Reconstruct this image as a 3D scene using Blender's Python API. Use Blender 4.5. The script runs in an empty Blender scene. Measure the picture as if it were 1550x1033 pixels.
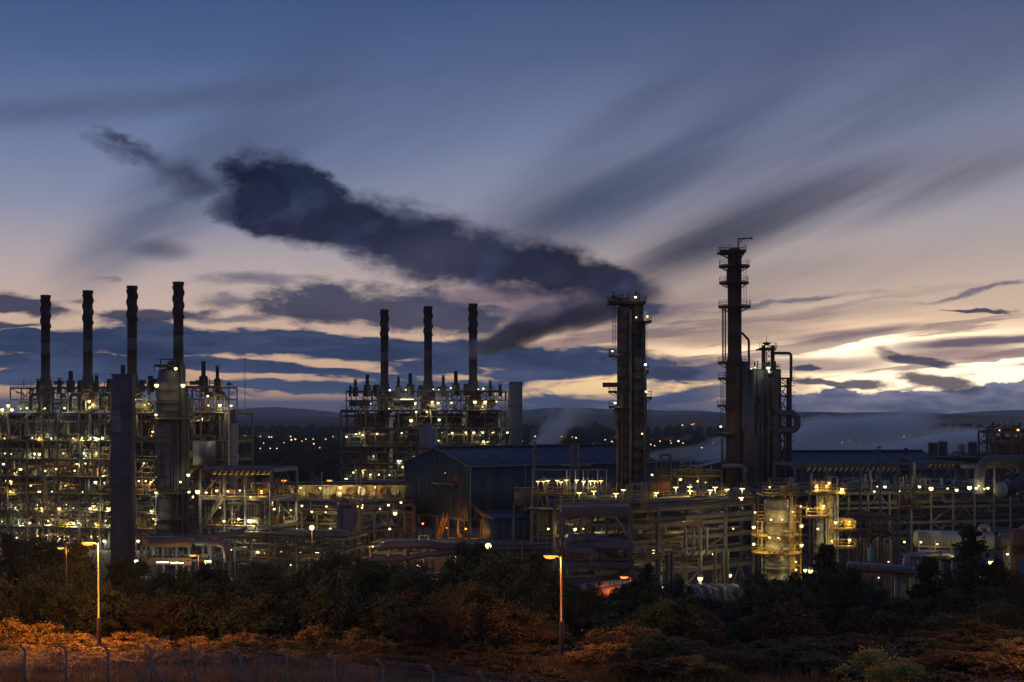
import bpy, math, random
import numpy as np
from mathutils import Vector, Matrix
R = random.Random(7)
PI = math.pi
scene = bpy.context.scene
COL = scene.collection
# ------------------------------------------------------------------ camera
F = 2153.0                      # focal length in pixels of a 1550 px wide frame (50 mm on 36 mm)
EYE = 30.0                      # eye height above the plant's ground
cam_d = bpy.data.cameras.new('camera'); cam = bpy.data.objects.new('camera', cam_d); COL.objects.link(cam)
cam_d.lens = 50.0; cam_d.sensor_width = 36.0
cam_d.shift_y = (628 - 516.5) / 1550
cam_d.clip_start = 1.0; cam_d.clip_end = 40000
cam.location = (0, 0, EYE); cam.rotation_euler = (PI / 2, 0, 0)
scene.camera = cam
scene.render.engine = 'CYCLES'
scene.view_settings.view_transform = 'Standard'
scene.view_settings.look = 'None'
scene.view_settings.exposure = 0.0
scene.view_settings.gamma = 1.0
scene.view_settings.use_curve_mapping = False
cy = scene.cycles
cy.use_denoising = True
cy.max_bounces = 4; cy.diffuse_bounces = 2; cy.glossy_bounces = 2; cy.transmission_bounces = 2
cy.transparent_max_bounces = 8; cy.volume_bounces = 2
cy.sample_clamp_indirect = 2.0; cy.sample_clamp_direct = 0
cy.use_light_tree = True
cy.volume_step_rate = 1.0; cy.volume_max_steps = 64


def lin(c):
    return tuple(((v / 255) / 12.92 if v <= 10 else ((v / 255 + 0.055) / 1.055) ** 2.4) for v in c) + (1.0,)


# ------------------------------------------------------------------ sky (dusk, after sunset)
world = bpy.data.worlds.new('World'); scene.world = world; world.use_nodes = True
try: world.cycles.sampling_method = 'MANUAL'; world.cycles.sample_map_resolution = 512
except Exception: pass
nt = world.node_tree; N = nt.nodes; L = nt.links
N.clear()


def nd(kind, **kw):
    n = N.new(kind)
    for k, v in kw.items(): setattr(n, k, v)
    return n


def put(sock, v):
    if hasattr(v, 'is_linked') or isinstance(v, bpy.types.NodeSocket): L.new(v, sock)
    else: sock.default_value = v


def m(op, a, b=0.0, c=0.0, clamp=False):
    n = nd('ShaderNodeMath', operation=op, use_clamp=clamp)
    put(n.inputs[0], a); put(n.inputs[1], b); put(n.inputs[2], c)
    return n.outputs[0]


def ss(x, lo, hi):                       # smoothstep from lo to hi
    n = nd('ShaderNodeMapRange', interpolation_type='SMOOTHSTEP')
    put(n.inputs[0], x); n.inputs[1].default_value = lo; n.inputs[2].default_value = hi
    return n.outputs[0]


def mix(f, a, b, blend='MIX'):
    n = nd('ShaderNodeMix', data_type='RGBA', blend_type=blend)
    put(n.inputs[0], f); put(n.inputs[6], a); put(n.inputs[7], b)
    return n.outputs[2]


def ramp(x, stops):
    n = nd('ShaderNodeValToRGB'); e = n.color_ramp.elements
    while len(e) > 1: e.remove(e[-1])
    e[0].position = stops[0][0]; e[0].color = lin(stops[0][1])
    for p, c in stops[1:]:
        q = e.new(p); q.color = lin(c)
    put(n.inputs[0], x)
    return n.outputs[0]


def sky_uv(px, py):                      # a direction seen in the photograph -> azimuth, elevation in units of 2.153 rad^-1
    dx, dz = (px - 775) / F, (628 - py) / F
    return math.atan(dx) * 2.153, math.atan(dz / math.hypot(1, dx)) * 2.153


def blob(vec, px, py, a, b, ang=0):      # 1 at the middle, 0 at twice the half-axes a, b (in pixels), 0.5 on the edge
    u, v = sky_uv(px, py)
    n = nd('ShaderNodeMapping', vector_type='TEXTURE')
    L.new(vec, n.inputs['Vector'])
    n.inputs['Location'].default_value = (u, v, 0); n.inputs['Rotation'].default_value = (0, 0, math.radians(ang))
    n.inputs['Scale'].default_value = (a * 0.002, b * 0.002, 1)
    g = nd('ShaderNodeTexGradient', gradient_type='SPHERICAL'); L.new(n.outputs[0], g.inputs[0])
    return g.outputs['Fac']


def noise(vec, sx, sy, scale, detail=4, rough=0.55, off=(0, 0), ang=0, dist=0.0):
    n = nd('ShaderNodeMapping', vector_type='TEXTURE'); L.new(vec, n.inputs['Vector'])
    n.inputs['Location'].default_value = (off[0], off[1], 0.37); n.inputs['Scale'].default_value = (1 / sx, 1 / sy, 1)
    n.inputs['Rotation'].default_value = (0, 0, math.radians(ang))
    t = nd('ShaderNodeTexNoise', noise_dimensions='3D'); L.new(n.outputs[0], t.inputs['Vector'])
    t.inputs['Scale'].default_value = scale; t.inputs['Detail'].default_value = detail
    t.inputs['Roughness'].default_value = rough; t.inputs['Distortion'].default_value = dist
    return t


def maxes(lst):
    o = lst[0]
    for x in lst[1:]: o = m('SMOOTH_MAX', o, x, 0.12)
    return o


tc = nd('ShaderNodeTexCoord'); sep = nd('ShaderNodeSeparateXYZ'); L.new(tc.outputs['Generated'], sep.inputs[0])
U = m('MULTIPLY', m('ARCTAN2', sep.outputs[0], sep.outputs[1]), 2.153)
V = m('MULTIPLY', m('ARCSINE', sep.outputs[2]), 2.153)
cmb = nd('ShaderNodeCombineXYZ'); L.new(U, cmb.inputs[0]); L.new(V, cmb.inputs[1])
UV = cmb.outputs[0]


def warp(vec, amt, scale, sx=1.0, sy=1.0, detail=5, rough=0.6):
    t = noise(vec, sx, sy, scale, detail, rough)
    a = nd('ShaderNodeVectorMath', operation='SUBTRACT'); L.new(t.outputs['Color'], a.inputs[0]); a.inputs[1].default_value = (.5, .5, .5)
    b = nd('ShaderNodeVectorMath', operation='MULTIPLY'); L.new(a.outputs[0], b.inputs[0]); b.inputs[1].default_value = (amt, amt * .6, 0)
    c = nd('ShaderNodeVectorMath', operation='ADD'); L.new(b.outputs[0], c.inputs[0]); L.new(vec, c.inputs[1])
    return c.outputs[0]


W1 = warp(UV, 0.11, 13, 0.8, 1.3, 6, 0.62)          # billowed edges
W2 = warp(UV, 0.06, 9, 0.35, 2.2, 5, 0.6)           # combed, streaky edges
W3 = warp(warp(UV, 0.055, 9, 0.5, 1.8, 3, 0.6), 0.035, 36, 0.5, 1.5, 6, 0.68)
# clear sky: a real dusk gradient, warm towards the place where the sun went down
vv = m('ADD', V, 0.05)
base_l = ramp(vv, [(0, (150, 150, 165)), (.06, (205, 160, 130)), (.13, (218, 180, 150)), (.20, (208, 180, 164)), (.28, (177, 165, 170)),
                   (.36, (138, 144, 170)), (.46, (106, 123, 160)), (.58, (75, 98, 140)), (.68, (58, 84, 126)), (1.0, (54, 78, 122))])
base_r = ramp(vv, [(0, (165, 160, 170)), (.06, (232, 185, 140)), (.13, (232, 194, 158)), (.20, (216, 188, 164)), (.28, (188, 171, 166)),
                   (.36, (160, 156, 168)), (.46, (128, 134, 160)), (.58, (92, 103, 136)), (.68, (66, 82, 120)), (1.0, (56, 78, 122))])
col = mix(ss(U, -0.55, 0.75), base_l, base_r)
# streaks of warm high cirrus, low on the right
ci = noise(W2, 1.0, 10, 3.4, 6, 0.62, (3.1, 1.7), ang=6)
cif = m('MULTIPLY', ss(ci.outputs['Fac'], 0.45, 0.62), m('MULTIPLY', ss(V, 0.20, 0.03), ss(U, -0.2, 0.5)))
col = mix(m('MULTIPLY', cif, 0.9), col, (1.3, .90, .60, 1))
glow = m('MULTIPLY', m('POWER', blob(W2, 1385, 568, 330, 46, 1), 1.1), 2.1, clamp=True)
col = mix(m('MULTIPLY', glow, .85), col, (1.25, .80, .50, 1))
col = mix(m('POWER', glow, 2.2), col, (2.2, 1.72, 1.12, 1))
gl2 = blob(UV, 1000, 585, 150, 30, 3)
col = mix(m('MULTIPLY', gl2, 1.7, clamp=True), col, (1.2, .82, .42, 1))
# warm-grey streaks of cloud over the glow
st = noise(W2, 0.8, 10, 3.6, 6, 0.6, (7.7, 2.3), ang=7)
stf = m('MULTIPLY', ss(st.outputs['Fac'], 0.48, 0.58), m('MULTIPLY', ss(V, 0.22, 0.11), ss(V, 0.0, 0.04)))
stf = m('MULTIPLY', stf, ss(U, -0.3, 0.25))
col = mix(m('MULTIPLY', stf, 0.78), col, lin((124, 105, 118)))
for (px, py, a, b, an, k, c) in [
        (1490, 522, 150, 11, 4, 1.0, (112, 98, 114)), (1290, 505, 110, 9, 5, .8, (128, 110, 118)), (1230, 552, 120, 12, -2, .8, (128, 108, 122)),
        (1460, 540, 140, 7, 2, .9, (150, 120, 125)), (1120, 505, 130, 14, 3, .6, (130, 112, 118)), (1200, 480, 150, 10, 5, .5, (150, 130, 130)),
        (1080, 560, 120, 14, -8, .8, (118, 104, 124)), (860, 470, 150, 20, 2, .9, (92, 84, 104)), (760, 448, 120, 13, 2, .8, (104, 90, 110))]:
    b_ = m('MULTIPLY', ss(blob(W2, px, py, a, b, an), .22, .8), k)
    col = mix(b_, col, lin(c))
# wind-drawn soft smears
grain = noise(UV, 0.7, 7, 4.0, 4, 0.5, (1.2, 5.5), ang=24)
gr = m('MULTIPLY_ADD', grain.outputs['Fac'], 1.9, 0.02)
for (px, py, a, b, an, k, c) in [
        (885, 312, 150, 34, 24, .85, (62, 70, 92)), (1010, 252, 210, 46, 28, .60, (84, 92, 116)), (1100, 352, 165, 30, 22, .95, (56, 60, 78)), (960, 170, 330, 34, 36, .45, (74, 86, 116)), (1240, 215, 300, 30, 24, .5, (86, 92, 116)), (1180, 100, 330, 36, 38, .45, (70, 82, 116)), (440, 110, 260, 40, 40, .35, (70, 86, 122)),
        (1290, 300, 250, 36, 13, .75, (92, 92, 108)), (1075, 380, 110, 22, 18, .55, (70, 72, 86)), (1060, 420, 160, 26, 6, .38, (104, 98, 108)),
        (235, 335, 140, 34, 38, .62, (92, 100, 122)), (345, 245, 200, 50, 35, .55, (78, 90, 120)), (560, 190, 270, 70, 26, .40, (84, 98, 134)),
        (170, 160, 300, 17, 8, .55, (72, 82, 112)), (1420, 150, 260, 60, 22, .35, (88, 98, 128)), (1130, 150, 330, 60, 28, .28, (86, 98, 130)),
        (660, 330, 140, 60, 15, .25, (120, 126, 150)), (1250, 420, 250, 40, 10, .30, (150, 138, 140)), (1000, 480, 120, 34, 6, .45, (110, 98, 108)), (240, 378, 38, 12, -3, .9, (88, 90, 112))]:
    b_ = m('MULTIPLY', m('MULTIPLY', ss(blob(UV, px, py, a, b, an), 0.05, 0.95), k), gr, clamp=True)
    col = mix(b_, col, lin(c))
# low stratus bank across the left and middle
s1 = noise(W2, 1.0, 4.6, 3.4, 6, 0.58, (0.4, 0.9), ang=-2)
band = m('MULTIPLY', ss(V, 0.135, 0.095), ss(V, -0.03, 0.01))
low = [blob(W2, 150, 512, 260, 21, 1), blob(W2, 215, 500, 120, 15, -2), blob(W2, 470, 523, 330, 18, -3), blob(W2, 760, 540, 220, 17, -2), blob(W2, 60, 545, 160, 12, 0),
       blob(W2, 880, 560, 130, 13, 4), blob(W2, 330, 552, 330, 9, -4), blob(W2, 640, 555, 90, 14, 0), blob(W2, 60, 575, 160, 16, 2), blob(W2, 240, 600, 200, 8, 0), blob(W2, 450, 590, 130, 10, -3),
       blob(W2, 470, 563, 80, 6, 2), blob(W2, 640, 590, 150, 14, 2), blob(W2, 850, 605, 110, 12, -2), blob(W2, 990, 606, 140, 10, 3), blob(W2, 1060, 596, 70, 12, 8), blob(W2, 1010, 567, 48, 10, 0),
       blob(W2, 1085, 560, 60, 12, 12), blob(W2, 380, 625, 300, 10), blob(W2, 950, 628, 250, 13)]
s2 = noise(W3, 1.0, 3.6, 11, 6, 0.6, (5.4, 2.9), ang=-3)
fill = m('MULTIPLY_ADD', ss(V, 0.07, 0.0), 0.30, m('MULTIPLY', ss(V, 0.125, 0.08), 0.27))
lowf = m('MULTIPLY_ADD', m('SUBTRACT', s1.outputs['Fac'], 0.5), 1.15, m('SMOOTH_MAX', maxes(low), fill, 0.1))
lowf = m('MULTIPLY_ADD', m('SUBTRACT', s2.outputs['Fac'], 0.5), 0.85, lowf)
lowf = m('MULTIPLY', m('MAXIMUM', ss(lowf, 0.36, 0.58), m('MULTIPLY', ss(V, .034, .018), .93)), m('MAXIMUM', ss(U, 0.56, 0.25), ss(V, .02, .005)))
shade = noise(W2, 1.0, 5.0, 7, 6, 0.6, (2.2, 4.1))
lowc = ramp(m('MULTIPLY_ADD', shade.outputs['Fac'], 1.6, -0.3), [(0, (32, 46, 76)), (.45, (46, 62, 94)), (.75, (70, 82, 112)), (1, (104, 106, 126))])
lowc = mix(ss(V, 0.09, 0.0), lowc, lin((76, 94, 130)), 'MIX')
# haze-lit thin rim where the stratus thins
rim = m('MULTIPLY', m('MULTIPLY', lowf, m('SUBTRACT', 1.0, lowf)), 1.6, clamp=True)
col = mix(lowf, col, lowc)
col = mix(m('MULTIPLY', rim, 0.45), col, lin((206, 168, 150)))
# bank on the horizon to the right
hb = [blob(W1, 1290, 612, 150, 12), blob(W1, 1230, 600, 60, 11), blob(W1, 1420, 608, 140, 13), blob(W1, 1530, 600, 130, 14), blob(W1, 1260, 628, 330, 12), blob(W1, 1500, 622, 150, 18)]
hbf = ss(m('MULTIPLY_ADD', m('SUBTRACT', shade.outputs['Fac'], 0.5), 0.5, maxes(hb)), 0.36, 0.52)
hbs = ss(m('MULTIPLY_ADD', s2.outputs['Fac'], .7, m('MULTIPLY', shade.outputs['Fac'], .5)), .42, .80)
col = mix(hbf, col, mix(hbs, lin((60, 80, 118)), lin((164, 162, 184))))
# single dark clouds
fine = noise(UV, 1, 1.5, 14, 7, 0.66, (4, 4), ang=-12)
big = [blob(W1, 400, 312, 46, 40, -30), blob(W1, 425, 285, 70, 36, -20), blob(W1, 480, 285, 50, 20, -25), blob(W1, 420, 335, 62, 26, -6), blob(W1, 480, 330, 105, 42, -12), blob(W1, 560, 350, 130, 43, -14), blob(W1, 640, 370, 125, 45, -13),
       blob(W1, 740, 400, 115, 37, -12), blob(W1, 840, 412, 100, 33, -8), blob(W1, 925, 428, 60, 25, -14)]
mid = [blob(W3, 500, 463, 100, 25, -3), blob(W3, 600, 470, 120, 29, -3), blob(W3, 670, 486, 95, 21, -4), blob(W3, 18, 461, 78, 13, -6),
       blob(W3, 225, 478, 75, 9, 4), blob(W3, 20, 492, 40, 5, 0),
       blob(W3, 1388, 544, 50, 8, -10), blob(W3, 1265, 582, 60, 6, -2), blob(W3, 1425, 582, 48, 9, -12), blob(W3, 975, 463, 40, 9, -8), blob(W3, 1020, 563, 40, 8, 0),
       blob(W3, 1218, 561, 16, 4), blob(W3, 1490, 467, 40, 3, -4)]
wisp = [blob(W1, 205, 233, 58, 17, -22), blob(W1, 288, 272, 56, 23, -18), blob(W1, 345, 310, 30, 14, 0), blob(W1, 385, 262, 40, 18, -20), blob(W1, 180, 205, 26, 8, -35)]
nn = m('SUBTRACT', fine.outputs['Fac'], 0.5)
bf = ss(m('MULTIPLY_ADD', m('SUBTRACT', s2.outputs['Fac'], 0.5), 0.22, m('MULTIPLY_ADD', nn, 0.42, maxes(big))), 0.27, 0.66)
mf = ss(m('MULTIPLY_ADD', m('SUBTRACT', s2.outputs['Fac'], 0.5), 0.8, m('MULTIPLY_ADD', nn, 0.7, maxes(mid))), 0.26, 0.62)
tf = m('MULTIPLY', ss(m('MULTIPLY_ADD', m('SUBTRACT', s2.outputs['Fac'], 0.5), 0.9, m('MULTIPLY_ADD', nn, 0.6, maxes([blob(W3, 350, 454, 56, 9, 0), blob(W3, 385, 424, 85, 12, 3), blob(W3, 330, 482, 170, 6, 2), blob(W3, 120, 455, 20, 5, 0), blob(W3, 690, 462, 60, 8, -8), blob(W3, 1200, 455, 120, 5, 6), blob(W3, 1480, 440, 90, 3, 8)]))), .28, .95), .75)
col = mix(tf, col, lin((82, 84, 110)))
wf = m('MULTIPLY', ss(m('MULTIPLY_ADD', nn, 0.75, maxes(wisp)), 0.24, 0.95), 0.95)
core = noise(W1, 1, 1.5, 6, 5, 0.55, (9, 2), ang=20)
dark = ramp(m('MULTIPLY_ADD', core.outputs['Fac'], 3.2, -1.15), [(0, (13, 22, 46)), (.5, (24, 34, 62)), (1, (54, 64, 96))])
dark = mix(m('MULTIPLY', ss(blob(UV, 640, 400, 150, 40, 22), .2, .9), 0.45), dark, lin((66, 68, 92)))
col = mix(wf, col, lin((60, 66, 92)))
midc = mix(core.outputs['Fac'], lin((24, 36, 64)), lin((66, 74, 104)))
col = mix(m('MULTIPLY', mf, .93), col, midc)
rimb = m('MULTIPLY', m('MULTIPLY', bf, m('SUBTRACT', 1.0, bf)), 1.0, clamp=True)
col = mix(m('MULTIPLY', bf, .97), col, dark)
# below the horizon: dim ground colour; behind the viewer: plain dusk blue
col = mix(ss(V, -0.01, -0.12), col, lin((34, 42, 58)))
back = m('ABSOLUTE', U)
col = mix(ss(back, 1.6, 3.6), col, mix(0.35, col, lin((70, 92, 134))))
bg = nd('ShaderNodeBackground'); put(bg.inputs[0], col); bg.inputs[1].default_value = 1.0
# faint Nishita twilight added on top (sun at the horizon, where the photograph glows)
SUN_AZ = math.atan((1380 - 775) / F); SUN_EL = math.radians(1.0)
ns = nd('ShaderNodeTexSky'); ns.sky_type = 'NISHITA'; ns.sun_disc = False; ns.sun_elevation = SUN_EL; ns.sun_rotation = SUN_AZ
ns.dust_density = 1.0; ns.altitude = 100
bg2 = nd('ShaderNodeBackground'); L.new(ns.outputs[0], bg2.inputs[0]); bg2.inputs[1].default_value = 0.0004
add = nd('ShaderNodeAddShader'); L.new(bg.outputs[0], add.inputs[0]); L.new(bg2.outputs[0], add.inputs[1])
out = nd('ShaderNodeOutputWorld'); L.new(add.outputs[0], out.inputs[0])
# ------------------------------------------------------------------ sun: all but gone, a weak warm light from the glow
sun_d = bpy.data.lights.new('sun', 'SUN'); sun_d.energy = 0.10; sun_d.angle = math.radians(6); sun_d.color = (1.0, 0.72, 0.48)
sun = bpy.data.objects.new('sun', sun_d); COL.objects.link(sun)
to_sun = Vector((math.sin(SUN_AZ) * math.cos(SUN_EL), math.cos(SUN_AZ) * math.cos(SUN_EL), math.sin(math.radians(3))))
sun.rotation_euler = to_sun.to_track_quat('Z', 'Y').to_euler()


# ================================================================== helpers
def X(px, Y): return (px - 775) / F * Y
def Z(py, Y): return EYE - (py - 628) / F * Y
def P(px, py, Y): return Vector((X(px, Y), Y, Z(py, Y)))
def V3(*a): return Vector(a)


NTH = ['first', 'second', 'third', 'fourth', 'fifth', 'sixth', 'seventh', 'eighth', 'ninth', 'tenth', 'eleventh', 'twelfth', 'thirteenth',
       'fourteenth', 'fifteenth', 'sixteenth', 'seventeenth', 'eighteenth', 'nineteenth', 'twentieth'] + ['twenty-' + k for k in
       ['first', 'second', 'third', 'fourth', 'fifth', 'sixth', 'seventh', 'eighth', 'ninth']] + ['thirtieth'] + ['thirty-' + k for k in
       ['first', 'second', 'third', 'fourth', 'fifth', 'sixth', 'seventh', 'eighth', 'ninth']] + ['fortieth'] + ['forty-' + k for k in ['first', 'second', 'third', 'fourth', 'fifth', 'sixth', 'seventh', 'eighth', 'ninth']] + ['fiftieth']
MATS = {}


def mat(key, c, rough=.6, metal=0.0, var=.25, scale=1.2, streak=False, bump=0.0, c2=None, spec=.4, detail=4):
    """painted or bare surface: base colour broken up by two noises (grime, fading), optional rust colour c2 in patches"""
    if key in MATS: return MATS[key]
    M = bpy.data.materials.new(key); M.use_nodes = True; t = M.node_tree; n = t.nodes; l = t.links
    b = n['Principled BSDF']; b.inputs['Roughness'].default_value = rough; b.inputs['Metallic'].default_value = metal
    b.inputs['Specular IOR Level'].default_value = spec
    g = n.new('ShaderNodeNewGeometry'); mp = n.new('ShaderNodeMapping'); l.new(g.outputs['Position'], mp.inputs[0])
    mp.inputs['Scale'].default_value = (1, 1, .18) if streak else (1, 1, 1)
    no = n.new('ShaderNodeTexNoise'); l.new(mp.outputs[0], no.inputs[0]); no.inputs['Scale'].default_value = scale; no.inputs['Detail'].default_value = detail
    r = n.new('ShaderNodeValToRGB'); l.new(no.outputs['Fac'], r.inputs[0])
    a = tuple(max(0, x * (1 - var)) for x in c); d = tuple(min(1, x * (1 + var)) for x in c)
    r.color_ramp.elements[0].position = .3; r.color_ramp.elements[0].color = a + (1,)
    r.color_ramp.elements[1].position = .7; r.color_ramp.elements[1].color = d + (1,)
    last = r.outputs[0]
    if c2:
        no2 = n.new('ShaderNodeTexNoise'); l.new(mp.outputs[0], no2.inputs[0]); no2.inputs['Scale'].default_value = scale * .6; no2.inputs['Detail'].default_value = 5
        mr = n.new('ShaderNodeMapRange'); l.new(no2.outputs['Fac'], mr.inputs[0]); mr.inputs[1].default_value = .52; mr.inputs[2].default_value = .66
        mx = n.new('ShaderNodeMix'); mx.data_type = 'RGBA'; l.new(mr.outputs[0], mx.inputs[0]); l.new(last, mx.inputs[6]); mx.inputs[7].default_value = tuple(c2) + (1,)
        last = mx.outputs[2]
    l.new(last, b.inputs['Base Color'])
    if bump:
        bp = n.new('ShaderNodeBump'); bp.inputs['Strength'].default_value = bump; l.new(no.outputs['Fac'], bp.inputs['Height']); l.new(bp.outputs[0], b.inputs['Normal'])
    MATS[key] = M
    return M


def glow_mat(key, c, s):
    if key in MATS: return MATS[key]
    M = bpy.data.materials.new(key); M.use_nodes = True; n = M.node_tree.nodes; n.clear()
    e = n.new('ShaderNodeEmission'); e.inputs[0].default_value = tuple(c) + (1,); e.inputs[1].default_value = s
    o = n.new('ShaderNodeOutputMaterial'); M.node_tree.links.new(e.outputs[0], o.inputs[0])
    M.cycles.emission_sampling = 'NONE'
    MATS[key] = M
    return M


STEEL = mat('painted_steel', (.105, .105, .115), .55, c2=(.11, .06, .035), scale=.5)
STEEL_D = mat('dark_steel', (.05, .048, .052), .6, c2=(.07, .035, .022), scale=.5)
STEEL_B = mat('blue_grey_steel', (.062, .070, .115), .6, c2=(.06, .052, .062), scale=.4)
GALV = mat('galvanised_steel', (.20, .205, .21), .5, .15, scale=1.5)
CLAD = mat('aluminium_cladding', (.19, .195, .21), .45, .3, .18, scale=.9, streak=True)
CLAD_D = mat('weathered_cladding', (.088, .086, .095), .55, .15, .3, scale=.8, streak=True)
YEL = mat('yellow_paint', (.34, .23, .05), .55, c2=(.16, .08, .03), scale=1)
RUST = mat('rusty_iron', (.13, .06, .035), .8, var=.4, scale=1.4)
BROWN = mat('brown_column_paint', (.045, .032, .03), .6, c2=(.075, .035, .025), scale=.35, streak=True)
STACK_T = mat('sooty_stack_steel', (.035, .028, .027), .7, var=.35, scale=.8, streak=True)
STACK_B = mat('grey_stack_steel', (.075, .066, .063), .6, var=.3, scale=.5, streak=True)
BEIGE = mat('refractory_casing_paint', (.19, .165, .12), .65, c2=(.16, .10, .06), scale=.45, streak=True)
CONC = mat('concrete', (.24, .23, .21), .85, var=.25, scale=1.3, bump=.2)
REDP = mat('red_oxide_paint', (.16, .05, .035), .65, scale=.8)
BLUEP = mat('blue_paint', (.04, .14, .24), .5, scale=.8)
GRATE = mat('deck_grating', (.09, .09, .09), .7, scale=1)
GREENP = mat('pale_green_tank_paint', (.28, .31, .26), .5, c2=(.17, .13, .08), scale=.4, streak=True)

# ------------------------------------------------------------------ unit meshes, shared
UNIT = {}


def quad_mesh(name, verts, faces):
    me = bpy.data.meshes.new(name)
    v = np.asarray(verts, dtype=np.float32).reshape(-1, 3); f = np.asarray(faces, dtype=np.int32).reshape(-1, 4)
    me.vertices.add(len(v)); me.vertices.foreach_set('co', v.ravel())
    me.loops.add(f.size); me.loops.foreach_set('vertex_index', f.ravel())
    me.polygons.add(len(f)); me.polygons.foreach_set('loop_start', np.arange(0, f.size, 4, dtype=np.int32))
    me.update(calc_edges=True); me.validate()
    return me


def box_v():
    return np.array([(x, y, z) for x in (-.5, .5) for y in (-.5, .5) for z in (-.5, .5)], float)


BOXV = box_v()
BOXF = np.array([(0, 1, 3, 2), (4, 6, 7, 5), (0, 4, 5, 1), (2, 3, 7, 6), (0, 2, 6, 4), (1, 5, 7, 3)])


def cyl_v(n):
    a = np.arange(n) * 2 * PI / n
    r = np.stack([np.zeros(n), np.cos(a), np.sin(a)], 1)
    v = np.concatenate([r + (-.5, 0, 0), r + (.5, 0, 0)])
    f = [(i, (i + 1) % n, n + (i + 1) % n, n + i) for i in range(n)]
    for k in range(n // 2 - 1):                       # caps as quads
        f.append((0 + k, n - 1 - k, n - 2 - k, 1 + k)); f.append((n + k, n + 1 + k, 2 * n - 2 - k, 2 * n - 1 - k))
    return v, np.array(f)


class _C(dict):
    def __missing__(s, n): s[n] = cyl_v(n); return s[n]


CYL = _C()


def ibeam():
    vs, fs = [], []
    for (y, z, w, h) in ((0, .44, 1, .12), (0, -.44, 1, .12), (0, 0, .14, .76)):
        fs.append(BOXF + len(vs) * 8); vs.append(BOXV * (1, w, h) + (0, y, z))
    return np.concatenate(vs), np.concatenate(fs)


IBM = ibeam()


def unit(kind, m_):
    k = (kind, m_.name)
    if k not in UNIT:
        if kind == 'box': v, f = BOXV, BOXF
        elif kind == 'ibeam': v, f = IBM
        else: v, f = CYL[int(kind[3:])]
        me = quad_mesh(kind, v, f); me.materials.append(m_)
        if kind.startswith('cyl'):
            n = int(kind[3:]); s = np.zeros(len(me.polygons), bool); s[:n] = True
            me.polygons.foreach_set('use_smooth', s)
        UNIT[k] = me
    return UNIT[k]


def axis_matrix(p, q, w, h, roll=0.0):
    """unit shape (length along x) laid from p to q, width w, height h"""
    d = q - p; ln = d.length; x = d / ln
    up = V3(0, 0, 1) if abs(x.z) < .98 else V3(math.sin(roll), math.cos(roll), 0)
    y = up.cross(x).normalized(); z = x.cross(y)
    M = Matrix((x * ln, y * w, z * h)).transposed().to_4x4(); M.translation = (p + q) / 2
    return M


def thing(name, label, cat, loc, group=None):
    o = bpy.data.objects.new(name, None); COL.objects.link(o); o.location = loc; o.empty_display_size = .5
    o['label'] = label; o['category'] = cat
    if group: o['group'] = group
    return o


def tag(o, label=None, cat=None, group=None, kind=None):
    if label: o['label'] = label
    if cat: o['category'] = cat
    if group: o['group'] = group
    if kind: o['kind'] = kind
    return o


def origin(o):
    p = Vector(o.location)
    while o.parent: o = o.parent; p = p + Vector(o.location)
    return p


def put_mesh(name, me, root, M):
    o = bpy.data.objects.new(name, me); COL.objects.link(o)
    if root is not None:
        o.parent = root; M = Matrix.Translation(-origin(root)) @ M
    o.matrix_basis = M
    return o


def bar(root, name, p, q, w, m_, h=None, shape='box', roll=0.0):
    return put_mesh(name, unit(shape, m_), root, axis_matrix(Vector(p), Vector(q), w, h or w, roll))


def tube(root, name, p, q, r, m_, n=12):
    return put_mesh(name, unit('cyl%d' % n, m_), root, axis_matrix(Vector(p), Vector(q), r, r))


def block(root, name, c, s, m_, yaw=0.0):
    M = Matrix.Translation(Vector(c)) @ Matrix.Rotation(yaw, 4, 'Z') @ Matrix.Diagonal((s[0], s[1], s[2], 1))
    return put_mesh(name, unit('box', m_), root, M)


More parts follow.
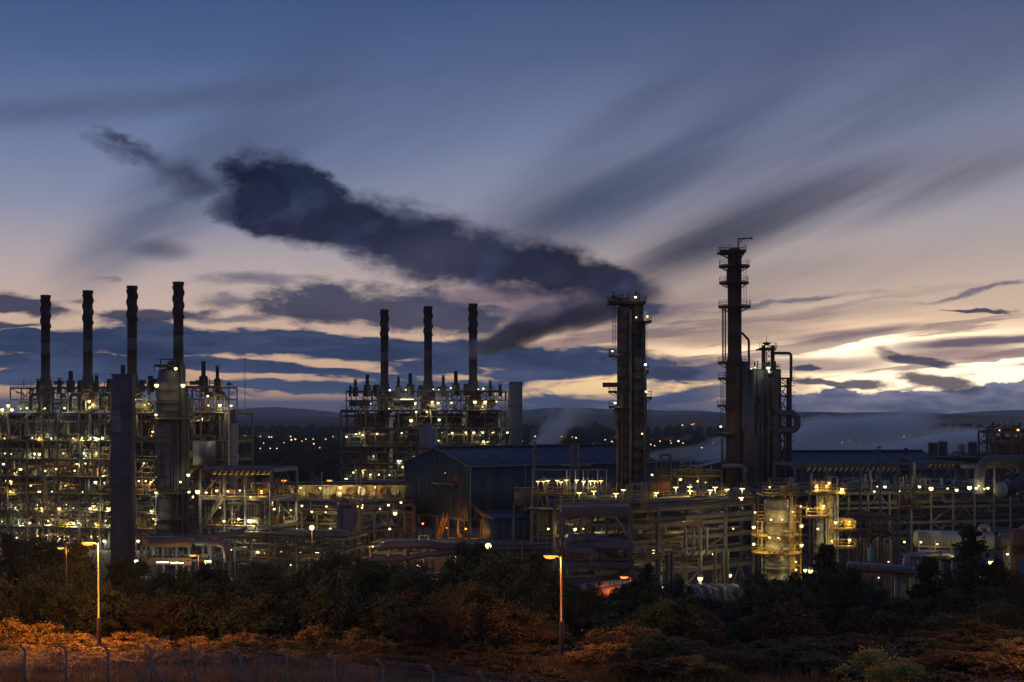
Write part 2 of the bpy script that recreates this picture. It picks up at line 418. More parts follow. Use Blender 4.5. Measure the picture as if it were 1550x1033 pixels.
class Bulk:
    """collects quads of many small pieces into ONE mesh"""
    def __init__(s): s.v = []; s.f = []; s.n = 0
    def raw(s, v, f):
        s.v.append(np.asarray(v, float)); s.f.append(np.asarray(f) + s.n); s.n += len(v)
    def mat4(s, M, v, f):
        A = np.array(M); s.raw(v @ A[:3, :3].T + A[:3, 3], f)
    def bar(s, p, q, w, h=None): s.mat4(axis_matrix(Vector(p), Vector(q), w, h or w), BOXV, BOXF)
    def tube(s, p, q, r, n=8):
        v, f = CYL[n]; s.mat4(axis_matrix(Vector(p), Vector(q), r, r), v, f)
    def box(s, c, sz, yaw=0.0):
        s.mat4(Matrix.Translation(Vector(c)) @ Matrix.Rotation(yaw, 4, 'Z') @ Matrix.Diagonal((sz[0], sz[1], sz[2], 1)), BOXV, BOXF)
    def lathe(s, prof, c, n=24, a0=0, a1=2 * PI, axis='z', rot=None):
        """profile of (radius, height) revolved round z at c"""
        full = abs(a1 - a0 - 2 * PI) < 1e-6; k = n if full else n + 1
        A = a0 + (a1 - a0) * np.arange(k) / n
        pr = np.array(prof, float)
        v = np.stack([np.outer(pr[:, 0], np.cos(A)), np.outer(pr[:, 0], np.sin(A)), np.repeat(pr[:, 1:2], k, 1)], 2).reshape(-1, 3)
        if rot is not None: v = v @ np.array(rot.to_3x3()).T
        f = [(i * k + j, i * k + (j + 1) % k, (i + 1) * k + (j + 1) % k, (i + 1) * k + j) for i in range(len(pr) - 1) for j in range(n if full else n)]
        s.raw(v + np.array(c), f)
    def sweep(s, pts, r, n=8, bend=None):
        """bent pipe through pts with rounded elbows"""
        pts = [Vector(p) for p in pts]; b = bend or r * 2.2; path = [pts[0]]
        for i in range(1, len(pts) - 1):
            a, c, d = pts[i - 1], pts[i], pts[i + 1]
            u = (a - c); w = (d - c); bb = min(b, u.length * .45, w.length * .45); u = c + u.normalized() * bb; w = c + w.normalized() * bb
            for t in (0, .25, .5, .75, 1): path.append(u * (1 - t) ** 2 + c * 2 * t * (1 - t) + w * t * t)
        path.append(pts[-1])
        T = [(path[min(i + 1, len(path) - 1)] - path[max(i - 1, 0)]).normalized() for i in range(len(path))]
        u = T[0].orthogonal().normalized(); vs = []
        for i, p in enumerate(path):
            if i: u = (u - T[i] * u.dot(T[i])).normalized()
            w = T[i].cross(u)
            for k in range(n):
                a = 2 * PI * k / n; vs.append(p + (u * math.cos(a) + w * math.sin(a)) * r)
        f = [(i * n + k, i * n + (k + 1) % n, (i + 1) * n + (k + 1) % n, (i + 1) * n + k) for i in range(len(path) - 1) for k in range(n)]
        e = (len(path) - 1) * n
        for k in range(n // 2 - 1): f.append((k, n - 1 - k, n - 2 - k, 1 + k)); f.append((e + k, e + 1 + k, e + n - 2 - k, e + n - 1 - k))
        s.raw([tuple(p) for p in vs], f)
    def build(s, name, m_, root=None, smooth=False, kind=None, label=None):
        if not s.v: return None
        v = np.concatenate(s.v); f = np.concatenate(s.f)
        o_ = origin(root) if root is not None else V3(0, 0, 0)
        me = quad_mesh(name, v - np.array(o_), f); me.materials.append(m_)
        if smooth: me.polygons.foreach_set('use_smooth', np.ones(len(me.polygons), bool))
        o = bpy.data.objects.new(name, me); COL.objects.link(o)
        if root is not None: o.parent = root
        if kind: o['kind'] = kind
        if label: o['label'] = label
        return o


def pipe(root, name, pts, r, m_, n=12, bend=None, label=None):
    b = Bulk(); b.sweep(pts, r, n, bend); o = b.build(name, m_, root, True, label=label)
    if r >= .3 and root is not None:                      # flanges and cladding bands
        b = Bulk(); pp = [Vector(p) for p in pts]; e = (bend or r * 2.2) + .2
        for p, q in zip(pp, pp[1:]):
            d = q - p; k = int((d.length - 2 * e) / 2.6)
            for i in range(max(0, k) + 1 if d.length > 2 * e else 0):
                c = p + d.normalized() * (e + i * 2.6); b.tube(c, c + d.normalized() * .12, r * 1.09, 12)
        b.build('flange', STEEL, o)
    return o


def rail(root, p, q, m_=None, hgt=1.1, name='handrail', post=1.6):
    p, q = Vector(p), Vector(q); b = Bulk(); d = q - p; k = max(1, int(d.length / post))
    for z in (hgt, hgt * .55): b.bar(p + V3(0, 0, z), q + V3(0, 0, z), .055)
    for i in range(k + 1): b.bar(p + d * (i / k), p + d * (i / k) + V3(0, 0, hgt), .055)
    b.bar(p + V3(0, 0, .08), q + V3(0, 0, .08), .02, .15)
    return b.build(name, m_ or YEL, root)


def ladder(root, p, top, m_=None, w=.5, cage=True, side=(1, 0, 0), out=(0, -1, 0)):
    """vertical ladder from p up to height top, with safety hoops on the side 'out'"""
    p = Vector(p); s_ = Vector(side).normalized(); o_ = Vector(out).normalized(); b = Bulk(); H = top - p.z
    for k in (-.5, .5): b.bar(p + s_ * w * k, p + s_ * w * k + V3(0, 0, H), .06)
    for i in range(int(H / .5)): b.bar(p - s_ * w * .5 + V3(0, 0, .3 + i * .5), p + s_ * w * .5 + V3(0, 0, .3 + i * .5), .035)
    if cage and H > 3:
        pts = [s_ * .35 * math.cos(a) * 1.1 + o_ * (.1 + .65 * math.sin(a)) for a in np.linspace(0, PI, 6)]
        for i in range(int((H - 2.2) / 1.0) + 1):
            z = V3(0, 0, 2.2 + i)
            for a, c in zip(pts, pts[1:]): b.bar(p + a + z, p + c + z, .04)
        for a in pts[1:-1]: b.bar(p + a + V3(0, 0, 2.2), p + a + V3(0, 0, H), .035)
    return b.build('ladder', m_ or YEL, root)


def stair(root, p, q, w=.9, m_=None, wd=None):
    """flight of steps from p (bottom) to q (top)"""
    p, q = Vector(p), Vector(q); d = q - p; h = V3(d.x, d.y, 0).normalized(); s_ = Vector(wd).normalized() if wd else V3(-h.y, h.x, 0); b = Bulk()
    for k in (-.5, .5):
        o_ = s_ * w * k
        b.bar(p + o_, q + o_, .08, .25)
        for z in (1.0, .55): b.bar(p + o_ + V3(0, 0, z), q + o_ + V3(0, 0, z), .055)
        for t in (0, .33, .66, 1): b.bar(p + d * t + o_, p + d * t + o_ + V3(0, 0, 1), .055)
    n = max(3, int(d.z / .22))
    for i in range(1, n): c = p + d * (i / n); b.bar(c - s_ * w * .5, c + s_ * w * .5, .24, .04)
    return b.build('stair', m_ or YEL, root)


def ring_platform(root, c, z, r0, r1, a0=0, a1=360, m_=None, rm=None, hgt=1.1, n=20, drop=.25):
    a0, a1 = math.radians(a0), math.radians(a1); b = Bulk()
    b.lathe([(r0, z), (r0, z - drop), (r1, z - drop), (r1, z), (r0, z)], (c[0], c[1], 0), n, a0, a1)
    k = max(3, int((a1 - a0) * r1 / 1.8))
    for i in range(k + 1):                                     # brackets
        a = a0 + (a1 - a0) * i / k; u = V3(math.cos(a), math.sin(a), 0); cc = V3(c[0], c[1], z)
        b.bar(cc + u * r1 * .97 - V3(0, 0, drop), cc + u * r0 - V3(0, 0, 1.1), .1)
    d = b.build('platform', m_ or STEEL_D, root)
    b = Bulk(); rr = r1 - .05; A = np.linspace(a0, a1, n + 1); pts = [V3(c[0] + rr * math.cos(a), c[1] + rr * math.sin(a), z) for a in A]
    for zz in (hgt, hgt * .55, .1):
        for p, q in zip(pts, pts[1:]): b.bar(p + V3(0, 0, zz), q + V3(0, 0, zz), .05 if zz > .2 else .02, .05 if zz > .2 else .15)
    for i in range(k + 1):
        a = a0 + (a1 - a0) * i / k; u = V3(c[0] + rr * math.cos(a), c[1] + rr * math.sin(a), z); b.bar(u, u + V3(0, 0, hgt), .055)
    if a1 - a0 < 6.2:
        for a in (a0, a1):
            u = V3(math.cos(a), math.sin(a), 0); cc = V3(c[0], c[1], z)
            for zz in (hgt, hgt * .55): b.bar(cc + u * r0 + V3(0, 0, zz), cc + u * rr + V3(0, 0, zz), .05)
    b.build('handrail', rm or YEL, d)
    return d


def vessel(root, name, c, r, z0, z1, m_, bands=(), n=28, dome=True, skirt=True):
    """upright cylindrical vessel with domed head"""
    b = Bulk(); pr = [(r, z0)]
    zz = z0
    bands = sorted([(t, .06, .05) for t in bands] + [(z0 + 1.3 + k * 2.1, .03, .02) for k in range(int((z1 - z0 - r * .5 - 2) / 2.1)) if all(abs(z0 + 1.3 + k * 2.1 - t) > .3 for t in bands)])
    for t, hb_, db_ in bands: pr += [(r, t - hb_), (r + db_, t - hb_), (r + db_, t + hb_), (r, t + hb_)]
    h = r * .45 if dome else .05
    pr.append((r, z1 - h))
    if dome: pr += [(r * math.cos(a), z1 - h + h * math.sin(a)) for a in np.linspace(.25, PI / 2 - .02, 6)]
    pr.append((.01, z1))
    b.lathe(pr, (c[0], c[1], 0), n)
    return b.build(name, m_, root, True)


def drum(root, name, p, q, r, m_, n=20):
    """lying vessel with dished ends"""
    p, q = Vector(p), Vector(q); L_ = (q - p).length; h = r * .4; b = Bulk()
    pr = [(.01, -h)] + [(r * math.sin(a), -h * math.cos(a)) for a in np.linspace(.3, PI / 2, 5)] + [(r, L_ * .3 - .05), (r + .04, L_ * .3 - .05), (r + .04, L_ * .3 + .05), (r, L_ * .3 + .05), (r, L_ * .7)]
    pr += [(r * math.sin(a), L_ + h * math.cos(a)) for a in np.linspace(PI / 2, .3, 5)] + [(.01, L_ + h)]
    b.lathe(pr, p, n, rot=(q - p).to_track_quat('Z', 'Y').to_matrix())
    return b.build(name, m_, root, True)


# ------------------------------------------------------------------ steel frames
class Frame:
    """rectangular steel structure on a plan grid: corner O, unit vectors A (along the face we see) and B (away from it)"""
    def __init__(s, root, O, A, LA, nA, LB, nB, levels, m_=STEEL, cap=240):
        s.root = root; s.O = Vector(O); s.A = Vector(A).normalized(); s.B = V3(-s.A.y, s.A.x, 0)
        s.LA, s.nA, s.LB, s.nB, s.lv, s.m, s.cap = LA, nA, LB, nB, levels, m_, cap; s.items = []
        rj = random.Random(int(LA * 7 + O[0])); w = [rj.uniform(.72, 1.3) for _ in range(nA)]; s.ga = [0.0]
        for q in w: s.ga.append(s.ga[-1] + q / sum(w) * LA)
    def pt(s, a, b, z): return s.O + s.A * a + s.B * b + V3(0, 0, z)
    def g(s, i, j, z):
        k = min(int(i), s.nA - 1); return s.pt(s.ga[k] + (s.ga[k + 1] - s.ga[k]) * (i - k), s.LB * j / s.nB, z)
    def add(s, name, p, q, w, h=None, m_=None, shape='box'): s.items.append((name, p, q, w, h or w, m_ or s.m, shape))
    def skeleton(s, cw=.38, bw=.32, base=0.0, brace=.35, rows=None, seed=1, top_only_front=False):
        rnd = random.Random(seed); rows = rows if rows is not None else range(s.nB + 1)
        for j in rows:
            for i in range(s.nA + 1): s.add('column', s.g(i, j, base), s.g(i, j, s.lv[-1]), cw, cw, shape='ibeam' if j == 0 else 'box')
            for z in s.lv:
                for i in range(s.nA): s.add('beam', s.g(i, j, z), s.g(i + 1, j, z), bw * .55, bw, shape='ibeam' if j == 0 else 'box')
            zs = [base] + list(s.lv)
            for k in range(len(zs) - 1):
                for i in range(s.nA):
                    if rnd.random() < brace:
                        a, c = (i, i + 1) if rnd.random() < .5 else (i + 1, i)
                        if rnd.random() < .4:
                            mid = s.g(i + .5, j, zs[k + 1]); s.add('brace', s.g(i, j, zs[k]), mid, .16); s.add('brace', s.g(i + 1, j, zs[k]), mid, .16)
                        else: s.add('brace', s.g(a, j, zs[k]), s.g(c, j, zs[k + 1]), .17)
        for z in s.lv:
            for i in range(s.nA + 1):
                for j in range(s.nB): s.add('cross_beam', s.g(i, j, z), s.g(i, j + 1, z), bw * .5, bw * .9)
    def decks(s, levels=None, m_=GRATE, th=.07, over=.6):
        for z in (levels or s.lv):
            for i in range(s.nA):
                if s.nA > 6 and random.Random(int(z * 10) * 31 + i).random() < .22: continue
                put_mesh('deck', unit('box', m_), s.root, axis_matrix(s.pt(s.ga[i] + .02, s.LB / 2, z + .2), s.pt(s.ga[i + 1] - .02, s.LB / 2, z + .2), s.LB + over, th))
    def rails(s, levels=None, m_=None, step=None, ends=True):
        for z in (levels or s.lv):
            k = step or s.nA
            for i in range(k):
                if k > 6 and random.Random(int(z * 9) * 17 + i).random() < .25: continue
                rail(s.root, s.pt(s.LA * i / k, -.25, z + .24), s.pt(s.LA * (i + 1) / k, -.25, z + .24), m_)
            if ends: rail(s.root, s.pt(s.LA + .25, 0, z + .24), s.pt(s.LA + .25, s.LB, z + .24), m_)
    def flush(s):
        by = {}
        for it in s.items: by.setdefault(it[0], []).append(it)
        for nm, lst in by.items():
            lst.sort(key=lambda it: (it[1] + it[2]).y - (it[1] + it[2]).z * .001)
            for it in lst[:s.cap]: put_mesh(nm, unit(it[6], it[5]), s.root, axis_matrix(it[1], it[2], it[3], it[4]))
            rest = {}
            for it in lst[s.cap:]: rest.setdefault(it[5].name, []).append(it)
            for k, r in rest.items():
                b = Bulk()
                for it in r: b.bar(it[1], it[2], it[3], it[4])
                b.build('rear_' + nm + 's', r[0][5], s.root, kind='stuff')
        s.items = []


def pipe_runs(fr, z, n, seed, rmin=.1, rmax=.32, mats=None, b0=.1, b1=.9, a0=0, a1=1, name='pipe', jog=.3, small=6):
    """long pipes lying side by side on a rack level, some with expansion bends"""
    rnd = random.Random(seed); mats = mats or [CLAD, CLAD_D, STEEL, RUST, GALV]
    for k in range(n):
        r = rnd.uniform(rmin, rmax); b = fr.LB * (b0 + (b1 - b0) * (k + .5) / n); zz = z + .3 + r; A0, A1 = fr.LA * a0, fr.LA * a1
        if rnd.random() < jog:
            t = rnd.uniform(.2, .7) * (A1 - A0) + A0; w = rnd.uniform(1.5, 3)
            pts = [fr.pt(A0, b, zz), fr.pt(t, b, zz), fr.pt(t, b, zz + 1.2), fr.pt(t + w, b, zz + 1.2), fr.pt(t + w, b, zz), fr.pt(A1, b, zz)]
        elif rnd.random() < .35:
            pts = [fr.pt(A0, b, zz), fr.pt(A1 * .9, b, zz), fr.pt(A1 * .9, b, zz - rnd.uniform(2, 4))]
        else: pts = [fr.pt(A0, b, zz), fr.pt(A1, b, zz)]
        pipe(fr.root, name, pts, r, rnd.choice(mats), 8 if r < .2 else 12)


def clutter(fr, z0, z1, n, seed, a0=0, a1=1, b0=0, b1=1, mats=None, cap=200, rr=(.06, .3)):
    """the process piping of one storey: risers, laterals, valves with handwheels, boxes, small drums"""
    rnd = random.Random(seed); mats = mats or [CLAD, CLAD_D, BEIGE, STEEL, GALV, STEEL_D, RUST]; h = z1 - z0
    for k in range(n):
        a = fr.LA * rnd.uniform(a0, a1); b = fr.LB * rnd.uniform(b0, b1); t = rnd.random(); m_ = rnd.choice(mats); r = rnd.uniform(*rr)
        if t < .34: tube(fr.root, 'riser_pipe', fr.pt(a, b, z0 + .2), fr.pt(a, b, z1), r, m_, 8)
        elif t < .62:
            w = rnd.uniform(1.2, 5); w = w if rnd.random() < .5 else -w; zz = z0 + rnd.uniform(.5, h - .3)
            pts = [fr.pt(a, b, z0 + .2), fr.pt(a, b, zz), fr.pt(min(max(a + w, 0), fr.LA), b, zz)]
            if rnd.random() < .5: pts.append(fr.pt(min(max(a + w, 0), fr.LA), b, z1))
            pipe(fr.root, 'bent_pipe', pts, r * .7, m_, 8)
        elif t < .74:
            bb = Bulk(); zz = z0 + rnd.uniform(.7, 1.6); bb.tube(fr.pt(a - .8, b, zz), fr.pt(a + .8, b, zz), .12); bb.box(fr.pt(a, b, zz), (.5, .5, .55)); bb.tube(fr.pt(a, b, zz), fr.pt(a, b, zz + .8), .05, 6)
            bb.lathe([(.26, 0), (.32, 0), (.32, .05), (.26, .05), (.26, 0)], fr.pt(a, b, zz + .8), 10); bb.build('valve', m_, fr.root)
        elif t < .84: block(fr.root, 'equipment_box', fr.pt(a, b, z0 + .9), (rnd.uniform(.6, 1.8), .7, rnd.uniform(.8, 1.6)), m_, math.atan2(fr.A.y, fr.A.x))
        elif t < .92: drum(fr.root, 'small_drum', fr.pt(a - 1, b, z0 + 1.2), fr.pt(a + 1, b, z0 + 1.2), rnd.uniform(.35, .7), m_, 12)
        else: bar(fr.root, 'knee_brace', fr.pt(a, b, z0), fr.pt(a + rnd.choice((-1.6, 1.6)), b, z1), .14, fr.m)


# ------------------------------------------------------------------ lamps: one prototype of each kind, copied
LIGHTS = {}


def light_data(key, color, power, radius=.12):
    if key not in LIGHTS:
        d = bpy.data.lights.new(key, 'POINT'); d.color = color; d.energy = power; d.shadow_soft_size = radius; LIGHTS[key] = d
    return LIGHTS[key]


WARM, PALE, COOL, SODIUM = (1.0, .70, .22), (1.0, .86, .42), (.86, 1.0, .62), (1.0, .30, .04)
PROTO = {}
FIX = mat('lamp_fitting_grey', (.12, .12, .12), .5)


def lamp_proto(kind, tone, power):
    """kind: bulkhead (small round on a bracket), pendant (wide shallow bowl on a short post), tube (long fluorescent)"""
    key = (kind, tone, power)
    if key in PROTO: return PROTO[key]
    c = {'warm': WARM, 'pale': PALE, 'cool': COOL, 'sodium': SODIUM}[tone]
    lens = glow_mat('lit_lens_' + tone, {'warm': (1, .68, .26), 'pale': (1, .78, .34), 'cool': (.88, 1, .55), 'sodium': (1, .36, .07)}[tone], 3.6)
    parts = []
    if kind == 'bulkhead':
        b = Bulk(); b.lathe([(.01, .22), (.12, .2), (.2, .08), (.2, .02), (.01, .0)], (0, 0, 0), 12); b.tube((0, .02, .12), (0, .45, .12), .035, 6)
        parts.append(('housing', b, FIX, False)); b = Bulk(); b.lathe([(.17, .0), (.19, -.09), (.14, -.22), (.01, -.29)], (0, 0, 0), 12)
        parts.append(('lens', b, lens, True)); lz = -.42
    elif kind == 'pendant':
        b = Bulk(); b.tube((0, 0, -2.3), (0, 0, .0), .045, 6); b.lathe([(.01, .2), (.12, .18), (.42, .06), (.42, .02), (.01, .02)], (0, -.1, 0), 14)
        parts.append(('pole', b, FIX, False)); b = Bulk(); b.lathe([(.38, .01), (.36, -.06), (.22, -.13), (.01, -.15)], (0, -.1, 0), 14)
        parts.append(('lens', b, lens, True)); lz = -.3
    else:
        b = Bulk(); b.box((0, 0, .08), (1.5, .2, .1)); b.tube((0, 0, .1), (0, .4, .3), .03, 6); parts.append(('housing', b, FIX, False))
        b = Bulk(); b.box((0, 0, -.03), (1.4, .16, .12)); parts.append(('lens', b, lens, False)); lz = -.25
    meshes = []
    for nm, b, m_, sm in parts:
        o = b.build(nm, m_, None, sm); meshes.append((nm, o.data)); bpy.data.objects.remove(o)
    PROTO[key] = (meshes, light_data('lamp_%s_%d' % (tone, power), c, power), lz)
    return PROTO[key]


NLAMP = [0]


def lamp(p, label, kind='bulkhead', tone='warm', power=150, group=None, name=None, yaw=0.0, lit=True, s=1.0):
    meshes, ld, lz = lamp_proto(kind, tone, power)
    r = thing(name or {'bulkhead': 'bulkhead_lamp', 'pendant': 'deck_lamp', 'tube': 'tube_lamp'}[kind], label, 'lamp', p, group)
    r.rotation_euler.z = yaw; r.scale = (s, s, s)
    par = r
    for nm, me in meshes:
        o = bpy.data.objects.new(nm, me); COL.objects.link(o); o.parent = par; par = o
    if lit:
        o = bpy.data.objects.new('light', ld); COL.objects.link(o); o.parent = r; o.location = (0, -.12, lz)
    NLAMP[0] += 1
    return r


# ================================================================== ground, fields, hills
def interp(x, pts):
    xs, ys = zip(*pts); return np.interp(x, xs, ys)


def ground_z(x, y):
    z = interp(y, [(-300, 28.4), (4, 28.4), (40, 19), (70, 13.9), (95, 13.4), (108, 12.2), (128, 9.0), (160, 3.5), (190, .6), (215, 0), (1200, 0), (2500, 6), (4500, 16), (12000, 16)])
    return z + np.where((y > 60) & (y < 200), .25 * np.sin(x * .21 + y * .13) + .2 * np.sin(x * .07 - y * .19), 0)


def grid_mesh(name, xs, ys, zf, m_, kind='structure'):
    XX, YY = np.meshgrid(xs, ys); ZZ = zf(XX, YY); n, k = XX.shape
    i = np.arange(n - 1)[:, None] * k + np.arange(k - 1)[None, :]
    f = np.stack([i, i + 1, i + k + 1, i + k], -1).reshape(-1, 4)
    me = quad_mesh(name, np.stack([XX, YY, ZZ], -1).reshape(-1, 3), f); me.materials.append(m_)
    me.polygons.foreach_set('use_smooth', np.ones(len(me.polygons), bool))
    o = bpy.data.objects.new(name, me); COL.objects.link(o); o['kind'] = kind
    return o


SOIL = mat('rough_grass_and_soil', (.055, .05, .028), .95, var=.5, scale=.35, bump=.3, spec=.1, detail=6)
FIELD_ = mat('dark_fields_and_woods', (.030, .042, .022), .95, var=.6, scale=.006, spec=.05, detail=6)
ys = np.concatenate([np.arange(-300, 60, 20), np.arange(60, 240, 2.5), np.geomspace(240, 12000, 50)])
xs = np.concatenate([-np.geomspace(7000, 95, 26), np.arange(-90, 91, 2.5), np.geomspace(95, 7000, 26)])
grid_mesh('ground', xs, ys, ground_z, SOIL)
# the plant stands on concrete and tarmac
YARD = mat('stained_concrete_yard', (.065, .062, .058), .85, var=.4, scale=.25, spec=.3, detail=6)
grid_mesh('yard', np.linspace(-190, 190, 30), np.linspace(205, 560, 30), lambda x, y: 0 * x + .02, YARD)


def ridge(name, Y, depth, prof, m_, seed):
    rnd = np.random.RandomState(seed); ph = rnd.uniform(0, 6, 12)
    px = np.linspace(-700, 2250, 420); xs_ = (px - 775) / F * Y
    top = 30 - (interp(px, prof) - 628) / F * Y
    top = top + sum(.0005 * Y / (k + 1) * np.sin(px * .013 * (k + 1) * 1.7 + ph[k]) for k in range(7))
    ts = np.linspace(-1, 1, 26)
    def zf(xx, yy):
        t = np.clip((yy - Y) / depth, -1, 1); sh = np.cos(t * PI / 2) ** 1.3
        return 5 + (top[None, :] - 5) * sh + (.0009 * Y) * np.sin(xx * .004 + yy * .0023) * sh * (1 - sh)
    return grid_mesh(name, xs_, Y + ts * depth, zf, m_)


HILL1 = mat('wooded_hillside', (.030, .040, .030), .95, var=.45, scale=.004, spec=.05, detail=6)
HILL2 = mat('distant_moor', (.045, .050, .045), .95, var=.3, scale=.0016, spec=.05, detail=5)
ridge('far_hills', 10500, 2600, [(-700, 622), (200, 625), (330, 624), (375, 619), (420, 616), (452, 619), (500, 627), (560, 629), (700, 626), (790, 622), (850, 617), (890, 616), (935, 621), (985, 620), (1020, 622), (1080, 626), (1200, 628), (1400, 629), (1470, 627), (1530, 621), (1600, 619), (2250, 622)], HILL2, 3)
ridge('wooded_hills', 6200, 2000, [(-700, 634), (340, 634), (400, 630), (470, 631), (520, 634), (640, 636), (780, 632), (900, 628), (985, 628), (1060, 627), (1130, 625), (1250, 624), (1340, 624), (1420, 629), (1500, 632), (1600, 634), (2250, 633)], HILL1, 5)
ridge('low_hills', 3300, 700, [(-700, 646), (330, 645), (420, 641), (470, 645), (520, 640), (700, 646), (900, 644), (1080, 647), (1200, 645), (1400, 643), (1550, 646), (2250, 645)], HILL1, 9)


# ================================================================== foliage
def crown_mesh(name, kind, m_, seed, n):
    """crown of unit size (height 1, radius about .5): leaf-sized faces gathered in clumps, with gaps"""
    r = np.random.RandomState(seed)
    if kind == 'conifer':
        pts, sz = [], []
        tiers = 17
        for t in range(tiers):
            h = .12 + .86 * t / tiers; R0 = .34 * (1 - h) ** .75 + .012
            for b in range(8):
                hj = h + r.normal(0, .02); a = r.uniform(0, 6.28); L_ = R0 * r.uniform(.35, 1.45); m = max(6, int(n / tiers / 9 * (1.5 - h)))
                u = r.uniform(.08, 1, m) ** .8; w = .035 * (1.15 - u)
                x = np.cos(a) * L_ * u + r.normal(0, 1, m) * w; y = np.sin(a) * L_ * u + r.normal(0, 1, m) * w
                z = hj - .10 * L_ / .3 * u ** 1.4 + .05 * u ** 3 + r.normal(0, .007, m)
                pts.append(np.stack([x, y, z], 1))
        c = np.concatenate(pts); s_ = r.uniform(.009, .02, len(c))
    else:
        k = {'round': 46, 'tall': 38, 'gorse': 26, 'sparse': 34}[kind]
        d = r.normal(0, 1, (k, 3)); d /= np.linalg.norm(d, axis=1)[:, None]; rad = r.uniform(.35, 1, k) ** .6
        cc = d * rad[:, None] * (.43, .43, .40); cc[:, 2] = cc[:, 2] * (1.0 if kind != 'tall' else 1.08) + .55
        if kind == 'gorse': cc[:, 2] = np.abs(cc[:, 2] - .2) * 1.05 + .12; cc[:, :2] *= 1.15
        cc[:, 2] = np.maximum(cc[:, 2], .1)
        cs = r.uniform(.055, .12, k) * {'gorse': 1.35, 'sparse': .75}.get(kind, 1)
        idx = r.randint(0, k, n); g = r.normal(0, 1, (n, 3)); g /= np.linalg.norm(g, axis=1)[:, None]
        c = cc[idx] + g * (cs[idx] * r.uniform(.35, 1.15, n) ** .6)[:, None] * (1, 1, .72)
        # twigs that stick out of the outline
        q = int(n * .12); di = r.normal(0, 1, (q, 3)); di /= np.linalg.norm(di, axis=1)[:, None]; j = r.randint(0, k, q)
        c[:q] = cc[j] + di * (cs[j] * r.uniform(1.0, 1.9, q))[:, None]
        s_ = r.uniform(.012, .027, n) * {'sparse': .7, 'gorse': 1.15}.get(kind, 1.0)
    m_n = len(c); u = r.normal(0, 1, (m_n, 3)); u /= np.linalg.norm(u, axis=1)[:, None]
    w = np.cross(u, r.normal(0, 1, (m_n, 3))); w /= np.linalg.norm(w, axis=1)[:, None]
    u *= s_[:, None]; w *= (s_ * .6)[:, None]
    v = np.stack([c - u, c - w, c + u, c + w], 1).reshape(-1, 3)
    me = quad_mesh(name, v, np.arange(len(v)).reshape(-1, 4)); me.materials.append(m_)
    return me


def leaf_mat(key, c, c2, tr=.25):
    if key in MATS: return MATS[key]
    M = bpy.data.materials.new(key); M.use_nodes = True; n = M.node_tree.nodes; l = M.node_tree.links
    b = n['Principled BSDF']; b.inputs['Roughness'].default_value = .6; b.inputs['Specular IOR Level'].default_value = .25
    g = n.new('ShaderNodeNewGeometry'); no = n.new('ShaderNodeTexNoise'); l.new(g.outputs['Position'], no.inputs[0]); no.inputs['Scale'].default_value = .9; no.inputs['Detail'].default_value = 5
    r = n.new('ShaderNodeValToRGB'); r.color_ramp.elements[0].position = .32; r.color_ramp.elements[0].color = c + (1,); r.color_ramp.elements[1].position = .68; r.color_ramp.elements[1].color = c2 + (1,)
    a = n.new('ShaderNodeMath'); a.operation = 'MULTIPLY_ADD'; l.new(g.outputs['Random Per Island'], a.inputs[0]); a.inputs[1].default_value = .35; 
    a2 = n.new('ShaderNodeMath'); a2.operation = 'SUBTRACT'; l.new(no.outputs['Fac'], a2.inputs[0]); a2.inputs[1].default_value = .17; l.new(a2.outputs[0], a.inputs[2]); l.new(a.outputs[0], r.inputs[0])
    l.new(r.outputs[0], b.inputs['Base Color'])
    tl = n.new('ShaderNodeBsdfTranslucent'); l.new(r.outputs[0], tl.inputs[0]); mx = n.new('ShaderNodeMixShader'); mx.inputs[0].default_value = tr
    l.new(b.outputs[0], mx.inputs[1]); l.new(tl.outputs[0], mx.inputs[2]); l.new(mx.outputs[0], n['Material Output'].inputs[0])
    MATS[key] = M
    return M


BARK = mat('bark', (.06, .048, .038), .9, var=.35, scale=3, bump=.4)
LEAF_D = leaf_mat('dark_leaves', (.026, .050, .025), (.065, .10, .045))
LEAF_G = leaf_mat('green_leaves', (.040, .068, .030), (.10, .135, .058))
LEAF_O = leaf_mat('gorse_leaves', (.05, .05, .02), (.36, .25, .06))
LEAF_R = leaf_mat('brown_twigs_and_leaves', (.030, .034, .018), (.075, .068, .034))
LEAF_N = leaf_mat('conifer_needles', (.014, .030, .018), (.035, .058, .032), .1)
CROWNS = {}
for k_, (kd, m_, ns_, n_) in {'round': ('round', LEAF_G, (1, 2, 3), 10000), 'dark': ('tall', LEAF_D, (4, 5, 6), 10000), 'gorse': ('gorse', LEAF_O, (7, 8, 9), 6500),
                             'scrub': ('gorse', LEAF_R, (10, 11), 6500), 'sparse': ('sparse', LEAF_R, (12, 13), 3600), 'conifer': ('conifer', LEAF_N, (14, 15), 9000)}.items():
    CROWNS[k_] = [crown_mesh('crown_' + k_, kd, m_, s_, n_) for s_ in ns_]


